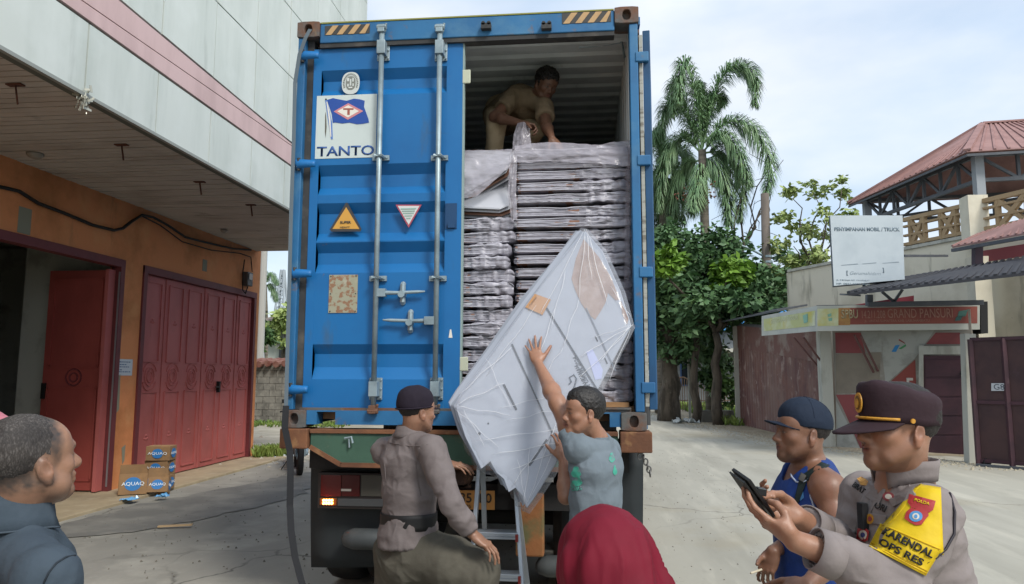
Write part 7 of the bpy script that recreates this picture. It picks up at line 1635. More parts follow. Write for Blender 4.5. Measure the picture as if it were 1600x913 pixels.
# collar wings
for pts in ([(1437, 716), (1462, 742), (1430, 775), (1395, 792), (1388, 780)], [(1395, 742), (1372, 790), (1352, 775), (1352, 748), (1380, 728)]): polypatch(bs, pts, m_pshirt, 'lapel', shirt, .008)
# placket, pocket flap, buttons
patch(bs, [(1362, 778), (1371, 780), (1342, 836), (1333, 832)], m_pshirt, 'placket', shirt, .004); patch(bs, [(1350, 800), (1385, 806), (1383, 822), (1347, 815)], m_pshirt, 'pocket_flap', shirt, .005)
# yellow armband tabard over the near shoulder and upper arm
ab = patch(bs, [(1437, 757), (1470, 762), (1474, 868), (1374, 826)], m_yel, 'armband', shirt, .005, 16, .002)
ab.data.name = 'armband'
a2 = patch(bs, [(1376, 818), (1472, 857), (1446, 900), (1358, 853)], m_yel, 'armband_lower', shirt, .008, 14, .002)
patch(bs, [(1432, 760), (1440, 756), (1398, 812), (1376, 826)], m_yel, 'armband_edge', shirt, .006, 10, .002)
m_seam = fab('armband_piping', 'a8790f'); m_blkt = M('black_print', '141313', .7); m_mred = M('badge_red', 'a02a2c', .6); m_mbl = M('badge_blue', '4a86b8', .5); m_mwh = M('badge_pale', 'c9c2b4', .6)
for (p, q) in (((1377, 820), (1469, 859)), ((1361, 848), (1449, 893)), ((1360, 851), (1448, 897))):
    pts = [drape(bs, *lerp(np.array(p, float), np.array(q, float), t), .0115) for t in np.linspace(0, 1, 9)]; pts = [p_ for p_ in pts if p_ is not None]; MB().tube(pts, .0009, 4).build('piping', m_seam, shirt)
ptext(bs, 'KARENDAL', (1377, 834), (1456, 873), 12.5, m_blkt, shirt, .0125, .03); ptext(bs, 'OPS RES', (1371, 850), (1440, 885), 11.5, m_blkt, shirt, .0125, .03)
polypatch(bs, [(1421, 772), (1462, 783), (1458, 797), (1452, 801), (1424, 793), (1418, 785)], m_mred, 'rank_arc', shirt, .009)
ptext(bs, 'POLDA', (1428, 783), (1452, 790), 5, m_yel, shirt, .0105, .03)
polypatch(bs, [(1424, 793), (1430, 796), (1436, 791), (1444, 796), (1450, 797), (1451, 806), (1445, 813), (1440, 820), (1431, 821), (1421, 816), (1413, 810), (1416, 800)], m_mred, 'badge', shirt, .009)
polypatch(bs, disc(1431, 807, 10.5, 8.5), m_mbl, 'badge_centre', shirt, .0105); polypatch(bs, disc(1431, 807, 5.5, 5), m_mwh, 'badge_centre', shirt, .0115); polypatch(bs, disc(1431, 807, 2.6, 3), m_mbl, 'badge_centre', shirt, .0125)
# shoulder boards, name tags, pins
patch(bs, [(1404, 740), (1418, 737), (1411, 757), (1393, 762)], m_blkt, 'shoulder_board', shirt, .0095)
for k in range(3): patch(bs, [(1401 + k * 4.5 - 4, 746 - k * 1.2 + 2), (1405 + k * 4.5 - 4, 745 - k * 1.2 + 2), (1402 + k * 4.5 - 4, 756 - k * 1.2), (1398 + k * 4.5 - 4, 757 - k * 1.2)], M('rank_gold', 'cf7a2c', .5), 'rank_bar', shirt, .012, 3)
ptext(bs, 'BRAT', (1331, 760), (1348, 772), 9, m_blkt, shirt, .007, .02); ptext(bs, 'ORI', (1365, 793), (1382, 801), 11, m_blkt, shirt, .007, .02)
polypatch(bs, [(1339, 748), (1346, 745), (1358, 752), (1356, 759), (1345, 758)], m_gold, 'wing_pin', shirt, .007)
polypatch(bs, disc(1388, 776, 9, 7), M('pin_red', '8a3a3c', .5), 'round_pin', shirt, .008); polypatch(bs, disc(1388, 776, 5, 4), m_mwh, 'round_pin', shirt, .0095)
polypatch(bs, disc(1359, 811, 6, 8), m_gold, 'round_pin', shirt, .007); polypatch(bs, disc(1359, 811, 3, 4), M('pin_red', '8a3a3c', .5), 'round_pin', shirt, .009)
polypatch(bs, [(1340, 826), (1350, 823), (1358, 830), (1356, 844), (1347, 849), (1338, 842)], m_mred, 'hanging_badge', shirt, .012); polypatch(bs, disc(1348, 836, 6.5, 7.5), m_mwh, 'hanging_badge', shirt, .0135); polypatch(bs, disc(1348, 836, 3.4, 4), M('badge_navy', '2f3f7a', .5), 'hanging_badge', shirt, .015)
c = drape(bs, 1348, 806, .014)
if c is not None: MB().obox(c, rv * .016, (0, 0, .0) + np.cross((0, 0, 1), rv) * .009, (0, 0, .034)).build('radio', m_bk, shirt, bevel=.003)
# whistle cord round the near sleeve
pts = [drape(bs, *p, .006) for p in ((1470, 752), (1484, 770), (1492, 800), (1491, 835), (1478, 858), (1462, 872), (1448, 880))]
pts = [p for p in pts if p is not None]
if len(pts) > 2: MB().tube(pts, .0032, 6).build('shoulder_cord', M('cord_black', '1c1620', .6), shirt, smooth=True)
# kepi
def kepi(head, parent):
    rows = []
    for (z, f) in ((.012, .96), (.03, .965), (.055, .985), (.075, 1.01), (.09, 1.0), (.099, .95), (.105, .84), (.109, .6), (.11, .3), (.11, .02)):
        row = []
        for k in range(44):
            a = 6.2832 * k / 44; x, y = .085 * f * math.cos(a), -.006 + .109 * f * math.sin(a); zz_ = z + (.2 * y + .004) * min(1, z / .1) + .003 * math.sin(a * 3 + 1) * (z > .05) + .002 * math.sin(a * 7); row.append(head.w(x, y, zz_))
        rows.append(row)
    o = MB().grid(rows, close=True).build('peaked_cap', m_kepi, parent, smooth=True, solid=.003)
    rows = []
    for i in range(8):
        t = i / 7; row = []
        for j in range(17):
            a = (j / 16 - .5) * 2 * 1.25; y = -.006 + .107 * math.cos(a) + t * .078 * max(0, math.cos(a * .95)) ** .8; x = .085 * math.sin(a) * (1 + .08 * t); row.append(head.w(x, y, .018 - .036 * t * math.cos(a * .9) - .002 - .0 * t))
        rows.append(row)
    MB().grid(rows).build('peak', m_kepi, o, smooth=True, solid=.004)
    MB().tube([head.w(.0855 * math.sin(a), -.006 + .111 * math.cos(a), .026) for a in np.linspace(-1.15, 1.15, 17)], .0042, 6).build('gold_band', m_gold, o, smooth=True)
    A = head.A; c = head.w(0, .1075, .066)
    for (r1, r2, zz_, m_) in ((.017, .026, .0, m_gold), (.0115, .018, .0, M('badge_dark', '6a4a1c', .5)), (.007, .012, -.002, m_gold)):
        k_ = {.017: 0, .0115: .002, .007: .004}[r1]; MB().prism([c + A[:, 0] * r1 * math.cos(a) + A[:, 2] * (r2 * math.sin(a) + zz_) + A[:, 1] * k_ for a in np.linspace(0, 6.2832, 19)[:-1]], A[:, 1] * .003).build('cap_badge', m_, o)
    for s in (-1, 1): MB().cyl(head.w(s * .0885, .012, .024), head.w(s * .0925, .012, .024), .006, n=10).build('cap_button', m_gold, o)
kepi(hd, po)
# belt, trousers
v = Vol(.012); legs(v, [hip + rv * .09, hip - rv * .09], [hip + rv * .1 + (0, 0, -.42), hip - rv * .1 + (0, 0, -.42)], [hip * (1, 1, 0) + rv * .11 + (0, 0, .06), hip * (1, 1, 0) - rv * .11 + (0, 0, .06)], (.1, .078, .062)); v.ec(hip - (0, 0, .02), hip + (0, 0, .03), (.17, .13), (.165, .125), rv)
garment('trousers', v, fab('police_trousers', '3a3330', '302a28'), po, .01, (6, 6, 5), 9)
for s in (-1, 1): shoe('shoe', hip * (1, 1, 0) + rv * .11 * s, (-.9, -.4, 0), m_bk, po)
# the phone: its own thing, held in both hands
phn = empty('smartphone', ph_c, 'dark smartphone in an open case held by the police officer', 'phone')
la = nrm(P(1157, 741, Y=1.85) - P(1196, 797, Y=1.90)); wa = nrm(np.cross(la, (.75, .1, .65))); wa = wa if wa[1] > 0 else -wa; ta = np.cross(la, wa)
MB().obox(ph_c, la * .064, wa * .037, ta * .0045).build('case', M('phone_black', '0f1013', .4), phn, bevel=.002)
sgn_ = 1 if ta[0] > 0 else -1
MB().obox(ph_c + ta * sgn_ * .005, la * .059, wa * .034, ta * .0006).build('screen', M('phone_screen', '10141c', .08), phn)
MB().obox(ph_c - ta * sgn_ * .011 + la * .010, la * .054, wa * .034, ta * .0022).build('case_cover', M('phone_black', '0f1013', .4), phn)
MB().obox(P(1189, 768, Y=1.86), (.011, 0, -.002), (0, .012, 0), (.001, 0, .009)).build('clip', M('phone_black', '0f1013', .4), phn, bevel=.002)
# finger ring on the officer's hand
c = P(1193, 826, Y=1.70)
# ---------- man in blue tank top ----------
tm = empty('person', P(1262, 1040, Y=2.95) * (1, 1, 0), 'man in navy cap and blue sleeveless top standing behind the police officer', 'person')
hd = Head(P(1252, 676, Y=2.88), (-.985, -.13, .04), (0, 0, 1), .97)
nb = P(1266, 728, Y=2.92); shl, shr = P(1294, 764, Y=2.76), P(1238, 758, Y=3.12); hip = P(1266, 925, Y=2.95); rv = nrm(shr - shl)
ell_, wrl = P(1318, 860, Y=2.66), P(1262, 915, Y=2.5); elr, wrr = P(1262, 832, Y=3.06), P(1208, 862, Y=2.86)
prf = [(-.12, .155, .105), (.15, .145, .105), (.45, .148, .108), (.75, .165, .112), (.93, .11, .08)]
v = Vol(.0042); hd.shape(v, nb); torso(v, hip, nb - (0, 0, .01), rv, .97, prf, shl, shr, shr_r=.054); v.ell(shl, (.058,) * 3, None, .03); v.ell(shr, (.055,) * 3, None, .03)
arm(v, shl, ell_, wrl, .96); arm(v, shr, elr, wrr, .86)
hand(v, wrr, (-.38, -.05, -.93), (.55, .6, -.2), (-.8, -.3, .2), ((.35, .5, .4), (.45, .6, .5), (.5, .7, .5), (.5, .8, .5)), (.25, .3), .84, tgt=P(1183, 882, Y=2.80)); hand(v, wrl, (-.8, -.2, -.4), (0, .8, -.5), (0, 0, 1), (.5,) * 4)
v.cone(nb - rv * .02, shl, .045, .05, .03)
bf = hd.colour('7c5946', stubble=.35); skinobj(v, tm, bf)
hd.hair('hair', m_khair, tm, .004, front=.03, low=-.055, amp=.002)
cap(hd, 'cap', tm, fab('navy_cap', '1c2738', '16202e', .8), fab('navy_brim', '1a2536', '121a28', .8), low=.024, th=.010, tilt=.08, brim=.062, droop=-.004)
v = Vol(.0045); torso(v, hip, nb - (0, 0, .01), rv, 1.01, [(a, b + .012, c_ + .012) for a, b, c_ in prf], W2(nb, shl, .86), W2(nb, shr, .86), shr_r=.054)
fw = np.cross((0, 0, 1), rv)
v.ec(nb + fw * .05 + (0, 0, .08), nb + fw * .04 - (0, 0, .06), (.085, .075), (.06, .06), rv, .01, 's')
for s in (shl, shr): o_ = nrm((s - nb) * (1, 1, 0)); v.ell(s + o_ * .055 - (0, 0, .03), (.062, .085, .115), None, .01, 's')
m_tank = fab('tank_blue', '1d3a7a', '16305f', .6)
tk = garment('tank_top', v, m_tank, tm, .008, (6, 6, 5), 13); bt = bvh_of(tk)
m_pipe = fab('white_piping', 'a9b4c8')
def pipe(b_, pts, r, mat, name, par, off=.002):
    q = [drape(b_, x, y, off) for x, y in pts]; q = [p for p in q if p is not None]
    if len(q) > 2: return MB().tube(q, r, 6).build(name, mat, par, smooth=True)
pipe(bt, [(1234, 735), (1237, 745), (1244, 753), (1254, 755), (1264, 749), (1272, 740), (1282, 730)], .0035, m_pipe, 'piping', tk); pipe(bt, [(1292, 726), (1278, 738), (1268, 756), (1266, 775), (1272, 793), (1283, 806)], .0035, m_pipe, 'piping', tk)
for k in range(3): polypatch(bt, [(1243 + k * 3, 776 - k * 2), (1249 + k * 3, 770 - k), (1252 + k * 2, 778), (1246 + k * 2, 783)], M('teal_print', '3f78a8', .6), 'chest_print', tk)
m_bstrap = fab('bag_strap', '1e2a2a', '141c1c', .6)
sb_ = patch(bt, [(1283, 722), (1297, 727), (1262, 752), (1252, 743)], m_bstrap, 'bag_strap', tk, .007, 8); patch(bt, [(1250, 744), (1261, 751), (1246, 790), (1240, 786)], m_bstrap, 'bag_strap', tk, .006, 8)
c = drape(bt, 1255, 747, .012)
if c is not None: MB().obox(c, (.012, 0, -.008), (0, .004, 0), (.006, 0, .012)).build('strap_buckle', m_dsteel, tk)
v = Vol(.012); legs(v, [hip + rv * .085, hip - rv * .085], [hip + rv * .09 + (0, 0, -.36), hip - rv * .09 + (0, 0, -.36)], [hip * (1, 1, 0) + rv * .1 + (0, 0, .06), hip * (1, 1, 0) - rv * .1 + (0, 0, .06)], (.098, .078, .06)); v.ec(hip - (0, 0, .04), hip + (0, 0, .075), (.16, .112), (.152, .11), rv)
garment('trousers', v, m_bk, tm, .01, (6, 6, 5), 19)
for s in (-1, 1): shoe('shoe', hip * (1, 1, 0) + rv * .1 * s, (-1, -.2, 0), m_bk, tm)
a = P(1186, 892, Y=2.83); cg = MB().cyl(P(1190, 890, Y=2.83), P(1173, 896, Y=2.80), .004, n=8); tag(cg.build('cigarette', M('cigarette_white', 'c9bfa8', .8)), 'lit cigarette between the fingers of the man in the blue tank top', 'cigarette')
# ---------- old man at the left ----------
om = empty('person', P(30, 1150, Y=1.75) * (1, 1, 0), 'older balding man in a dark grey polo shirt at the left edge', 'person')
hd = Head(P(48, 722, Y=1.74), (.36, .92, .14), (0, -.05, 1), 1.02)
nb = P(22, 808, Y=1.76); shr, shl = P(72, 906, Y=1.58), P(-120, 905, Y=1.92); hip = P(0, 1150, Y=1.85); rv = nrm(shr - shl)
elr, wrr = shr + (.04, -.04, -.28), shr + (.08, .08, -.5); ell_, wrl = shl + (-.04, 0, -.28), shl + (-.02, .1, -.5)
v = Vol(.0035); hd.shape(v, nb); v.cone(nb, nb - (0, 0, .06), .068, .085, .02); [v.cone(nb - (0, 0, .06), s_, .05, .04, .02) for s_ in (shl, shr)]; arm(v, shr, elr, wrr, .92); arm(v, shl, ell_, wrl, .92); hand(v, wrr, (.05, .1, -1), (-1, 0, 0), (0, 1, 0)); hand(v, wrl, (.0, .1, -1), (1, 0, 0), (0, 1, 0))
# wrinkles and softer jowls
hd.e(v, (.05, .03, -.06), (.022, .03, .026), .02); hd.e(v, (-.05, .03, -.06), (.022, .03, .026), .02)
for g in (-1, 1): hd.cn(v, (g * .028, .083, -.03), (g * .036, .07, -.06), .002, .002, .008, 's')
def hl(q, V):
    # short grey hair at the back and sides, thinning and receding at the temples
    n = fbm(V * 90, 3); ax_ = np.abs(q[:, 0])
    line = .050 - .35 * np.maximum(0, .075 - q[:, 2]) + .012 * (q[:, 2] > .1) - .015 * np.exp(-((ax_ - .05) / .02) ** 2 * 1.0) + .012 * (n - .5)
    top = np.clip((line + .018 - q[:, 1]) / .022, 0, 1) * np.clip((q[:, 2] + .06 + .02 * n) / .03, 0, 1)
    ear_ = np.exp(-(((q[:, 1] + .008) / .026) ** 2 + ((q[:, 2] + .004) / .034) ** 2) ** 2 * (ax_ > .06)) * (ax_ > .06); return np.clip(top * (1 - ear_), 0, 1) * (.62 + .5 * n)
hd.cn(v, (0, .082, .012), (0, .112, -.024), .009, .0115, .014); hd.e(v, (0, .109, -.03), (.0145, .0145, .0125), .008)
hd.cn(v, (-.016, .095, -.053), (.016, .095, -.053), .006, .006, .008); hd.cn(v, (-.014, .093, -.066), (.014, .093, -.066), .007, .007, .008); hd.e(v, (0, .084, -.092), (.02, .014, .014), .014)
hd.cn(v, (-.026, .1, -.0592), (.026, .1, -.0592), .0028, .0028, .003, 's'); hd.cn(v, (-.03, .086, .026), (.03, .086, .026), .008, .008, .014)
skinobj(v, om, hd.colour('94705a', stubble=.25, hairline=hl, hairc='3a3532', brow=.4))
m_ghair = M('grey_hair', '36312e', .75, layers=[('7c7672', (280, 280, 80), .48, .7, .55), ('1f1b1a', 12, .46, .62, .7)], bump=[((260, 260, 160), .9, .002)])
v2 = Vol(.003); hd.e(v2, (0, -.02, .0385), (.0785, .0955, .0845), .01); hd.e(v2, (0, .15, -.02), (.2, .105, .13), .01, 's')
for g in (-1, 1): hd.e(v2, (g * .086, -.008, -.012), (.024, .026, .038), .006, 's'); hd.e(v2, (g * .07, .09, .04), (.05, .06, .05), .012, 's'); hd.e(v2, (g * .09, .062, -.02), (.04, .05, .06), .008, 's')
v2.plane(hd.w(0, -.04, -.05), -hd.A[:, 2] + hd.A[:, 1] * .5)
V_, F_ = v2.build(); V_ = relax(V_, F_); N_ = vnormals(V_, F_); V_ = V_ + N_ * (.0022 * (fbm(V_ * (120, 120, 60), 3) - .5) * 2 - .0006)[:, None]; vobj('hair', V_, F_, m_ghair, om)
v = Vol(.005); torso(v, hip, nb - (0, 0, .02), rv, 1.08, [(-.1, .17, .13), (.4, .175, .135), (.78, .18, .12), (.95, .11, .085)], shl, shr, shr_r=.056)
sleeve(v, [shr, W2(shr, elr, .5), W2(shr, elr, .85)], [.066, .068, .07]); sleeve(v, [shl, W2(shl, ell_, .5), W2(shl, ell_, .85)], [.066, .068, .07]); v.cone(hd.w(0, -.02, -.08), nb - (0, 0, .0), .068, .07, .004, 's')
m_polo = fab('polo_grey', '414c56', '37424b', .9, 14); sh_ = garment('polo_shirt', v, m_polo, om, .008, (6, 6, 6), 23)
bo = bvh_of(sh_)
band_ring(nb + (0, 0, .0), basis(np.cross((0, 0, 1), rv)), .088, .09, .02, .082, -.12, m_polo, 'collar', sh_, gap=.25, front=.03, th=.004); band_ring(nb + (0, 0, .0), basis(np.cross((0, 0, 1), rv)), .122, .124, -.014, .07, -.32, m_polo, 'collar_fold', sh_, gap=1.05, front=.03, th=.004)
A_ = basis(np.cross((0, 0, 1), rv)); MB().tube([nb + A_[:, 0] * .1235 * math.cos(a) + A_[:, 1] * .1255 * math.sin(a) + (0, 0, -.015 - .03 * max(0, math.sin(a)) ** 2) for a in np.linspace(math.pi / 2 + 1.05, math.pi * 2.5 - 1.05, 40)], .0028, 6).build('collar_edge', fab('collar_edge', '424c55'), sh_, smooth=True)
pipe(bo, [(118, 868), (104, 870), (88, 880), (76, 895), (68, 912)], .0022, fab('seam_grey', '2b3239'), 'sleeve_seam', sh_)
v = Vol(.014); legs(v, [hip + rv * .09, hip - rv * .09], [hip + rv * .1 + (0, 0, -.4), hip - rv * .1 + (0, 0, -.4)], [hip * (1, 1, 0) + rv * .1 + (0, 0, .06), hip * (1, 1, 0) - rv * .1 + (0, 0, .06)]); v.ec(hip - (0, 0, .03), hip + (0, 0, .03), (.17, .125), (.168, .122), rv); garment('trousers', v, m_bk, om, .01, (6, 6, 5), 29)
for s in (-1, 1): shoe('shoe', hip * (1, 1, 0) + rv * .1 * s, (.3, .9, 0), m_bk, om)
# ---------- man in brown-grey shirt by the ladder ----------
bm_ = empty('person', P(640, 1050, Y=4.0) * (1, 1, 0), 'man in dark cap, brownish long-sleeved shirt and black belt reaching for the ladder', 'person')
hd = Head(P(652, 643, Y=4.0), (.72, .69, -.05), (0, 0, 1), 1.02)
nb = P(642, 682, Y=4.02); shl, shr = P(603, 706, Y=4.16), P(675, 703, Y=3.86); hip = P(638, 838, Y=4.02); rv = nrm(shr - shl)
elr, wrr = P(704, 786, Y=3.74), P(738, 834, Y=3.80); ell_, wrl = P(655, 765, Y=4.40), P(694, 724, Y=4.40)
prf = [(-.1, .16, .12), (.1, .162, .118), (.45, .16, .12), (.75, .18, .125), (.93, .12, .085)]
v = Vol(.0042); hd.shape(v, nb); v.cone(nb, nb - (0, 0, .05), .062, .08, .02); [v.cone(nb - (0, 0, .06), s_, .05, .03, .02) for s_ in (shl, shr)]; arm(v, shr, elr, wrr, .8, (.045, .045, .045, .035)); arm(v, shl, ell_, wrl, .8, (.045, .045, .045, .035))
hand(v, wrr, (.80, .0, -.55), (-.45, .1, -.85), (0, 1, .1), ((.2, .35, .3), (.2, .4, .3), (.25, .45, .3), (.3, .5, .3)), (.4, .3), 1.12); hand(v, wrl, (.93, -.1, -.1), (0, .2, -1), (.2, 1, 0), ((.2, .4, .3),) * 4, (.3, .3), 1.05)
skinobj(v, bm_, hd.colour('8f6a55', stubble=.2)); hd.hair('hair', m_khair, bm_, .005, front=.03, low=-.06, amp=.0015)
m_cap2 = fab('dark_cap', '251f2a', '1b161f', .85)
v = Vol(.003); hd.e(v, (0, -.018, .045), (.087, .105, .088), .01); hd.e(v, (0, -.02, .085), (.075, .09, .05), .03); v.plane(hd.w(0, 0, .018), -hd.A[:, 2] + hd.A[:, 1] * .12)
V_, F_ = v.build(); V_ = relax(V_, F_); V_ = folds(V_, vnormals(V_, F_), .004, (9, 9, 9), 4); cp_ = vobj('cap', V_, F_, m_cap2, bm_)
MB().tube([hd.w(.0875 * math.cos(a), -.018 + .106 * math.sin(a), .022 + .12 * .1 * math.sin(a)) for a in np.linspace(0, 6.2832, 33)], .004, 5).build('cap_hem', m_cap2, cp_, smooth=True)
mr = []
for i in range(6):
    t = i / 5; mr.append([hd.w(.07 * math.sin(a) * (1 - .1 * t), -.018 + .105 * math.cos(a) + t * .06 * math.cos(a), .028 - .012 * t) for a in np.linspace(-1.1, 1.1, 13)])
MB().grid(mr).build('brim', m_cap2, cp_, smooth=True, solid=.004)
v = Vol(.005); torso(v, hip, nb - (0, 0, .01), rv, 1.04, [(-.10, .178, .15), (.02, .170, .137)] + prf[1:], shl, shr, shr_r=.063)
sleeve(v, [shr, W2(shr, elr, .5), elr, W2(elr, wrr, .5), W2(elr, wrr, .86)], [.074, .068, .06, .05, .043]); sleeve(v, [shl, W2(shl, ell_, .5), ell_, W2(ell_, wrl, .5), W2(ell_, wrl, .86)], [.074, .068, .06, .05, .043])
v.cone(hd.w(0, -.02, -.08), nb, .062, .064, .004, 's'); v.plane(P(620, 851, Y=4.0), (.12, 0, -1))
m_bshirt = fab('brown_grey_shirt', '736b6a', '635b5a', .8, 6); sh_ = garment('shirt', v, m_bshirt, bm_, .017, (5, 5, 5), 31, sharp=1.7); bb = bvh_of(sh_)
band_ring(nb + (0, 0, .0), basis(np.cross((0, 0, 1), rv)), .076, .08, .012, .062, -.06, m_bshirt, 'collar', sh_, gap=.3, front=.02); band_ring(nb, basis(np.cross((0, 0, 1), rv)), .094, .098, -.0, .058, -.2, m_bshirt, 'collar_fold', sh_, gap=.35, front=.03)
pipe(bb, [(606, 692), (620, 694), (638, 697), (655, 697), (668, 694)], .0025, m_bshirt, 'yoke_seam', sh_)
cuff(W2(elr, wrr, .72), W2(elr, wrr, .89), .0505, .0465, m_bshirt, sh_); cuff(W2(ell_, wrl, .72), W2(ell_, wrl, .89), .0505, .0465, m_bshirt, sh_)
pipe(bb, [(604, 700), (601, 725), (603, 750), (606, 770)], .002, m_bshirt, 'sleeve_seam', sh_); pipe(bb, [(655, 700), (650, 725), (652, 750), (658, 775)], .002, m_bshirt, 'sleeve_seam', sh_)
zw = P(640, 813, Y=4.0)[2]
bc = lerp(hip, nb, (zw - hip[2]) / (nb[2] - hip[2])); A_ = basis(np.cross((0, 0, 1), rv))
rows = []
for z in (-.042, -.02, .0, .02, .042): rows.append([bc + A_[:, 0] * (.182 + .003 * math.sin(k)) * math.cos(6.2832 * k / 40) + A_[:, 1] * .138 * math.sin(6.2832 * k / 40) + (0, 0, z + .01 * math.cos(6.2832 * k / 40)) for k in range(40)])
MB().grid(rows, close=True).build('belt', M('belt_black', '0e0e10', .6, bump=[(40, .2, .002)]), bm_, smooth=True, solid=.006)
hr, hl_ = P(664, 866, Y=3.95), P(616, 866, Y=4.08); kr, kl = P(746, 898, Y=3.92), P(622, 960, Y=4.12); ar, al = P(722, 1030, Y=3.95), P(618, 1050, Y=4.2); ar[2] = al[2] = .07
v = Vol(.006); v.ec(hip + (0, 0, -.14), bc + (0, 0, -.08), (.165, .14), (.15, .115), rv, .03)
v.chain([hr, W2(hr, kr, .5), kr, W2(kr, ar, .5), ar + (0, 0, .02)], [.122, .122, .105, .09, .085], .05); v.chain([hl_, W2(hl_, kl, .5), kl, W2(kl, al, .5), al + (0, 0, .02)], [.12, .115, .1, .088, .084], .05)
garment('trousers', v, fab('olive_trousers', '57544b', '4a473f', .9), bm_, .017, (4.5, 4.5, 4), 37, sharp=1.6)
shoe('shoe', ar, (.8, .4, 0), m_bk, bm_); shoe('shoe', al, (.5, .8, 0), m_bk, bm_)
# ---------- man in grey t-shirt lifting the pack ----------
lm = empty('person', P(925, 1050, Y=4.0) * (1, 1, 0), 'man in grey t-shirt with raised arm steadying the big white flat pack', 'person')
hd = Head(P(911, 645, Y=3.92), (-.9, -.36, -.02), (0, 0, 1), 1.04)
nb = P(931, 686, Y=3.98); shl, shr = P(903, 702, Y=3.88), P(948, 704, Y=4.2); hip = P(930, 850, Y=4.02); rv = nrm(shr - shl)
wh = PK(843, 571, .045); ell_ = P(871, 630, Y=4.05); elr, wrr = P(884, 776, Y=4.12), P(880, 718, Y=4.2)
v = Vol(.0042); hd.shape(v, nb); v.cone(nb, nb - (0, 0, .06), .062, .08, .02); v.ell(shl, (.062,) * 3, None, .03)
arm(v, shl, ell_, wh, 1.03, k=.03); v.cone(nb - (0, 0, .06), shr, .05, .035, .02); v.cone(nb - (0, 0, .06), shl, .05, .035, .02); arm(v, shr, elr, wrr, .95)
up_ = nrm(PK(832, 530) - PK(843, 571)); hand(v, wh, up_ - nP * .1, -nP, PK(870, 560) - PK(843, 571), ((.05, .1, .1), (.05, .08, .1), (.05, .1, .1), (.1, .12, .1)), (.1, .15), 1.0, .3); hand(v, wrr, (-.1, .3, 1), (-.4, .8, 0), (-1, 0, 0), (.4,) * 4)
skinobj(v, lm, hd.colour('966e58', stubble=.08)); hd.hair('hair', m_hair, lm, .012, front=.07, low=-.03, amp=.0025)
v = Vol(.0048); torso(v, hip, nb - (0, 0, .01), rv, 1.0, [(-.2, .17, .125), (.15, .165, .122), (.45, .162, .12), (.75, .172, .122), (.93, .12, .085)], W2(nb, shl, .9), W2(nb, shr, .9), shr_r=.06)
sleeve(v, [W2(nb, shl, .6), shl, W2(shl, ell_, .36)], [.06, .064, .066]); sleeve(v, [shr, W2(shr, elr, .5), W2(shr, elr, .62)], [.074, .074, .074]); v.cone(hd.w(0, -.02, -.08), nb, .066, .068, .004, 's'); v.cone(W2(shl, ell_, .3), W2(shl, ell_, .6), .058, .057, .004, 's')
m_tee = fab('grey_tee', '6f7a82', '626d75', .9, 7); te = garment('t_shirt', v, m_tee, lm, .014, (5, 5, 4), 41, sharp=1.8); bt = bvh_of(te)
m_tp = M('teal_shirt_print', '3fa08a', .7, layers=[('6f7a82', 40, .5, .6, .8)])
for (x, y, a, b) in ((900, 738, 7, 9), (903, 752, 6, 8), (896, 757, 4, 6), (956, 715, 4, 8), (961, 735, 3, 8)): polypatch(bt, [(x + a * math.cos(t) * (1 + .3 * math.sin(3 * t)), y + b * math.sin(t)) for t in np.linspace(0, 6.28, 15)[:-1]], m_tp, 'shirt_print', te, .003)
ptext(bt, 'OSIS', (893, 768), (909, 766), 6, m_tp, te, .004, .02)
band_ring(nb + (0, 0, .0), basis(np.cross((0, 0, 1), rv)), .07, .072, -.004, .012, .0, m_tee, 'neck_rib', te, front=.015)
v = Vol(.012); v.ec(hip + (0, 0, -.06), hip + (0, 0, .04), (.165, .12), (.158, .115), rv); legs(v, [hip + rv * .09, hip - rv * .09], [hip + rv * .11 + (0, 0, -.42), hip - rv * .11 + (0, 0, -.42)], [hip * (1, 1, 0) + rv * .14 + (0, 0, .07), hip * (1, 1, 0) - rv * .14 + (0, 0, .07)]); garment('trousers', v, fab('worn_grey_trousers', '4c4a48', '3c3a38'), lm, .012, (6, 6, 5), 43)
for s in (-1, 1): shoe('shoe', hip * (1, 1, 0) + rv * .14 * s, (-.9, .2, 0), m_bk, lm)
# ---------- worker crouching on the cargo ----------
cm = empty('person', (P(790, 232, Y=5.7)[0], 5.7, zt_), 'worker in khaki shirt crouching on top of the cargo inside the container', 'person')
hd = Head(P(853, 133, Y=5.55), (.42, -.62, -.55), (.25, -.25, .8), 1.02)
nb = P(833, 153, Y=5.62); shl, shr = P(850, 168, Y=5.55), P(803, 152, Y=5.62); hip = P(786, 182, Y=6.02); rv = nrm(shr - shl)
elr, wrr = P(772, 183, Y=5.45), P(818, 194, Y=5.32); ell_, wrl = P(853, 196, Y=5.42), P(862, 216, Y=5.25); hip[2] = max(hip[2], zt_ + .2)
v = Vol(.006); hd.shape(v, nb); v.cone(nb - (0, 0, .03), shr, .05, .04, .02); v.cone(nb - (0, 0, .03), shl, .05, .04, .02); arm(v, shr, elr, wrr, .95); arm(v, shl, ell_, wrl, .95); hand(v, wrr, (.8, -.1, -.3), (0, -.3, -1), (0, -1, .2), (.8,) * 4); hand(v, wrl, (.5, -.3, -.6), (0, .3, -1), (-1, 0, 0), (.5,) * 4); skinobj(v, cm, hd.colour('70503f', stubble=.1)); hd.hair('hair', m_hair, cm, .02, front=.08, low=-.05, amp=.010, h=.004)
v = Vol(.007); torso(v, hip, nb, rv, .98, [(-.1, .17, .13), (.3, .165, .13), (.75, .17, .125), (.93, .11, .085)], shl, shr); sleeve(v, [shr, W2(shr, elr, .6)], [.072, .07]); sleeve(v, [shl, W2(shl, ell_, .6)], [.072, .07]); garment('shirt', v, fab('khaki_shirt', '84735c', '6f604c'), cm, .012, (6, 6, 6), 47, sharp=1.8)
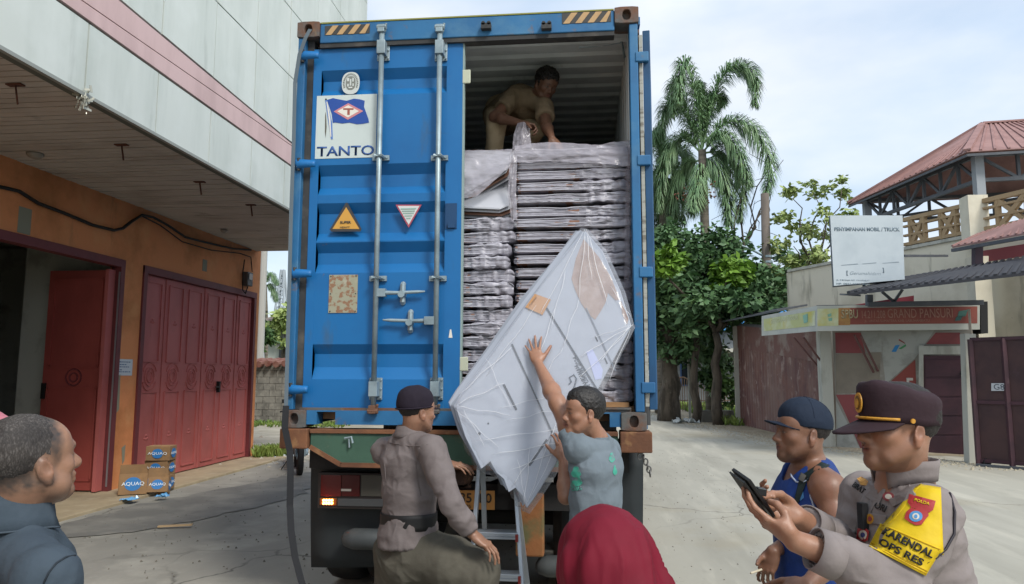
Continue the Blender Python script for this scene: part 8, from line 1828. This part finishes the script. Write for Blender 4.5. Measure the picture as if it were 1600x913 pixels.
kn = P(775, 188, Y=5.52); an = P(771, 234, Y=5.6); kn2 = P(835, 205, Y=5.7); an2 = P(800, 228, Y=6.1); an[2] = zt_ + .05; an2[2] = zt_ + .05
v = Vol(.008); v.ec(hip - (0, 0, .02), hip + (0, .02, .08), (.165, .13), (.16, .125), rv); v.chain([hip - (.05, 0, 0), kn, an], [.105, .078, .06], .03); v.chain([hip + (.06, 0, 0), kn2, an2], [.1, .07, .055], .03); garment('trousers', v, fab('tan_trousers', 'ad9a7c', '998668'), cm, .01, (6, 6, 5), 49)
shoe_ = MB().obox(an + (.01, -.05, -.02), (.04, 0, 0), (0, .11, 0), (0, 0, .03)).obox(an2 + (.01, -.05, -.02), (.04, 0, 0), (0, .11, 0), (0, 0, .03)).build('sandals', m_bk, cm, bevel=.015)
film('loose_film', [[P(808, 194, Y=5.3), P(818, 192, Y=5.26), P(828, 196, Y=5.3)], [P(802, 212, Y=5.24), P(815, 212, Y=5.2), P(828, 214, Y=5.24)], [P(800, 236, Y=5.16), P(816, 234, Y=5.1), P(830, 232, Y=5.16)]], None, m_film2, 'gathered strip of film pulled up in the crouching worker\'s hand', 'plastic film', seed=21, sc_=26, amp=.02)
# ---------- woman in red headscarf ----------
def scarf(root, head_c, scale_, mat, fwd, drops, seed, body, lab=None):
    A = basis(fwd); c = V3(head_c); v = Vol(.005); W = lambda x, y, z: c + A @ (np.array([x, y, z]) * scale_)
    v.ell(W(0, -.01, .03), V3((.094, .112, .105)) * scale_, A, .02); v.ell(W(0, -.03, -.03), V3((.098, .112, .12)) * scale_, A, .03)
    for (a, b, ra, rb) in drops: v.ec(W(*a), W(*b), ra, rb, A[:, 0], .06)
    V, F = v.build(); V = relax(V, F, 2); N_ = vnormals(V, F); q = (V - c) @ A; m = np.clip((.14 - q[:, 2]) / .12, 0.25, 1)
    V = folds(V, N_, .030, (13, 13, 2.5), seed, 1.8, m); V = folds(V, N_, .007, (20, 20, 4), seed + 3, 1.5, m); o = vobj('headscarf', V, F, mat, root)
    return A, c
wm = empty('person', P(960, 1150, Y=1.85) * (1, 1, 0), 'woman in a deep red headscarf seen from behind at the bottom', 'person')
m_scarf = M('red_scarf', '700e25', .75, layers=[('5c0b1d', 3, .45, .65, .6)], bump=[(600, .25, .0005), (40, .15, .002)], spec=.3)
c0 = P(946, 872, Y=1.86)
scarf(wm, c0, .91, m_scarf, (-.1, .97, 0), [((.0, -.02, -.02), (.045, -.03, -.17), (.1, .11), (.11, .12)), ((.05, -.03, -.16), (.07, -.02, -.36), (.12, .12), (.2, .15)), ((.07, -.02, -.36), (.07, 0, -.55), (.21, .15), (.24, .17))], 51, None)
v = Vol(.01); v.ell(c0 + (0, .03, 0), (.07, .085, .1)); v.cone(c0 + (0, .03, -.05), c0 + (0.03, .03, -.3), .05, .06); v.ec(c0 + (.04, .02, -.3), c0 + (.05, .02, -.8), (.16, .1), (.16, .13), (1, 0, 0)); skinobj(v, wm, skincol('8a6551'))
v = Vol(.014); b_ = c0 * (1, 1, 0) + (.05, .02, 0); v.ec(c0 + (.05, .02, -.38), c0 + (.05, .02, -.8), (.2, .13), (.2, .15), (1, 0, 0)); v.ec(c0 + (.05, .02, -.8), b_ + (0, 0, .08), (.2, .16), (.26, .22), (1, 0, 0)); garment('dress', v, fab('dark_dress', '2a2026', '221a1f'), wm, .015, (6, 6, 2), 53)
pw_ = empty('person', P(-25, 1150, Y=2.5) * (1, 1, 0), 'person in a pink headscarf mostly cut off by the left edge', 'person')
c1 = P(-27, 697, Y=2.55)
scarf(pw_, c1, 1.0, M('pink_scarf', 'b8707c', .75, layers=[('a86270', 4, .5, .7, .5)]), (.3, .95, 0), [((0, -.02, -.05), (0, -.02, -.2), (.1, .12), (.13, .12)), ((0, -.02, -.2), (0, 0, -.4), (.13, .12), (.21, .14))], 57, None)
v = Vol(.014); v.ec(c1 + (0, .0, -.35), c1 + (0, 0, -.8), (.19, .13), (.19, .15), (1, .3, 0)); v.ec(c1 + (0, 0, -.8), c1 * (1, 1, 0) + (0, 0, .05), (.2, .15), (.26, .22), (1, .3, 0)); garment('dress', v, MATS['dark_dress'], pw_, .015, (6, 6, 2), 59)
